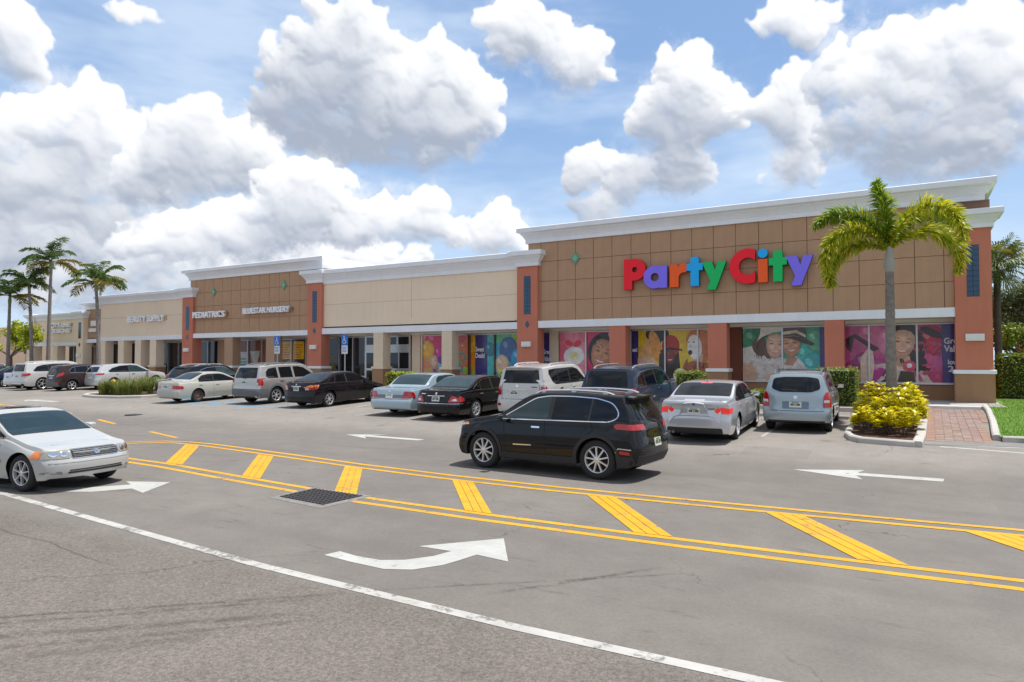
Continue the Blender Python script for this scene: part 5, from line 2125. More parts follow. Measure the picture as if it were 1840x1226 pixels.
    def handle(s, x, z, m, w=.20, h=.035):
        s.mirror('door_handle', m, 'side', rnd([(x, z - h / 2), (x + w, z - h / 2), (x + w, z + h / 2), (x, z + h / 2)], .015, 2), .022, skirt=.03)

    def plate(s, y, z, view='rear', w=.31, h=.155, lift=.012):
        def rect(a, b, c, d):
            return [(a, c), (b, c), (b, d), (a, d)]
        p = s.patch('licence_plate', M_plate, [(view, rect(y - w / 2, y + w / 2, z - h / 2, z + h / 2))], lift + .006, skirt=.02, ds=.2)
        s.patch('plate_number', M_plateg, [(view, rect(y - w * .40, y - w * .10, z - h * .18, z + h * .20)), (view, rect(y + w * .12, y + w * .40, z - h * .18, z + h * .20)), (view, rect(y - w * .3, y + w * .3, z + h * .30, z + h * .42))], lift + .013, skirt=0, ds=.2, parent=p)
        s.patch('plate_emblem', M_plateo, [(view, rect(y - w * .06, y + w * .08, z - h * .2, z + h * .2))], lift + .013, skirt=0, ds=.2, parent=p)

    def rails(s, x0, x1, y, m, h=.05, rad=.018, base=None, ends=.16):
        for sg in (1, -1):
            b = MB()
            n = 10
            pts = []
            for i in range(n + 1):
                x = x0 + (x1 - x0) * i / n
                l, _ = s.hit('top', x, sg * y)
                t = min(1, min(x - x0, x1 - x) / ends)
                pts.append((x - s.ro, sg * y, l.z + h * (t ** .6) - .004))
            b.tube(pts, rad, 8)
            for x in (x0 + ends * 1.2, (x0 + x1) / 2, x1 - ends * 1.2):
                l, _ = s.hit('top', x, sg * y)
                b.box(x - .05 - s.ro, x + .05 - s.ro, sg * y - rad * .8, sg * y + rad * .8, l.z - .01, l.z + h)
            b.build('roof_rail', m, s.root, smooth=True)

    def emblem(s, y, z, r=.045, view='rear', m=None):
        return s.patch('emblem', m or M_chr, [(view, ell(y, z, r, r, 12))], .012, skirt=.012, ds=.2)

    def seams(s, xs_, ztop, zbot=None, back=None):
        """door gaps"""
        for (xa, xb) in xs_:
            zb_ = zbot or s.clear + .12
            zt_ = ztop(xa) if callable(ztop) else ztop
            s.strip_side('door_gap', M_seam, [(xa, zt_), (xa + (xb - xa) * .5, (zt_ + zb_) / 2), (xb, zb_)], .012, .004)

    def arch_trim(s, m, wd=.07, off=.012):
        for xc in (s.xr, s.xf):
            a0 = math.asin(max(-1, (s.clear + .05 - s.wr) / s.arch))
            pts = []
            n = 22
            for i in range(n + 1):
                a = a0 + (math.pi - 2 * a0) * i / n
                pts.append((xc + (s.arch + .004) * math.cos(a), s.wr + (s.arch + .004) * math.sin(a)))
            for i in range(n, -1, -1):
                a = a0 + (math.pi - 2 * a0) * i / n
                pts.append((xc + (s.arch + wd) * math.cos(a), s.wr + (s.arch + wd) * math.sin(a)))
            for sg in (1, -1):
                s.patch('arch_trim', m, [('side', pts, sg)], off, skirt=.03, ds=.2)

    def sill_trim(s, m, z1=.42, off=.010):
        x0, x1 = s.xr + s.arch + .03, s.xf - s.arch - .03
        pl = [(x0, s.clear + .04), (x1, s.clear + .04), (x1, z1), (x0, z1)]
        for sg in (1, -1):
            s.patch('sill_trim', m, [('side', pl, sg)], off, skirt=.02, ds=.15)

    def rect(s, name, m, view, a, b, c, d, off=.006, r=.02, skirt=.02, both=False, parent=None):
        pl = rnd([(a, c), (b, c), (b, d), (a, d)], r, 3)
        if both:
            s.mirror(name, m, view, pl, off, skirt=skirt, parent=parent)
        else:
            return s.patch(name, m, [(view, pl)], off, skirt=skirt, ds=.08, parent=parent)


def sedan(L, W, H, wb, fo, wr, deck=1.02, xg=.85, xr=1.75, xt=2.75, xc=3.55, cowl=.98, hood=.84, nose=.66, bl=.90, tail=None, fr=None, **kw):
    top = [(0, deck - .03), (.12, deck), (xg - .1, deck + .03), (xg, deck + .05), (xr - .15, H - .055), (xr + .1, H - .015), ((xr + xt) / 2, H), (xt - .12, H - .02), (xt + .12, H - .09),
           (xc - .05, cowl + .02), (xc + .08, cowl - .015), (L - .75, hood), (L - .28, nose + .07), (L, nose - .06)]
    belt = [(0, deck - .10), (xg, bl + .04), (xr, bl + .02), (xc, bl - .02), (L - .8, hood - .09), (L, nose - .1)]
    tail = tail or [(.15, .16), (.26, .06), (.34, .0), (.58, .0), (.61, .05), (.75, .06), (deck - .06, .08), (deck + .02, .14)]
    fr = fr or [(.15, .16), (.24, .06), (.34, .01), (.52, .0), (.58, .05), (.68, .09), (.8, .16)]
    return Car(L, W, H, wb, fo, wr, top, belt, tail, fr, **kw)


def suv(L, W, H, wb, fo, wr, bl=1.05, xt=3.0, xc=3.65, cowl=1.12, hood=1.02, nose=.85, tail=None, fr=None, roof_r=None, **kw):
    rr_ = roof_r if roof_r is not None else H - .05
    top = [(0, rr_ - .01), (.5, rr_ + .01), (1.2, H - .01), (xt * .62, H), (xt - .15, H - .025), (xt + .1, H - .10), (xc - .05, cowl + .02), (xc + .08, cowl - .02), (L - .6, hood), (L - .2, nose + .05), (L, nose - .10)]
    belt = [(0, bl + .02), (1.0, bl + .01), (xc - .2, bl - .03), (L - .7, hood - .10), (L, nose - .12)]
    fr = fr or [(.15, .20), (.28, .08), (.40, .0), (.58, .0), (.66, .05), (nose - .1, .07), (nose + .05, .15)]
    return Car(L, W, H, wb, fo, wr, top, belt, tail, fr, **kw)


PITCH = math.atan(.032)


def park(xrr, yrr, W, tw=.215):
    """rear-axle centre from the ground point of the right rear wheel of a car parked nose to the shops"""
    tr = W / 2 - tw / 2 - .035
    return (xrr - tr, yrr, gz(yrr) + .006)


UP = math.pi / 2

def spoiler(c, x0, x1, yh, z, drop, m, name='spoiler', th=.035):
    """roof-edge wing: a tapered slab from x0 (front) to x1 (rear edge)"""
    b = MB()
    n = 8
    top, bot = [], []
    for i in range(n + 1):
        y = -yh + 2 * yh * i / n
        q = abs(y) / yh
        sag = .03 * q ** 3
        top.append([(x0 - c.ro, y, z - sag), (x1 - c.ro + .06 * q ** 3, y, z - drop - sag), (x1 - c.ro + .06 * q ** 3, y, z - drop - th - sag), (x0 - c.ro, y, z - th * 2 - sag)])
    for i in range(n):
        a, d = top[i], top[i + 1]
        for j in range(4):
            b.add([a[j], a[(j + 1) % 4], d[(j + 1) % 4], d[j]], [(0, 1, 2, 3)])
    b.add(top[0], [(0, 1, 2, 3)])
    b.add(top[-1], [(0, 1, 2, 3)])
    return b.build(name, m, c.root, smooth=True)


# --- black sport utility driving past -------------------------------------------------
pm = paint('black_metallic', (.010, .011, .016), .25, .28)
c = suv(4.50, 1.86, 1.70, 2.71, .88, .385, bl=1.12, xt=2.50, xc=3.22, cowl=1.18, hood=1.07, nose=.93, roof_r=1.64, tumble=.32, clear=.235,
        tail=[(.2, .18), (.36, .05), (.48, .0), (.70, .0), (.82, .04), (1.00, .06), (1.14, .11), (1.38, .25), (1.55, .37), (1.64, .42)], round_r=.34, taper=(.06, .09))
c.start('sport_utility', 'black sport utility with silver roof rails driving left past the parked cars', 'car', pm, (-5.18, 13.23, -.215), R(176.6), 0, 'cars driving on the road')
c.dlo(rnd([(3.12, 1.10), (.66, 1.14), (.50, 1.20), (.48, 1.31), (.62, 1.47), (.95, 1.55), (1.5, 1.575), (2.05, 1.57), (2.36, 1.52)], .09, 3), [(1.10, -.10, .05), (1.98, -.08, .085)], M_chr, .026, [M_autog, M_autog, M_autog2])
c.screen(3.20, 2.56, .03, .05, M_autog2)
c.patch('rear_window', M_autog, [('rear', rnd([(-.60, 1.16), (.60, 1.16), (.52, 1.55), (-.52, 1.55)], .08))], .008)
spoiler(c, .66, .22, .58, 1.665, .045, pm)
c.rect('brake_light', M_redl, 'rear', -.2, .2, 1.585, 1.61, .012, both=False)
c.lamp('tail_light', M_redl, rnd([(.46, .985), (.86, .985), (.86, 1.09), (.50, 1.09)], .03), rnd([(.12, .985), (.50, 1.0), (.55, 1.055), (.48, 1.10), (.14, 1.09)], .04))
c.lamp('fog_reflector', M_redl, None, rnd([(.20, .52), (.42, .53), (.42, .59), (.22, .58)], .02))
c.strip_side('chrome_trim', M_chr, [(.18, .62), (.44, .635), (.50, .56)], .02, .012)
for sg in (1, -1):
    c.patch('lower_cladding', M_plas, [('side', [(.12, .24), (.16, .48), (.55, .50), (.50, .24)], sg)], .010)
c.rect('lower_bumper', M_plas, 'rear', -.78, .78, .26, .50, .010)
c.rect('skid_plate', M_alloy, 'rear', -.45, .45, .24, .32, .018)
c.plate(0, .72)
c.rect('badge', M_chr, 'rear', -.66, -.42, .80, .83, .012, .005)
c.arch_trim(M_plas, .075)
c.sill_trim(M_plas, .40)
c.seams([(2.08, 2.06), (3.08, 3.02)], 1.07)
c.strip_side('door_gap', M_seam, [(1.04, 1.10), (.98, .97), (1.16, .80), (1.30, .48)], .012, .004)
c.handle(2.18, .95, M_chr)
c.handle(1.14, .975, pm)
c.strip_side('door_moulding', M_chr, [(2.38, .58), (2.82, .57)], .022, .012)
c.lamp('headlight', M_clr, rnd([(.50, .86), (.80, .90), (.80, .94), (.50, .91)], .01), rnd([(4.02, .92), (4.28, .88), (4.34, .93), (4.08, .97)], .02), 'front')
c.lamp('marker_light', M_amb, None, rnd([(4.02, .93), (4.14, .915), (4.16, .955), (4.06, .97)], .01), off=.014)
c.rect('grille', M_plas, 'front', -.45, .45, .56, .80, .01)
c.mirrors(3.02, 1.08, pm, size=1.05)
c.rails(.65, 2.45, .60, M_alloy, .04, .020)
c.wheels('multi', tw=.235)

# --- white sedan coming from the left --------------------------------------------------
pm = paint('white', (.44, .44, .425), .0, .35)
c = sedan(4.64, 1.75, 1.40, 2.62, .85, .325, deck=.99, xg=.75, xr=1.6, xt=2.68, xc=3.42, cowl=.96, hood=.84, nose=.70, bl=.91, clear=.18, round_f=.50, taper=(.05, .09),
          fr=[(.15, .18), (.22, .06), (.30, .01), (.44, .0), (.53, .0), (.57, .05), (.66, .07), (.74, .12), (.82, .22)])
c.start('sedan', 'white sedan with grille and round amber headlights driving in from the left edge', 'car', pm, (-16.27, 6.60, -.215), R(8), 0, 'cars driving on the road')
c.dlo([(3.32, .945), (1.0, .98), (1.12, 1.14), (1.45, 1.265), (1.9, 1.305), (2.45, 1.30), (2.66, 1.25)], [(2.05, -.12, .09)], None, .02, M_autog)
c.screen(3.40, 2.76, .05, .06, M_autog3)
c.screen(.82, 1.52, .10, .08, M_autog, 'rear_window')
c.rect('sunroof', M_autog, 'top', 1.80, 2.45, -.40, .40, .006, .05)
g = c.rect('grille', mat('dark_grille', (.03, .03, .035), .4, .3), 'front', -.44, .44, .585, .715, .012, .03)
c.patch('grille_surround', M_chr, [('front', grow(rnd([(-.44, .585), (.44, .585), (.44, .715), (-.44, .715)], .03, 3), .016))], .007, ds=.08)
for k in range(4):
    c.rect('grille_bar', M_gry, 'front', -.42, .42, .60 + k * .028, .612 + k * .028, .017, .004, .004, parent=g)
for k in range(9):
    c.rect('grille_bar', M_gry, 'front', -.40 + k * .097, -.39 + k * .097, .592, .708, .018, .003, .004, parent=g)
c.patch('emblem', M_chr, [('front', ell(0, .65, .06, .042, 14))], .024)
c.lamp('headlight', mat('headlamp_lens', (.34, .34, .30), .08, .2, coat=1.0), rnd([(.47, .585), (.80, .585), (.82, .715), (.46, .725)], .03), rnd([(4.08, .60), (4.40, .585), (4.46, .71), (4.16, .725)], .03), 'front', .012)
c.lamp('lamp_reflector', M_chr, ell(.56, .655, .055, .048, 12), None, 'front', .017, 0)
c.lamp('lamp_reflector', M_chr, ell(.70, .66, .055, .048, 12), None, 'front', .017, 0)
c.lamp('turn_signal', M_amb, None, rnd([(4.05, .60), (4.28, .592), (4.32, .70), (4.14, .72)], .02), 'front', .018)
b_ = c.rect('bumper_line', mat('bumper_shadow_gap', (.30, .30, .29), .6), 'front', -.86, .86, .505, .515, .006, .002, .004)
c.rect('air_intake', M_plas, 'front', -.52, .52, .32, .352, .008, .01)
c.rect('air_intake', M_plas, 'front', -.50, .50, .365, .385, .008, .008)
c.mirror('fog_recess', mat('fog_recess', (.22, .22, .21), .5), 'front', rnd([(.60, .315), (.83, .33), (.82, .37), (.62, .37)], .02), .006)
c.seams([(2.02, 2.0), (3.26, 3.20)], .95)
c.strip_side('side_moulding', pm, [(.9, .52), (2.0, .52), (3.3, .52)], .05, .014)
c.handle(2.2, .80, pm)
c.handle(1.2, .82, pm)
c.mirrors(3.12, .965, pm)
c.wheels('seven', tw=.205)
# steering wheel seen on the dash line of the screen
for (yy, zz) in ((.36, 1.045),):
    b_ = MB()
    pts = [(3.30 - c.ro + .03 * math.sin(t), yy + .17 * math.cos(t), zz + .15 * math.sin(t)) for t in [math.pi * k / 10 for k in range(11)]]

# --- silver sedan with brake lights ----------------------------------------------------
pm = paint('silver', (.58, .59, .61), .5, .32)
c = sedan(4.84, 1.85, 1.465, 2.89, .86, .335, deck=1.055, xg=.80, xr=1.62, xt=2.85, xc=3.62, cowl=.98, hood=.86, nose=.70, bl=.93, clear=.16, round_r=.34,
          tail=[(.15, .15), (.24, .05), (.36, .0), (.64, .01), (.68, .05), (.80, .06), (.98, .03), (1.05, .05), (1.09, .12)])
c.start('sedan', 'silver sedan with lit brake lights parked beside the pale blue sport utility', 'car', pm, park(-3.93, 18.42, 1.85, .235), UP + R(1.0), PITCH)
c.dlo([(3.55, .965), (1.08, 1.0), (1.0, 1.03), (1.28, 1.20), (1.6, 1.32), (2.0, 1.36), (2.6, 1.355), (2.82, 1.30)], [(1.32, .25, .04), (2.20, -.10, .08)], M_plas, .018, M_autog)
c.screen(3.58, 2.92, .05, .06)
c.screen(.86, 1.56, .09, .07, M_autog, 'rear_window')
c.rect('high_brake_light', M_redlit, 'top', 1.48, 1.54, -.16, .16, .010, .01)
c.lamp('tail_light', M_redlit, rnd([(.50, .74), (.86, .72), (.86, .865), (.70, .895), (.53, .85)], .03), rnd([(.12, .73), (.36, .76), (.44, .84), (.36, .88), (.14, .87)], .04))
spl = MB()
c.patch('boot_spoiler', pm, [('top', rnd([(.04, -.66), (.17, -.68), (.17, .68), (.04, .66)], .04))], .035, skirt=.05, ds=.12)
c.rect('boot_gap', M_seam, 'rear', -.50, .50, .668, .678, .004, .002, .004)
c.patch('boot_gap', M_seam, [('rear', strip([(-.50, .67), (-.56, .76), (-.60, .92)], .01))], .004, skirt=.004)
c.patch('boot_gap', M_seam, [('rear', strip([(.50, .67), (.56, .76), (.60, .92)], .01))], .004, skirt=.004)
c.plate(0, .79)
c.emblem(0, .965, .036, m=mat('blue_white_badge', (.10, .16, .30), .3))
c.rect('badge', M_gry, 'rear', -.52, -.36, .845, .870, .008, .004)
c.rect('diffuser', M_plas, 'rear', -.70, .70, .20, .375, .010, .05)
c.rect('exhaust_tip', M_chr, 'rear', .50, .58, .225, .29, .03, .03, .06)
c.rect('exhaust_tip', M_chr, 'rear', .60, .68, .225, .29, .03, .03, .06)
c.seams([(2.16, 2.18), (3.42, 3.36)], .97)
c.handle(2.3, .86, pm)
c.handle(1.3, .89, pm)
c.mirrors(3.34, .99, pm)
c.wheels('five', tw=.245)
c.patch('aerial_fin', pm, [('top', rnd([(1.62, -.025), (1.80, -.012), (1.80, .012), (1.62, .025)], .01))], .05, skirt=.07, ds=.2)

# --- pale blue sport utility ------------------------------------------------------------
pm = paint('pale_blue', (.33, .40, .44), .45, .32)
c = suv(4.33, 1.80, 1.665, 2.63, .84, .345, bl=1.03, xt=2.72, xc=3.40, cowl=1.10, hood=1.0, nose=.84, roof_r=1.60, tumble=.30, clear=.22, round_r=.42,
        tail=[(.2, .14), (.32, .03), (.40, .0), (.62, .0), (.66, .05), (.80, .07), (1.02, .10), (1.10, .13), (1.40, .24), (1.58, .33), (1.64, .40)])
c.start('sport_utility', 'pale blue sport utility with roof rails parked by the yellow shrub island', 'car', pm, park(-1.90, 20.95, 1.80), UP + R(1.0), PITCH)
c.dlo([(3.34, 1.04), (.62, 1.10), (.62, 1.36), (.72, 1.46), (1.2, 1.515), (2.2, 1.52), (2.60, 1.46)], [(1.06, -.05, .10), (1.95, -.08, .09)], None, .02)
c.screen(3.36, 2.78, .05, .06)
c.patch('rear_window', M_autog, [('rear', rnd([(-.63, 1.20), (-.40, 1.11), (.40, 1.11), (.63, 1.20), (.58, 1.48), (.3, 1.52), (-.3, 1.52), (-.58, 1.48)], .07))], .008)
c.patch('rear_wiper', M_plas, [('rear', strip([(-.06, 1.14), (.10, 1.17), (.36, 1.17)], .03))], .022, skirt=.015)
c.lamp('tail_light', M_redl, rnd([(.68, .70), (.86, .70), (.86, 1.10), (.76, 1.12), (.70, 1.0)], .04), rnd([(.08, .70), (.34, .72), (.36, .95), (.28, 1.10), (.10, 1.10)], .04), off=.014)
c.lamp('reversing_light', M_clr, rnd([(.70, .83), (.85, .83), (.85, .90), (.71, .90)], .015), None, off=.022)
c.rect('plate_recess', mat('pale_blue_recess', (.16, .22, .27), .5, .3), 'rear', -.34, .34, .66, .86, .006, .03)
c.plate(0, .77)
c.emblem(0, .97, .05)
c.rect('tailgate_gap', M_seam, 'rear', -.72, .72, .60, .612, .004, .003, .004)
c.rect('lower_bumper', M_plas, 'rear', -.74, .74, .23, .34, .008)
c.rect('exhaust_tip', M_chr, 'rear', -.58, -.50, .24, .29, .02, .02)
c.seams([(1.92, 1.94), (3.18, 3.14)], 1.04)
c.handle(2.05, .93, pm)
c.handle(1.08, .95, pm)
c.mirrors(3.14, 1.08, M_plas)
c.rails(.62, 2.55, .60, M_gry, .075, .022)
b_ = MB().tube([(.95 - c.ro, -.6, 1.70), (.95 - c.ro, .6, 1.70)], .016, 8)
b_.build('cross_bar', M_gry, c.root, smooth=True)
c.wheels('five', tw=.215)

# --- dark blue large sport utility -------------------------------------------------------
pm = paint('dark_blue', (.020, .036, .065), .5, .30)
c = suv(5.05, 1.92, 1.80, 3.05, .90, .385, bl=1.12, xt=3.25, xc=4.02, cowl=1.18, hood=1.08, nose=.92, roof_r=1.74, tumble=.27, clear=.23, round_r=.34,
        tail=[(.2, .14), (.36, .02), (.44, .0), (.70, .0), (.74, .05), (1.08, .08), (1.18, .12), (1.55, .26), (1.74, .36)])
c.start('sport_utility', 'large dark blue sport utility parked left of the silver sedan', 'car', pm, (-7.98, 20.6, gz(20.6) + .006), UP, PITCH)
c.dlo([(3.92, 1.13), (.66, 1.17), (.55, 1.22), (.72, 1.48), (1.0, 1.60), (1.6, 1.64), (2.7, 1.64), (3.12, 1.57)], [(1.30, -.08, .06), (2.34, -.08, .09)], M_chr, .016)
c.screen(3.98, 3.34, .05, .06)
c.patch('rear_window', M_autog, [('rear', rnd([(-.70, 1.20), (.70, 1.20), (.60, 1.66), (-.60, 1.66)], .06))], .008)
c.lamp('tail_light', M_redl, rnd([(.66, .84), (.92, .84), (.92, 1.14), (.80, 1.16), (.68, 1.08)], .04), rnd([(.08, .86), (.36, .88), (.40, 1.0), (.30, 1.14), (.10, 1.15)], .04), off=.012)
c.rect('chrome_trim', M_chr, 'rear', -.50, .50, 1.03, 1.05, .012, .008)
c.patch('emblem', M_chr, [('rear', ell(0, 1.12, .05, .05, 14))], .012)
c.rect('badge', M_chr, 'rear', .46, .66, 1.10, 1.125, .010, .005)
c.plate(0, .92)
c.rect('lower_bumper', M_plas, 'rear', -.80, .80, .26, .44, .010)
c.seams([(2.30, 2.30), (3.66, 3.60)], 1.14)
c.handle(2.45, 1.03, M_chr)
c.handle(1.38, 1.05, M_chr)
c.mirrors(3.68, 1.17, M_chr, size=1.1)
c.rails(.7, 3.0, .64, M_alloyd, .06, .022)
c.wheels('five', tw=.26)

# --- white sport utility -----------------------------------------------------------------
pm = paint('pearl_white', (.54, .54, .525), .05, .32)
c = suv(4.78, 1.88, 1.86, 2.79, .86, .385, bl=1.15, xt=3.0, xc=3.62, cowl=1.22, hood=1.12, nose=.95, roof_r=1.80, tumble=.20, clear=.25, round_r=.30,
        tail=[(.2, .15), (.38, .02), (.48, .0), (.72, .0), (.76, .09), (1.15, .11), (1.25, .13), (1.62, .22), (1.80, .28)])
c.start('sport_utility', 'white sport utility with rear spoiler parked between two dark cars', 'car', pm, (-10.95, 20.55, gz(20.55) + .006), UP, PITCH)
c.dlo([(3.52, 1.17), (.98, 1.20), (.80, 1.30), (.62, 1.56), (.66, 1.68), (1.1, 1.70), (2.5, 1.70), (2.86, 1.62)], [(1.22, -.05, .05), (2.14, -.06, .09)], None, .02)
c.screen(3.58, 3.08, .05, .06)
c.patch('rear_window', M_autog, [('rear', rnd([(-.70, 1.26), (.70, 1.26), (.62, 1.68), (-.62, 1.68)], .05))], .008)
spoiler(c, .62, .14, .66, 1.82, .03, pm)
c.rect('brake_light', M_redl, 'rear', -.18, .18, 1.74, 1.77, .06, .01)
c.lamp('tail_light', M_redl, rnd([(.73, .86), (.92, .86), (.92, 1.12), (.74, 1.12)], .03), rnd([(.10, .86), (.44, .86), (.34, 1.08), (.30, 1.16), (.12, 1.16)], .04), off=.012)
c.lamp('reversing_light', M_clr, None, rnd([(.12, 1.16), (.30, 1.16), (.27, 1.34), (.18, 1.38)], .03), off=.012)
c.plate(.22, .93)
c.rect('chrome_trim', M_chr, 'rear', -.2, .52, 1.04, 1.065, .014, .01)
c.patch('emblem', M_chr, [('rear', ell(.1, 1.17, .06, .045, 14))], .012)
c.rect('badge', M_gry, 'rear', -.62, -.42, 1.12, 1.15, .010, .005)
c.patch('tailgate_gap', M_seam, [('rear', strip([(.70, .72), (.70, 1.24)], .012))], .004, skirt=.004)
c.patch('tailgate_gap', M_seam, [('rear', strip([(-.70, .72), (-.70, 1.24)], .012))], .004, skirt=.004)
c.rect('tailgate_gap', M_seam, 'rear', -.70, .70, .735, .747, .004, .003, .004)
c.lamp('bumper_reflector', M_redl, rnd([(.70, .52), (.84, .52), (.84, .60), (.70, .60)], .02), None)
c.seams([(2.12, 2.12), (3.36, 3.30)], 1.16)
c.handle(2.25, 1.05, pm)
c.handle(1.25, 1.06, M_chr)
c.mirrors(3.3, 1.20, pm, size=1.1)
c.rails(.9, 2.8, .66, M_alloy, .06, .02)
c.wheels('suv', tw=.26)

# --- black luxury sedan ------------------------------------------------------------------
pm = paint('black', (.012, .010, .011), .2, .25)
c = sedan(5.04, 1.855, 1.445, 2.965, .87, .335, deck=1.01, xg=.88, xr=1.75, xt=2.95, xc=3.75, cowl=.98, hood=.87, nose=.70, bl=.92, clear=.17, round_r=.40,
          tail=[(.15, .16), (.24, .05), (.34, .0), (.58, .0), (.62, .05), (.80, .08), (.95, .12), (1.05, .20)])
c.start('sedan', 'black luxury sedan with plated rear parked left of the white sport utility', 'car', pm, park(-12.97, 19.84, 1.855), UP, PITCH)
c.dlo([(3.68, .955), (1.18, .985), (1.10, 1.02), (1.42, 1.20), (1.75, 1.305), (2.2, 1.335), (2.8, 1.33), (3.02, 1.27)], [(1.52, .25, .035), (2.32, -.12, .09)], M_chr, .014)
c.screen(3.72, 3.02, .05, .06)
c.screen(.95, 1.68, .09, .07, M_autog2, 'rear_window')
c.lamp('tail_light', M_redl, rnd([(.50, .63), (.87, .63), (.87, .76), (.66, .84), (.60, .84)], .03), rnd([(.14, .63), (.46, .66), (.44, .74), (.30, .82), (.16, .84)], .04))
c.lamp('reversing_light', M_clr, rnd([(.62, .67), (.80, .67), (.78, .74), (.66, .74)], .02), None, off=.016)
c.plate(0, .73)
c.rect('chrome_trim', M_chr, 'rear', -.36, .36, .825, .845, .014, .008)
c.patch('emblem', M_chr, [('rear', ell(0, .91, .04, .04, 14))], .012)
c.rect('badge', M_chr, 'rear', .44, .64, .885, .91, .010, .005)
c.rect('bumper_trim', M_chr, 'rear', -.88, .88, .575, .59, .008, .004)
c.strip_side('bumper_trim', M_chr, [(.2, .582), (.8, .582)], .016, .008)
c.strip_side('side_moulding', pm, [(1.7, .50), (3.7, .50)], .07, .014)
c.strip_side('chrome_trim', M_chr, [(1.7, .535), (3.7, .535)], .010, .018)
c.seams([(2.28, 2.28), (3.52, 3.46)], .96)
c.handle(2.42, .82, M_chr)
c.handle(1.42, .84, M_chr)
c.mirrors(3.48, .98, pm)
c.wheels('seven', tw=.225)

# --- pale blue long sedan ------------------------------------------------------------------
pm = paint('ice_blue', (.38, .49, .56), .35, .34)
c = sedan(5.38, 1.98, 1.47, 2.91, 1.08, .335, deck=1.00, xg=1.15, xr=1.78, xt=3.05, xc=3.75, cowl=.98, hood=.90, nose=.72, bl=.93, clear=.19, round_r=.34, tumble=.26,
          tail=[(.15, .16), (.28, .05), (.36, .0), (.60, .0), (.64, .09), (.78, .11), (.95, .14), (1.03, .20)])
c.start('sedan', 'pale blue long sedan with plain boot parked left of the black luxury sedan', 'car', pm, (-16.2, 20.5, gz(20.5) + .006), UP, PITCH)
c.dlo([(3.66, .97), (1.72, 1.0), (1.80, 1.26), (1.95, 1.35), (2.4, 1.37), (2.85, 1.36), (3.06, 1.31)], [(2.55, -.05, .10)], M_chr, .014, M_autog2)
c.screen(3.72, 3.12, .05, .06, M_autog2)
c.screen(1.20, 1.74, .12, .09, M_autog2, 'rear_window')
c.lamp('tail_light', M_redl, rnd([(.56, .66), (.92, .66), (.92, .84), (.80, .90), (.64, .90)], .04), rnd([(.14, .66), (.40, .67), (.36, .84), (.28, .88), (.14, .90)], .04), off=.014)
c.rect('rear_panel', mat('ribbed_trim', (.20, .20, .18), .35, .5), 'rear', -.62, .62, .66, .78, .010, .02)
c.plate(0, .72)
c.emblem(0, .90, .03)
c.rect('bumper_gap', M_seam, 'rear', -.92, .92, .615, .625, .004, .002, .004)
c.strip_side('side_moulding', pm, [(1.9, .52), (3.9, .52)], .06, .014)
c.seams([(2.52, 2.52), (3.56, 3.50)], .97)
c.handle(2.65, .84, M_chr)
c.handle(1.75, .84, M_chr)
c.mirrors(3.5, .99, pm)
c.wheels('hub', tw=.215)

# --- black midsize sedan --------------------------------------------------------------------
pm = paint('blue_black', (.014, .014, .020), .35, .28)
c = sedan(4.82, 1.80, 1.465, 2.776, .96, .33, deck=1.06, xg=.72, xr=1.62, xt=2.72, xc=3.58, cowl=.99, hood=.86, nose=.70, bl=.95, clear=.17, round_r=.46,
          tail=[(.15, .16), (.24, .06), (.36, .0), (.60, .02), (.66, .06), (.85, .05), (1.02, .08), (1.09, .16)])
c.start('sedan', 'black midsize sedan with orange and clear tail lights parked alone by the cream column', 'car', pm, park(-21.2, 21.15, 1.80), UP, PITCH)
c.dlo([(3.50, .985), (1.10, 1.02), (1.02, 1.05), (1.30, 1.24), (1.62, 1.335), (2.0, 1.36), (2.5, 1.35), (2.74, 1.30)], [(1.42, .30, .035), (2.14, -.10, .08)], M_plas, .018)
c.screen(3.54, 2.82, .05, .06)
c.screen(.78, 1.56, .09, .07, M_autog, 'rear_window')
c.lamp('tail_light', M_redl, rnd([(.48, .76), (.86, .76), (.86, .94), (.72, .97), (.52, .90)], .03), rnd([(.14, .74), (.42, .80), (.52, .96), (.36, .97), (.16, .94)], .04))
c.lamp('turn_signal', M_amb, rnd([(.52, .84), (.86, .87), (.86, .945), (.72, .965), (.54, .90)], .02), rnd([(.14, .87), (.36, .90), (.40, .955), (.16, .945)], .02), off=.016)
c.lamp('reversing_light', M_clr, rnd([(.50, .765), (.68, .765), (.66, .83), (.52, .84)], .02), rnd([(.40, .83), (.47, .90), (.505, .955), (.42, .95)], .015), off=.018)
c.plate(0, .80)
c.rect('chrome_trim', M_chr, 'rear', -.28, .28, .895, .92, .016, .01)
c.emblem(0, .98, .035)
c.rect('badge', M_chr, 'rear', -.60, -.44, .86, .88, .010, .005)
c.seams([(2.10, 2.10), (3.36, 3.30)], .99)
c.handle(2.22, .86, pm)
c.handle(1.22, .89, pm)
c.mirrors(3.30, 1.0, pm)
c.wheels('seven', tw=.21)

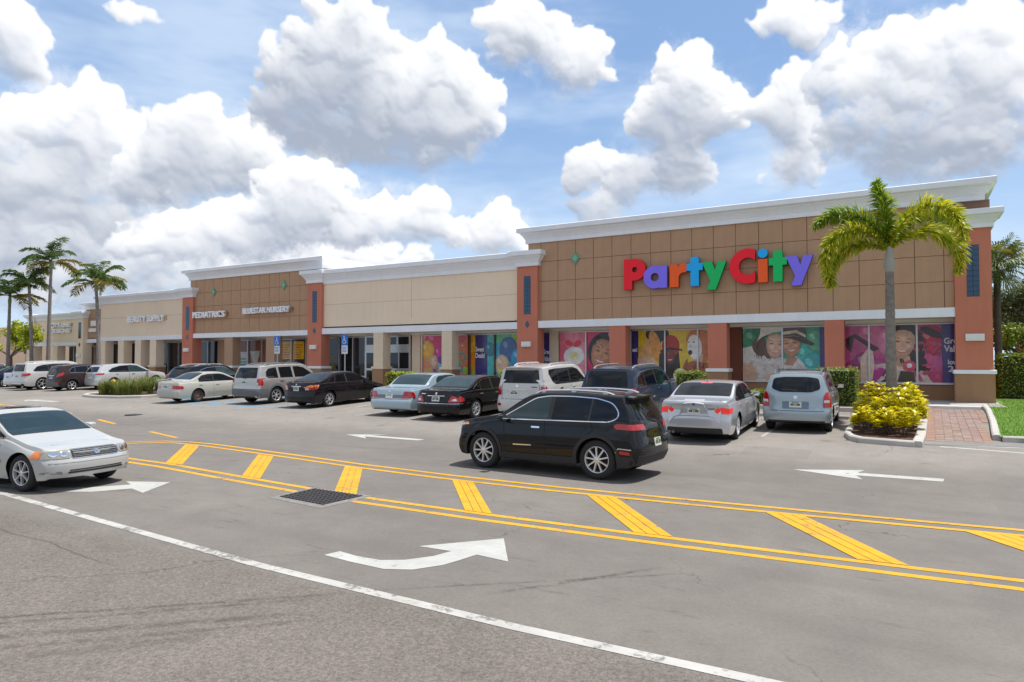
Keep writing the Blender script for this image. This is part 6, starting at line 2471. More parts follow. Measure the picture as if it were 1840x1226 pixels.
# --- silver sport utility with grey cladding -----------------------------------------------------
pm = paint('champagne_silver', (.50, .485, .46), .7, .34)
c = suv(4.87, 1.89, 1.80, 2.87, .88, .375, bl=1.10, xt=2.98, xc=3.62, cowl=1.16, hood=1.08, nose=.92, roof_r=1.73, tumble=.27, clear=.24, round_r=.34,
        tail=[(.2, .14), (.38, .02), (.46, .0), (.68, .0), (.72, .08), (1.08, .10), (1.18, .13), (1.55, .28), (1.74, .40)])
c.start('sport_utility', 'silver sport utility with grey lower cladding parked on the blue stall', 'car', pm, park(-24.9, 21.55, 1.89, .24), UP, PITCH)
c.dlo([(3.52, 1.12), (.72, 1.16), (.60, 1.24), (.62, 1.44), (.76, 1.58), (1.2, 1.63), (2.5, 1.63), (2.84, 1.56)], [(1.32, -.06, .12), (2.18, -.06, .12)], None, .02, None, pm)
c.screen(3.58, 3.06, .05, .06)
c.patch('rear_window', M_autog, [('rear', rnd([(-.72, 1.18), (.72, 1.18), (.62, 1.64), (-.62, 1.64)], .05))], .008)
c.lamp('tail_light', M_redl, rnd([(.76, .86), (.88, .86), (.88, 1.16), (.76, 1.16)], .03), rnd([(.20, .85), (.38, .87), (.39, 1.0), (.34, 1.14), (.20, 1.16)], .04), off=.014)
c.lamp('reversing_light', M_clr, rnd([(.74, .88), (.82, .88), (.82, .98), (.74, .98)], .02), None, off=.02)
c.plate(.0, .98)
c.rect('rear_wiper', M_plas, 'rear', -.12, .10, 1.16, 1.20, .02, .01)
c.rect('bumper', M_gry, 'rear', -.90, .90, .40, .70, .014, .05)
for sg in (1, -1):
    c.patch('bumper_side', M_gry, [('side', [(.10, .30), (.10, .70), (.62, .70), (.68, .55), (.72, .30)], sg)], .014)
c.rect('lower_bumper', M_plas, 'rear', -.70, .70, .26, .38, .010)
c.arch_trim(M_gry, .11, .016)
c.sill_trim(M_gry, .52)
c.seams([(2.18, 2.16), (3.34, 3.28)], 1.12)
c.handle(2.3, 1.0, M_plas)
c.handle(1.34, 1.0, M_plas)
c.mirrors(3.3, 1.16, M_plas)
c.rails(.7, 2.8, .64, M_gry, .05, .022)
c.wheels('suv', tw=.245)

# --- cream sedan with a rusty rear wheel -----------------------------------------------------------
pm = paint('cream_white', (.48, .47, .41), .1, .36)
c = sedan(4.76, 1.74, 1.415, 2.635, .98, .315, deck=1.00, xg=.80, xr=1.62, xt=2.62, xc=3.42, cowl=.95, hood=.82, nose=.66, bl=.90, clear=.18, round_r=.34)
c.start('sedan', 'cream sedan with boot spoiler and a rusty bare rear wheel beside the grassy island', 'car', pm, park(-29.2, 20.63, 1.74), UP, PITCH)
c.dlo([(3.34, .935), (1.22, .96), (1.20, 1.10), (1.40, 1.24), (1.75, 1.295), (2.35, 1.29), (2.62, 1.24)], [(2.02, -.10, .06)], None, .02)
c.screen(3.40, 2.72, .05, .06)
c.screen(.88, 1.54, .09, .07, M_autog, 'rear_window')
c.lamp('tail_light', M_redl, rnd([(.42, .68), (.83, .66), (.83, .82), (.46, .84)], .03), rnd([(.12, .66), (.40, .67), (.38, .80), (.14, .82)], .03))
c.lamp('turn_signal', M_amb, rnd([(.42, .70), (.50, .70), (.50, .83), (.46, .83)], .015), None, off=.016)
c.plate(0, .76)
b_ = MB()
pts = [(.10 - c.ro, -.70, .99), (.06 - c.ro, -.62, 1.07), (.04 - c.ro, 0, 1.10), (.06 - c.ro, .62, 1.07), (.10 - c.ro, .70, .99)]
b_.tube(pts, .026, 8)
b_.build('boot_spoiler', pm, c.root, smooth=True)
c.rect('bumper', mat('worn_bumper_paint', (.44, .44, .41), .6, var=.12), 'rear', -.82, .82, .34, .60, .008, .04)
c.strip_side('side_moulding', mat('grey_moulding', (.36, .36, .33), .6), [(1.65, .44), (3.35, .44)], .08, .012)
c.seams([(1.98, 1.98), (3.20, 3.14)], .94)
c.handle(2.1, .80, pm)
c.handle(1.2, .82, pm)
c.mirrors(3.16, .96, pm)
c.wheels('multi', 'steel', tw=.20)

# --- black crossover behind the cream sedan ----------------------------------------------------------
pm = paint('black2', (.012, .013, .019), .35, .27)
c = suv(4.83, 1.91, 1.66, 2.81, 1.0, .37, bl=1.10, xt=2.75, xc=3.55, cowl=1.10, hood=1.0, nose=.85, roof_r=1.57, tumble=.34, clear=.20, round_r=.36,
        tail=[(.2, .15), (.34, .02), (.44, .0), (.72, .0), (.78, .05), (1.0, .07), (1.10, .12), (1.35, .36), (1.55, .58), (1.62, .66)])
c.start('crossover', 'black crossover with tall upright tail lights parked behind the cream sedan', 'car', pm, (-33.0, 22.9, gz(22.9) + .006), UP, PITCH)
c.dlo([(3.44, 1.07), (1.05, 1.13), (.95, 1.20), (1.12, 1.38), (1.5, 1.49), (2.2, 1.53), (2.6, 1.48)], [(2.1, -.1, .08)], M_chr, .02, [M_autog, M_autog2])
c.screen(3.50, 2.84, .05, .06)
c.patch('rear_window', M_autog, [('rear', rnd([(-.62, 1.12), (.62, 1.12), (.50, 1.48), (-.50, 1.48)], .06))], .008)
spoiler(c, .9, .46, .58, 1.58, .05, pm)
c.lamp('tail_light', M_redl, rnd([(.70, .80), (.90, .80), (.90, 1.16), (.72, 1.12)], .03), rnd([(.10, .82), (.30, .90), (.42, 1.18), (.22, 1.20)], .03), off=.014)
c.rect('chrome_trim', M_chr, 'rear', -.50, .50, .97, 1.0, .014, .01)
c.plate(0, .84)
c.seams([(2.06, 2.06), (3.3, 3.24)], 1.06)
c.handle(2.2, .98, M_chr)
c.mirrors(3.3, 1.08, pm)
c.rails(.9, 2.6, .62, M_alloy, .05, .018)
c.wheels('five', tw=.24)

# --- silver-white crossover behind the grasses -----------------------------------------------------------
pm = paint('silver_white', (.62, .63, .64), .4, .30)
c = suv(4.8, 1.90, 1.61, 2.775, .98, .365, bl=1.06, xt=2.75, xc=3.52, cowl=1.06, hood=.98, nose=.82, roof_r=1.54, tumble=.32, clear=.20, round_r=.38,
        tail=[(.2, .15), (.34, .02), (.44, .0), (.68, .0), (.74, .05), (.98, .08), (1.08, .12), (1.35, .32), (1.52, .48)])
c.start('crossover', 'silver crossover half hidden by the ornamental grasses and hydrant', 'car', pm, (-44.6, 25.0, gz(25.0) + .006), UP, PITCH)
c.dlo([(3.42, 1.04), (.80, 1.10), (.72, 1.16), (1.0, 1.34), (1.5, 1.46), (2.2, 1.49), (2.6, 1.44)], [(2.08, -.1, .08)], M_plas, .015, [M_autog, M_autog2])
c.screen(3.48, 2.84, .05, .06)
c.patch('rear_window', M_autog, [('rear', rnd([(-.60, 1.12), (.60, 1.12), (.50, 1.44), (-.50, 1.44)], .06))], .008)
c.lamp('tail_light', M_redl, rnd([(.50, .94), (.88, .94), (.88, 1.04), (.52, 1.04)], .03), rnd([(.12, .93), (.44, .96), (.46, 1.04), (.14, 1.05)], .03))
c.plate(0, .80)
c.seams([(2.04, 2.04), (3.3, 3.24)], 1.04)
c.handle(2.2, .94, M_chr)
c.handle(1.15, .96, M_chr)
c.mirrors(3.25, 1.05, pm)
c.wheels('five', tw=.24)

# --- dark brown small crossover -------------------------------------------------------------------------
pm = paint('dark_brown', (.035, .018, .018), .4, .30)
c = suv(4.28, 1.775, 1.645, 2.555, .87, .345, bl=1.06, xt=2.62, xc=3.28, cowl=1.10, hood=1.02, nose=.88, roof_r=1.57, tumble=.30, clear=.20, round_r=.40,
        tail=[(.2, .14), (.34, .02), (.44, .0), (.66, .0), (.72, .06), (.98, .08), (1.08, .12), (1.40, .28), (1.56, .40)])
c.start('crossover', 'dark brown small crossover parked beside the white large sport utility', 'car', pm, park(-45.4, 23.3, 1.775), UP, PITCH)
c.dlo([(3.2, 1.06), (.78, 1.14), (.74, 1.24), (.92, 1.42), (1.3, 1.50), (2.0, 1.51), (2.45, 1.46)], [(1.08, 0, .07), (1.9, -.08, .08)], M_chr, .018)
c.screen(3.24, 2.70, .05, .06)
c.patch('rear_window', M_autog, [('rear', rnd([(-.58, 1.14), (.58, 1.14), (.50, 1.50), (-.50, 1.50)], .06))], .008)
c.lamp('tail_light', M_redl, rnd([(.52, .86), (.84, .92), (.84, 1.12), (.62, 1.06)], .04), rnd([(.12, .90), (.34, .98), (.42, 1.14), (.16, 1.12)], .04), off=.014)
c.rect('chrome_trim', M_chr, 'rear', -.34, .34, .95, .98, .012, .01)
c.plate(0, .84)
c.rect('lower_bumper', M_gry, 'rear', -.76, .76, .26, .56, .010, .05)
c.lamp('bumper_reflector', M_redl, rnd([(.62, .50), (.76, .50), (.76, .58), (.62, .58)], .02), None, off=.02)
c.arch_trim(M_plas, .06)
c.sill_trim(M_plas, .40)
c.seams([(1.88, 1.88), (3.05, 3.0)], 1.06)
c.handle(2.0, .96, M_chr)
c.mirrors(3.0, 1.08, pm)
c.wheels('five', tw=.22)

# --- white large sport utility -------------------------------------------------------------------------------
pm = paint('pearl_white', (.54, .54, .525), .05, .32)
c = suv(5.1, 1.93, 1.81, 3.05, .92, .39, bl=1.14, xt=3.25, xc=4.02, cowl=1.18, hood=1.08, nose=.92, roof_r=1.75, tumble=.25, clear=.23, round_r=.34,
        tail=[(.2, .14), (.36, .02), (.44, .0), (.70, .0), (.74, .05), (1.08, .08), (1.18, .11), (1.55, .22), (1.74, .32)])
c.start('sport_utility', 'white large sport utility with long dark side windows at far left', 'car', pm, park(-48.55, 23.1, 1.93, .26), UP, PITCH)
c.dlo([(3.92, 1.15), (.72, 1.20), (.62, 1.25), (.86, 1.50), (1.2, 1.60), (1.8, 1.64), (2.7, 1.64), (3.1, 1.57)], [(1.55, -.06, .06), (2.5, -.08, .08)], M_chr, .012)
c.screen(3.98, 3.34, .05, .06)
c.patch('rear_window', M_autog, [('rear', rnd([(-.70, 1.22), (.70, 1.22), (.62, 1.66), (-.62, 1.66)], .06))], .008)
c.lamp('tail_light', M_redl, rnd([(.52, .88), (.92, .92), (.92, 1.06), (.60, 1.10)], .04), rnd([(.10, .90), (.40, .98), (.48, 1.06), (.36, 1.10), (.12, 1.10)], .04), off=.014)
c.rect('lower_bumper', M_plas, 'rear', -.82, .82, .24, .44, .010, .04)
c.rect('skid_plate', M_alloy, 'rear', -.60, .60, .40, .48, .016, .02)
c.plate(0, .90)
c.seams([(2.46, 2.44), (3.7, 3.64)], 1.15)
c.handle(2.6, 1.05, M_chr)
c.mirrors(3.7, 1.18, pm)
c.rails(.8, 3.0, .64, M_alloy, .05, .02)
c.wheels('big', tw=.27)

# --- cars at the left edge ---------------------------------------------------------------------------------------
def simple_sedan(label, pm, loc, heading=UP, pitch=PITCH, wst='five'):
    c = sedan(4.8, 1.83, 1.46, 2.8, .95, .33, deck=1.06, xg=.70, xr=1.6, xt=2.72, xc=3.58, cowl=.99, hood=.87, nose=.70, bl=.95, clear=.17, round_r=.42)
    c.start('sedan', label, 'car', pm, loc, heading, pitch)
    c.dlo([(3.50, .985), (1.08, 1.02), (1.02, 1.05), (1.30, 1.24), (1.62, 1.335), (2.0, 1.36), (2.5, 1.35), (2.74, 1.30)], [(2.14, -.10, .08)], M_chr, .014)
    c.screen(3.54, 2.82, .05, .06)
    c.screen(.76, 1.56, .09, .07, M_autog, 'rear_window')
    c.lamp('tail_light', M_redl, rnd([(.46, .82), (.86, .82), (.86, .94), (.5, .92)], .03), rnd([(.14, .82), (.46, .86), (.50, .94), (.16, .94)], .04))
    c.plate(0, .78)
    c.rect('chrome_trim', M_chr, 'rear', -.4, .4, .90, .915, .012, .008)
    c.seams([(2.10, 2.10), (3.36, 3.30)], .99)
    c.handle(2.22, .86, M_chr)
    c.mirrors(3.30, 1.0, pm)
    c.wheels(wst, tw=.22)
    return c


simple_sedan('small silver sedan mostly hidden behind the white large sport utility', MATS['paint_silver'], (-52.1, 23.7, gz(23.7) + .006))
simple_sedan('dark navy sedan at the left edge of the car park', paint('navy', (.015, .022, .045), .4, .28), (-55.4, 23.6, gz(23.6) + .006))
simple_sedan('black sedan cut off at the left edge of the photo', MATS['paint_black2'], (-58.6, 23.9, gz(23.9) + .006))
simple_sedan('white sedan far back near the peach building', MATS['paint_white'], (-72.5, 30.5, gz(30.5) + .006), R(150), 0)

# ------------------------------------------------------------------ plants
def leaf_material(name, c0, c1, c2=None, trans=.35, rough=.5):
    m = bpy.data.materials.new(name)
    m.use_nodes = True
    k = NT(m.node_tree)
    b = m.node_tree.nodes['Principled BSDF']
    out = m.node_tree.nodes['Material Output']
    g = k.node('ShaderNodeNewGeometry')
    cr = k.node('ShaderNodeValToRGB')
    k.link(g.outputs['Random Per Island'], cr.inputs[0])
    e = cr.color_ramp.elements
    e[0].color = (*c0, 1)
    e[1].color = (*c1, 1)
    if c2:
        e.new(.5).color = (*c2, 1)
    k.link(cr.outputs[0], b.inputs['Base Color'])
    b.inputs['Roughness'].default_value = rough
    tr = k.node('ShaderNodeBsdfTranslucent')
    k.link(cr.outputs[0], tr.inputs['Color'])
    mx = k.node('ShaderNodeMixShader')
    mx.inputs[0].default_value = trans
    k.link(b.outputs[0], mx.inputs[1])
    k.link(tr.outputs[0], mx.inputs[2])
    k.link(mx.outputs[0], out.inputs['Surface'])
    return m


M_foxt = leaf_material('foxtail_leaf', (.20, .30, .018), (.74, .64, .03), (.46, .50, .022), .45)
M_foxg = leaf_material('foxtail_leaf_green', (.10, .22, .022), (.46, .50, .03), (.24, .36, .028), .45)
M_palm = leaf_material('palm_leaf', (.040, .095, .018), (.16, .22, .04), (.08, .145, .028), .35)
M_palmy = leaf_material('palm_leaf_yellowing', (.16, .16, .03), (.40, .30, .05), (.26, .22, .04), .35)
M_sabal = leaf_material('sabal_leaf', (.07, .13, .03), (.28, .32, .08), (.15, .20, .045), .35)
M_croton = leaf_material('croton_leaf', (.42, .44, .014), (.90, .74, .02), (.75, .66, .015), .35, .35)
M_hedge = leaf_material('hedge_leaf', (.07, .15, .014), (.38, .38, .04), (.18, .26, .022), .3)
M_oak = leaf_material('oak_leaf', (.06, .09, .035), (.22, .24, .10), (.13, .16, .065), .35)
M_lime = leaf_material('lime_tree_leaf', (.22, .32, .014), (.62, .60, .04), (.38, .46, .025), .45)
M_ogr = leaf_material('ornamental_grass_blade', (.09, .15, .02), (.34, .30, .10), (.17, .23, .04), .35)
M_lawnb = leaf_material('lawn_blade', (.07, .19, .006), (.20, .30, .02), (.12, .25, .01), .35)
M_bark = mat('palm_bark', (.23, .20, .185), .9, var=.35, vscale=7, bump=.8, bscale=20)
M_barkd = mat('dark_bark', (.11, .085, .07), .9, var=.25, vscale=6, bump=.8, bscale=25)
M_shaft = mat('palm_crownshaft', (.20, .26, .12), .55, var=.15)
rl = random.Random(3)


def frond(parent, base, az, el0, length, droop, m, plume=True, leaf=.36, w=.030, nst=60, per=5, name='frond', loc_off=(0, 0, 0)):
    """one arching palm leaf: rachis with leaflets"""
    b = MB()
    n = nst
    p = Vector(base)
    pts, tan = [], []
    ds = length / n
    for i in range(n + 1):
        t = i / n
        e = el0 - droop * t ** 1.25
        d = Vector((math.cos(az) * math.cos(e), math.sin(az) * math.cos(e), math.sin(e)))
        pts.append(p.copy())
        tan.append(d)
        p = p + d * ds
    b.tube([pts[i] for i in range(0, n + 1, 4)], [.028 * (1 - .85 * i / n) for i in range(0, n + 1, 4)], 5)
    side0 = Vector((-math.sin(az), math.cos(az), 0))
    for i in range(3 if plume else 4, n + 1):
        t = i / n
        d = tan[i]
        upv = side0.cross(d).normalized()
        if upv.z < 0 and abs(d.z) < .9:
            upv = -upv
        prof = min(1, (.12 if plume else .35) + t * (2.1 if plume else 3.2)) * (1 - .55 * max(0, (t - .55) / .45) ** 1.5)
        for k in range(per):
            if plume:
                a = rl.uniform(0, 2 * math.pi)
                radial = side0 * math.cos(a) + upv * math.sin(a)
                dirv = (radial * .85 + d * rl.uniform(.35, .8)).normalized()
            else:
                sgn = 1 if k % 2 else -1
                dirv = (side0 * sgn * .8 + d * rl.uniform(.45, .7) + upv * rl.uniform(-.35, .25)).normalized()
            ln = leaf * prof * rl.uniform(.75, 1.1)
            wv = d.cross(dirv)
            wv = wv.normalized() if wv.length > 1e-4 else upv
            wv = (wv * rl.uniform(.3, 1) + dirv.cross(wv) * rl.uniform(-.7, .7)).normalized() * w * .5 * rl.uniform(.8, 1.2)
            q0 = pts[i] + d * rl.uniform(-.5, .5) * ds
            q1 = q0 + dirv * ln * .55
            q2 = q1 + (dirv * .8 + Vector((0, 0, -.45))).normalized() * ln * .45
            o = len(b.v)
            b.v.extend([tuple(q0 - wv * .5), tuple(q0 + wv * .5), tuple(q1 + wv), tuple(q1 - wv), tuple(q2)])
            b.f.append((o, o + 1, o + 2, o + 3))
            b.f.append((o + 3, o + 2, o + 4))
            b.mi.extend([0, 0])
    return b.build(name, m, parent, fix=False)


def ringed_trunk(parent, x, y, z0, z1, r0, r1, m, lean=(0, 0), n=40, name='trunk'):
    b = MB()
    pts, rad = [], []
    for i in range(n + 1):
        t = i / n
        bulge = 1 + .22 * math.exp(-((t - .0) / .12) ** 2)
        pts.append((x + lean[0] * t * t, y + lean[1] * t * t, z0 + (z1 - z0) * t))
        rad.append((r0 + (r1 - r0) * t) * bulge * (1.05 if i % 2 else .97))
    b.tube(pts, rad, 14)
    return b.build(name, m, parent, smooth=True, sharp=60)


# --- foxtail palm in the right island
pl = thing('foxtail_palm', 'bushy yellow-green foxtail palm on a slim grey trunk in the shrub island', 'palm tree', (0, 0, 0))
PX, PY = -.38, 23.0
ringed_trunk(pl, PX, PY, .15, 4.75, .16, .115, M_bark)
b = MB()
b.tube([(PX, PY, 4.72), (PX, PY, 4.9), (PX, PY, 5.25), (PX, PY, 5.5)], [.115, .15, .12, .06], 12)
b.build('crownshaft', mat('pale_crownshaft', (.34, .34, .30), .6, var=.15), pl, smooth=True)
# right of the picture is (cos30, sin30); towards the camera is (sin30*.., -cos30)
RIGHT = math.radians(30)
FR = [  # azimuth from picture right (ccw, 90 = away), start elevation, length, droop, material
    (100, 86, 2.2, .35, M_foxg), (8, 74, 2.75, 2.05, M_foxg), (172, 73, 2.7, 2.1, M_foxg), (-6, 52, 3.0, 2.85, M_foxt), (186, 52, 3.0, 2.85, M_foxt),
    (-72, 70, 3.5, 2.95, M_foxt), (165, 30, 2.5, 2.5, M_foxt), (62, 60, 2.2, 1.8, M_foxg)]
for (a, e, ln, dr, m) in FR:
    frond(pl, (PX, PY, 5.35), RIGHT + R(a), R(e), ln, dr, m, True, .52, .046, 80, 8)

# --- tall palms at the left
def tall_palm(label, x, y, z1, lean, nfr, ln, seed, r0=.16, yellow=.2, topm=None):
    t = thing('tall_palm', label, 'palm tree', (0, 0, 0), group='tall thin palms by the far shops')
    q = random.Random(seed)
    g = gz(y)
    ringed_trunk(t, x, y, g - .05, z1 - .55, r0, r0 * .62, M_bark, lean, 30)
    cx, cy = x + lean[0], y + lean[1]
    b = MB()
    b.tube([(cx, cy, z1 - .6), (cx, cy, z1 - .3), (cx, cy, z1 + .1)], [r0 * .7, r0 * .85, r0 * .35], 10)
    b.build('crownshaft', M_shaft, t, smooth=True)
    for i in range(nfr):
        a = 2 * math.pi * (i + q.uniform(-.25, .25)) / nfr * 1.618 * 2
        e = R(q.choice([75, 60, 48, 35, 20, 5]))
        m = M_palmy if (e < R(25) and q.random() < yellow * 2.5) else M_palm
        frond(t, (cx, cy, z1), a, e, ln * q.uniform(.85, 1.1), q.uniform(1.3, 1.9) if e > R(20) else q.uniform(.9, 1.3), m, False, .75, .07, 38, 3)
    return t


tall_palm('taller of the two thin palms in front of the farthest shop', -58.6, 28.3, 9.9, (.2, 0), 13, 2.6, 1)
tall_palm('shorter thin palm just left of the tallest palm', -59.6, 27.6, 8.3, (-.6, 0), 11, 2.1, 2)
tall_palm('palm rising beside the left end of the BEAUTY SUPPLY store', -50.2, 27.6, 7.7, (-.5, 0), 11, 2.1, 3)
tall_palm('palm behind the roof corner of the BEAUTY SUPPLY store', -72.0, 39.5, 10.5, (.3, 0), 11, 2.9, 4)
tall_palm('palm with orange fruit stalks at the left edge', -62.0, 27.0, 7.2, (.1, 0), 12, 2.5, 5, yellow=.5)


def twig(b, p, d, ln, r, depth, ends, q):
    n = 4
    pts = [p]
    dd = d.copy()
    for i in range(n):
        dd = (dd + Vector((q.uniform(-1, 1), q.uniform(-1, 1), q.uniform(-.4, .7))) * .22).normalized()
        pts.append(pts[-1] + dd * ln / n)
    b.tube(pts, [r * (1 - .45 * i / n) for i in range(n + 1)], 6 if depth > 1 else 4)
    ends.append((pts[-1], dd))
    ends.append((pts[-2], dd))
    if depth > 0:
        for k in range(3):
            dv = (dd + Vector((q.uniform(-1, 1), q.uniform(-1, 1), q.uniform(-.3, .8))) * .85).normalized()
            twig(b, pts[-1 - (k % 2)], dv, ln * .68, r * .55, depth - 1, ends, q)


def leafy(b, c, rad, n, size, q, flat=.75):
    for i in range(n):
        while True:
            v = Vector((q.uniform(-1, 1), q.uniform(-1, 1), q.uniform(-1, 1)))
            if v.length < 1:
                break
        v.z *= flat
        p = c + v * rad
        nrm = (v * .6 + Vector((q.uniform(-1, 1), q.uniform(-1, 1), q.uniform(-.2, 1.2)))).normalized()
        t = nrm.orthogonal().normalized()
        a = q.uniform(0, 6.28)
        t = (t * math.cos(a) + nrm.cross(t) * math.sin(a))
        s = nrm.cross(t)
        l, w = size * q.uniform(.7, 1.2), size * .5 * q.uniform(.7, 1.2)
        o = len(b.v)
        b.v.extend([tuple(p - t * l * .5), tuple(p + s * w * .5), tuple(p + t * l * .5 - nrm * l * .12), tuple(p - s * w * .5)])
        b.f.append((o, o + 1, o + 2, o + 3))
        b.mi.append(0)


def broad_tree(name, label, x, y, h, trunk_h, r0, spread, mleaf, mbark, seed, nleaf=26, size=.22, group=None, depth=3):
    t = thing(name, label, 'tree', (0, 0, 0), group=group)
    q = random.Random(seed)
    b = MB()
    g = gz(y)
    ends = []
    b.tube([(x, y, g - .1), (x + .05, y, g + trunk_h * .5), (x, y, g + trunk_h)], [r0 * 1.25, r0, r0 * .85], 10)
    for k in range(5):
        a = 2 * math.pi * k / 5 + q.uniform(-.4, .4)
        d = Vector((math.cos(a) * spread, math.sin(a) * spread, 1)).normalized()
        twig(b, Vector((x, y, g + trunk_h - .1)), d, (h - trunk_h) * .42, r0 * .6, depth - 1, ends, q)
    b.build('trunk', mbark, t, smooth=True)
    lb = MB()
    for (p, d) in ends:
        leafy(lb, p, (h - trunk_h) * .14, nleaf, size, q)
    lb.build('crown', mleaf, t, fix=False)
    return t


broad_tree('lime_tree', 'small lime green tree at the left edge before the peach wall', -65.2, 28.6, 5.9, 2.2, .14, 1.0, M_lime, M_barkd, 5, 24, .32)
broad_tree('oak_tree', 'grey-green oak tree behind the hedge at the right edge', 6.6, 47.0, 6.8, 2.2, .28, 1.0, M_oak, M_barkd, 9, 17, .22, depth=4)
broad_tree('oak_tree', 'farther oak tree beyond the lawn at the right edge', 9.2, 56.0, 7.6, 1.8, .35, 1.1, M_oak, M_barkd, 12, 17, .26, depth=4)
broad_tree('small_tree', 'low green tree filling the gap above the right hedge', 5.6, 43.5, 4.6, 1.4, .14, 1.1, M_hedge, M_barkd, 14, 36, .20, depth=3)

# --- sabal palm behind the right pier
t = thing('sabal_palm', 'fan-leaved sabal palm behind the rightmost pier', 'palm tree', (0, 0, 0))
SX, SY = 3.72, 38.6
ringed_trunk(t, SX, SY, .2, 6.6, .15, .13, M_barkd)


def fan(parent, base, az, el, stem, rad, m, q):
    b = MB()
    d = Vector((math.cos(az) * math.cos(el), math.sin(az) * math.cos(el), math.sin(el)))
    side = Vector((-math.sin(az), math.cos(az), 0))
    up = side.cross(d)
    p0 = Vector(base)
    p1 = p0 + d * stem
    b.tube([p0, (p0 + p1) / 2 + Vector((0, 0, .04)), p1], [.02, .016, .012], 5)
    n = 24
    for i in range(n):
        a = R(-125) + R(250) * i / (n - 1)
        dv = (d * math.cos(a) + side * math.sin(a)).normalized()
        wv = (d.cross(up) * math.cos(a) - d * math.sin(a) * -1).normalized() * .07 + up * q.uniform(-.02, .02)
        ln = rad * q.uniform(.85, 1.1) * (1 - .25 * abs(a) / R(125))
        q1 = p1 + dv * ln * .6 - Vector((0, 0, .06))
        q2 = p1 + dv * ln * .92 - Vector((0, 0, .35 * ln))
        o = len(b.v)
        b.v.extend([tuple(p1), tuple(q1 - wv * .5), tuple(q2), tuple(q1 + wv * .5)])
        b.f.append((o, o + 1, o + 2, o + 3))
        b.mi.append(0)
    b.build('frond', m, parent, fix=False)


q = random.Random(4)
for i in range(46):
    fan(t, (SX, SY, 6.55), 2.4 * i, R(q.uniform(-55, 75)), q.uniform(.6, 1.0), q.uniform(.8, 1.15), M_sabal if q.random() < .75 else M_palmy, q)

# --- yellow crotons in the island
k = 0
CRO = [(-.78, 20.25, .45, .74, 'front left croton nearest the kerb corner'), (-.18, 20.15, .46, .78, 'front right croton by the brick path kerb'), (-.85, 21.3, .52, 1.0, 'left middle croton spilling toward the pale blue sport utility'), (-.1, 21.2, .52, 1.08, 'right middle croton before the palm trunk'),
       (-.6, 22.3, .54, 1.2, 'tall croton just left of the palm trunk'), (.02, 22.3, .46, 1.22, 'tall croton just right of the palm trunk'), (-.75, 23.4, .52, 1.15, 'rear left croton behind the palm trunk'), (.05, 23.5, .45, 1.2, 'rear right croton behind the palm trunk')]
for (x, y, r_, h, lab) in CRO:
    t = thing('croton_shrub', 'yellow ' + lab, 'shrub', (0, 0, 0), group='yellow crotons in the island')
    q = random.Random(40 + k)
    g = gz(y) + .08
    b = MB()
    lb = MB()
    for s in range(20):
        a = q.uniform(0, 6.28)
        rr = r_ * math.sqrt(q.random())
        hh = h * q.uniform(.55, 1.0) * (1 - .25 * (rr / r_) ** 2)
        p = Vector((x + math.cos(a) * rr, y + math.sin(a) * rr, g + hh))
        b.tube([(x + math.cos(a) * rr * .4, y + math.sin(a) * rr * .4, g - .05), (x + math.cos(a) * rr * .8, y + math.sin(a) * rr * .8, g + hh * .5), tuple(p)], [.012, .010, .006], 4)
        for lv in range(4):
            pp = p - Vector((0, 0, hh * .55)) * (lv / 4)
            for i in range(12):
                aa = q.uniform(0, 6.28)
                e = q.uniform(.1, .9)
                d = Vector((math.cos(aa) * math.cos(e), math.sin(aa) * math.cos(e), math.sin(e)))
                ln = q.uniform(.11, .19)
                sd = d.cross(Vector((0, 0, 1))).normalized() * ln * .27
                o = len(lb.v)
                q0 = pp + d * .02
                lb.v.extend([tuple(q0), tuple(q0 + d * ln * .5 + sd), tuple(q0 + d * ln - Vector((0, 0, ln * .25))), tuple(q0 + d * ln * .5 - sd)])
                lb.f.append((o, o + 1, o + 2, o + 3))
                lb.mi.append(0)
    b.build('stems', M_barkd, t)
    lb.build('foliage', M_croton, t, fix=False)
    k += 1


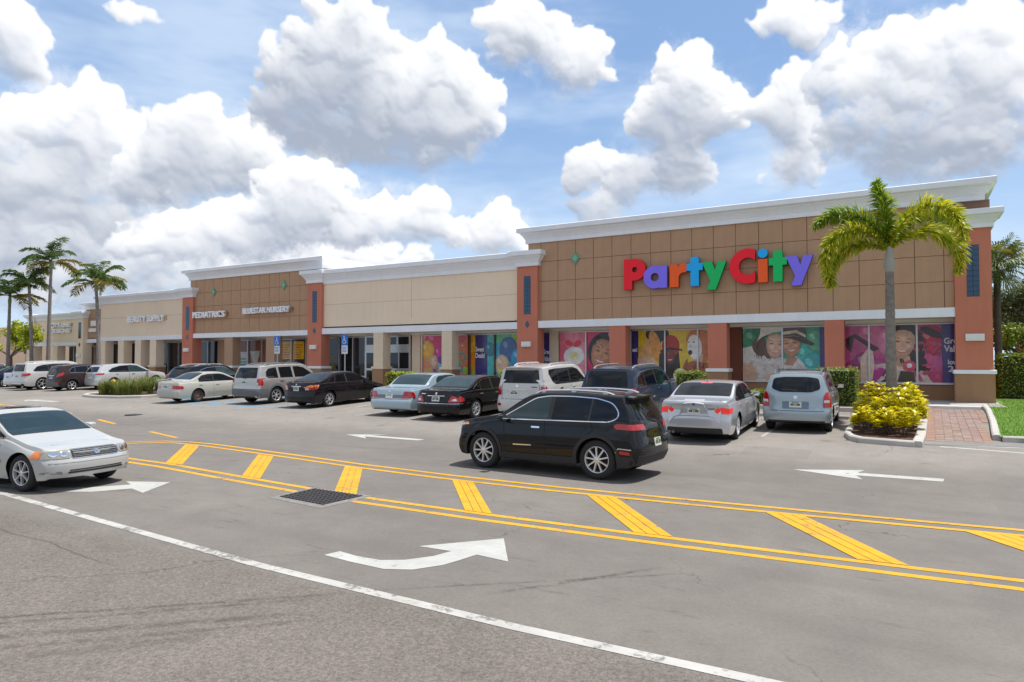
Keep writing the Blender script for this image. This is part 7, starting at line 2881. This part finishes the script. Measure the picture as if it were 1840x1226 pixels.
def hedge(label, x0, x1, y0, y1, z0, z1, seed, m=M_hedge, dens=330, size=.085, cat='hedge', name='hedge', group=None, faces='fltr'):
    t = thing(name, label, cat, (0, 0, 0), group=group)
    q = random.Random(seed)
    box('branch_core', mat('hedge_core', (.035, .05, .014), .95), t, x0 + .08, x1 - .08, y0 + .08, y1 - .08, z0, z1 - .08)
    lb = MB()

    def put(p, nrm):
        nrm = (nrm * .8 + Vector((q.uniform(-1, 1), q.uniform(-1, 1), q.uniform(-.6, 1)))).normalized()
        tt = nrm.orthogonal().normalized()
        a = q.uniform(0, 6.28)
        tt = tt * math.cos(a) + nrm.cross(tt) * math.sin(a)
        s = nrm.cross(tt)
        l, w = size * q.uniform(.6, 1.3), size * .55 * q.uniform(.7, 1.2)
        o = len(lb.v)
        lb.v.extend([tuple(p - tt * l * .5), tuple(p + s * w * .5), tuple(p + tt * l * .5), tuple(p - s * w * .5)])
        lb.f.append((o, o + 1, o + 2, o + 3))
        lb.mi.append(0)
    bump_ = lambda a, b_: .05 * math.sin(a * 5.1 + seed) * math.cos(b_ * 4.3) + q.gauss(0, .035)
    for (area, fn) in (((x1 - x0) * (z1 - z0), lambda: (Vector((q.uniform(x0, x1), y0, q.uniform(z0, z1))), Vector((0, -1, 0)))),
                       ((y1 - y0) * (z1 - z0), lambda: (Vector((x1, q.uniform(y0, y1), q.uniform(z0, z1))), Vector((1, 0, 0)))),
                       ((y1 - y0) * (z1 - z0), lambda: (Vector((x0, q.uniform(y0, y1), q.uniform(z0, z1))), Vector((-1, 0, 0)))),
                       ((y1 - y0) * (x1 - x0), lambda: (Vector((q.uniform(x0, x1), q.uniform(y0, y1), z1)), Vector((0, 0, 1))))):
        for i in range(int(area * dens)):
            p, nr = fn()
            put(p + nr * bump_(p.x + p.y, p.z + p.x), nr)
    lb.build('foliage', m, t, fix=False)
    return t


hedge('clipped square green hedge right of the pale blue sport utility', -2.95, -1.58, 28.2, 29.3, .40, 1.78, 1)
hedge('tall clipped hedge behind the lawn at the right edge', 3.55, 12.5, 36.6, 38.0, .30, 2.35, 2, dens=220, size=.11)
hedge('small clipped shrub behind the dark blue sport utility', -8.35, -7.25, 28.0, 29.0, .40, 1.62, 3, cat='shrub', name='shrub')
hedge('low shrub between the silver sedan and the pale blue sport utility', -5.15, -4.35, 27.0, 27.9, .40, .95, 4, cat='shrub', name='shrub')
hedge('bright shrub left of the white sport utility with spoiler', -17.1, -15.9, 28.3, 29.3, .40, 1.62, 5, M_lime, cat='shrub', name='shrub')
hedge('low shrub at the foot of the second cream column', -24.2, -22.4, 28.3, 29.3, .40, 1.45, 6, M_lime, cat='shrub', name='shrub', dens=240)

# --- ornamental grasses in the left island, with a yellow hydrant
lb = MB()
q = random.Random(21)
for i in range(46):
    cx, cy = q.uniform(-39.4, -34.9), q.uniform(21.0, 25.6)
    g = gz(cy) + .06
    for j in range(95):
        a = q.uniform(0, 6.28)
        h = q.uniform(.55, 1.05)
        out_ = q.uniform(.15, .6)
        p0 = Vector((cx + q.uniform(-.12, .12), cy + q.uniform(-.12, .12), g))
        p1 = p0 + Vector((math.cos(a) * out_ * .35, math.sin(a) * out_ * .35, h * .7))
        p2 = p0 + Vector((math.cos(a) * out_, math.sin(a) * out_, h * q.uniform(.8, 1.05)))
        s = Vector((-math.sin(a), math.cos(a), 0)) * .009
        o = len(lb.v)
        lb.v.extend([tuple(p0 - s), tuple(p0 + s), tuple(p1 + s), tuple(p1 - s), tuple(p2)])
        lb.f.extend([(o, o + 1, o + 2, o + 3), (o + 3, o + 2, o + 4)])
        lb.mi.extend([0, 0])
tag(lb.build('ornamental_grass', M_ogr, fix=False), 'tufted green ornamental grass filling the left island', 'grass', kind='stuff')
t = thing('fire_hydrant', 'yellow fire hydrant showing above the ornamental grass', 'hydrant', (-38.1, 21.75, gz(21.75) + .08))
M_hyd = mat('hydrant_yellow', (.72, .40, .01), .4, coat=.3)
b = MB()
b.lathe([(.001, 0), (.17, 0), (.17, .05), (.115, .07), (.11, .55), (.15, .56), (.15, .60), (.13, .62)], 18)
b.build('barrel', M_hyd, t, smooth=True)
b = MB()
b.lathe([(.14, .605), (.145, .66), (.12, .74), (.06, .79), (.03, .80), (.03, .85), (.001, .85)], 18)
b.build('bonnet', M_hyd, t, smooth=True)
for (ax, s) in (('x', 1), ('x', -1), ('y', -1)):
    b = MB()
    prof = [(.001, s * .21), (.055, s * .21), (.06, s * .17), (.05, s * .16), (.045, s * .09)]
    b.lathe(prof, 12, ax, (0, 0, .43))
    b.build('outlet', M_hyd, t, smooth=True)

# --- mown lawn blades
lb = MB()
q = random.Random(8)
n = 0
while n < 26000:
    y = 20.6 + 15 * q.random() ** 1.4
    x = q.uniform(2.0, 9.0)
    if x < 2.06 + max(0, (y - 21)) * .055:
        continue
    if y < 20.75 + (x - 2) * .18:
        continue
    if y > 32 and x < 3.3:
        continue
    a = q.uniform(0, 6.28)
    h = q.uniform(.03, .065)
    g = gz(y) + .098
    s = .007
    o = len(lb.v)
    lb.v.extend([(x - s * math.sin(a), y + s * math.cos(a), g), (x + s * math.sin(a), y - s * math.cos(a), g), (x + math.cos(a) * h * .5, y + math.sin(a) * h * .5, g + h)])
    lb.f.append((o, o + 1, o + 2))
    lb.mi.append(0)
    n += 1
tag(lb.build('lawn_grass', M_lawnb, fix=False), 'short green grass blades of the lawn', 'grass', kind='stuff')

# ------------------------------------------------------------------ signs and small things
M_ada = mat('sign_blue', (.01, .17, .62), .35)
M_post = mat('galvanised_post', (.42, .43, .44), .5, .5)


def ada(x, y, label, z1):
    t = thing('parking_sign', label, 'parking sign', (x, y, gz(y)), group='blue wheelchair parking signs')
    g = gz(y)
    b = MB().box(-.03, .03, .0, .04, 0, z1 - g)
    b.build('post', M_post, t)
    p = box('panel', M_ada, t, -.25, .25, -.02, -.001, z1 - .60 - g, z1 - g, .006)
    W_ = mat('sign_white', (.80, .80, .80), .4)
    s = MB()
    zc = z1 - .60 - g

    def flat(poly):
        s.prism(poly, 'xz', -.026, -.021)
    flat(ell(-.03, .50 + zc, .035, .035, 12))
    flat([(-.055, .46 + zc), (-.01, .46 + zc), (.0, .28 + zc), (-.05, .28 + zc)])
    flat([(-.01, .395 + zc), (.08, .385 + zc), (.08, .36 + zc), (-.01, .365 + zc)])
    flat([(-.05, .30 + zc), (.07, .29 + zc), (.15, .13 + zc), (.115, .115 + zc), (.05, .255 + zc), (-.05, .26 + zc)])
    n = 20
    for i in range(15):
        a0, a1 = R(100 + i * 16), R(100 + (i + 1) * 16)
        c_, z_ = -.02, .20 + zc
        s.add([(c_ + .13 * math.cos(a0), -.0255, z_ + .13 * math.sin(a0)), (c_ + .13 * math.cos(a1), -.0255, z_ + .13 * math.sin(a1)), (c_ + .10 * math.cos(a1), -.0255, z_ + .10 * math.sin(a1)), (c_ + .10 * math.cos(a0), -.0255, z_ + .10 * math.sin(a0))], [(0, 1, 2, 3)])
    s.build('wheelchair_symbol', W_, p)
    pl_ = box('lower_plate', W_, t, -.23, .23, -.018, -.001, z1 - 1.10 - g, z1 - .62 - g, .005)
    for i in range(4):
        box('print_line', M_ada, pl_, -.17, .17 - .04 * (i % 2), -.0205, -.0185, z1 - .74 - i * .085 - g, z1 - .705 - i * .085 - g)


ada(-33.6, 29.2, 'blue wheelchair parking sign in front of the yellow window posters', 3.62)
ada(-27.8, 29.0, 'blue wheelchair parking sign in front of the glass doors', 3.58)
t = thing('street_sign', 'small dark sign on a post before the peach wall', 'sign', (-67.2, 30.6, .336))
MB().box(-.04, .04, 0, .06, 0, 2.9).build('post', M_post, t)
box('panel', mat('dark_sign', (.05, .05, .05), .5), t, -.22, .22, -.03, -.001, 2.35, 2.95)
t = thing('kiosk', 'low red building with blue awning far beyond the right hedge', 'building', (0, 0, 0))
box('wall', mat('far_red_wall', (.34, .06, .05), .8), t, 9, 30, 70, 80, 0, 4.2)
MB().prism([(67.6, 2.6), (70, 3.9), (70, 3.7), (67.6, 2.4)], 'yz', 8.6, 30).build('awning', mat('blue_awning', (.03, .10, .38), .6), t)
box('roof', mat('far_roof', (.42, .36, .32), .8), t, 8.6, 30.4, 69.6, 80.4, 4.2, 5.2)
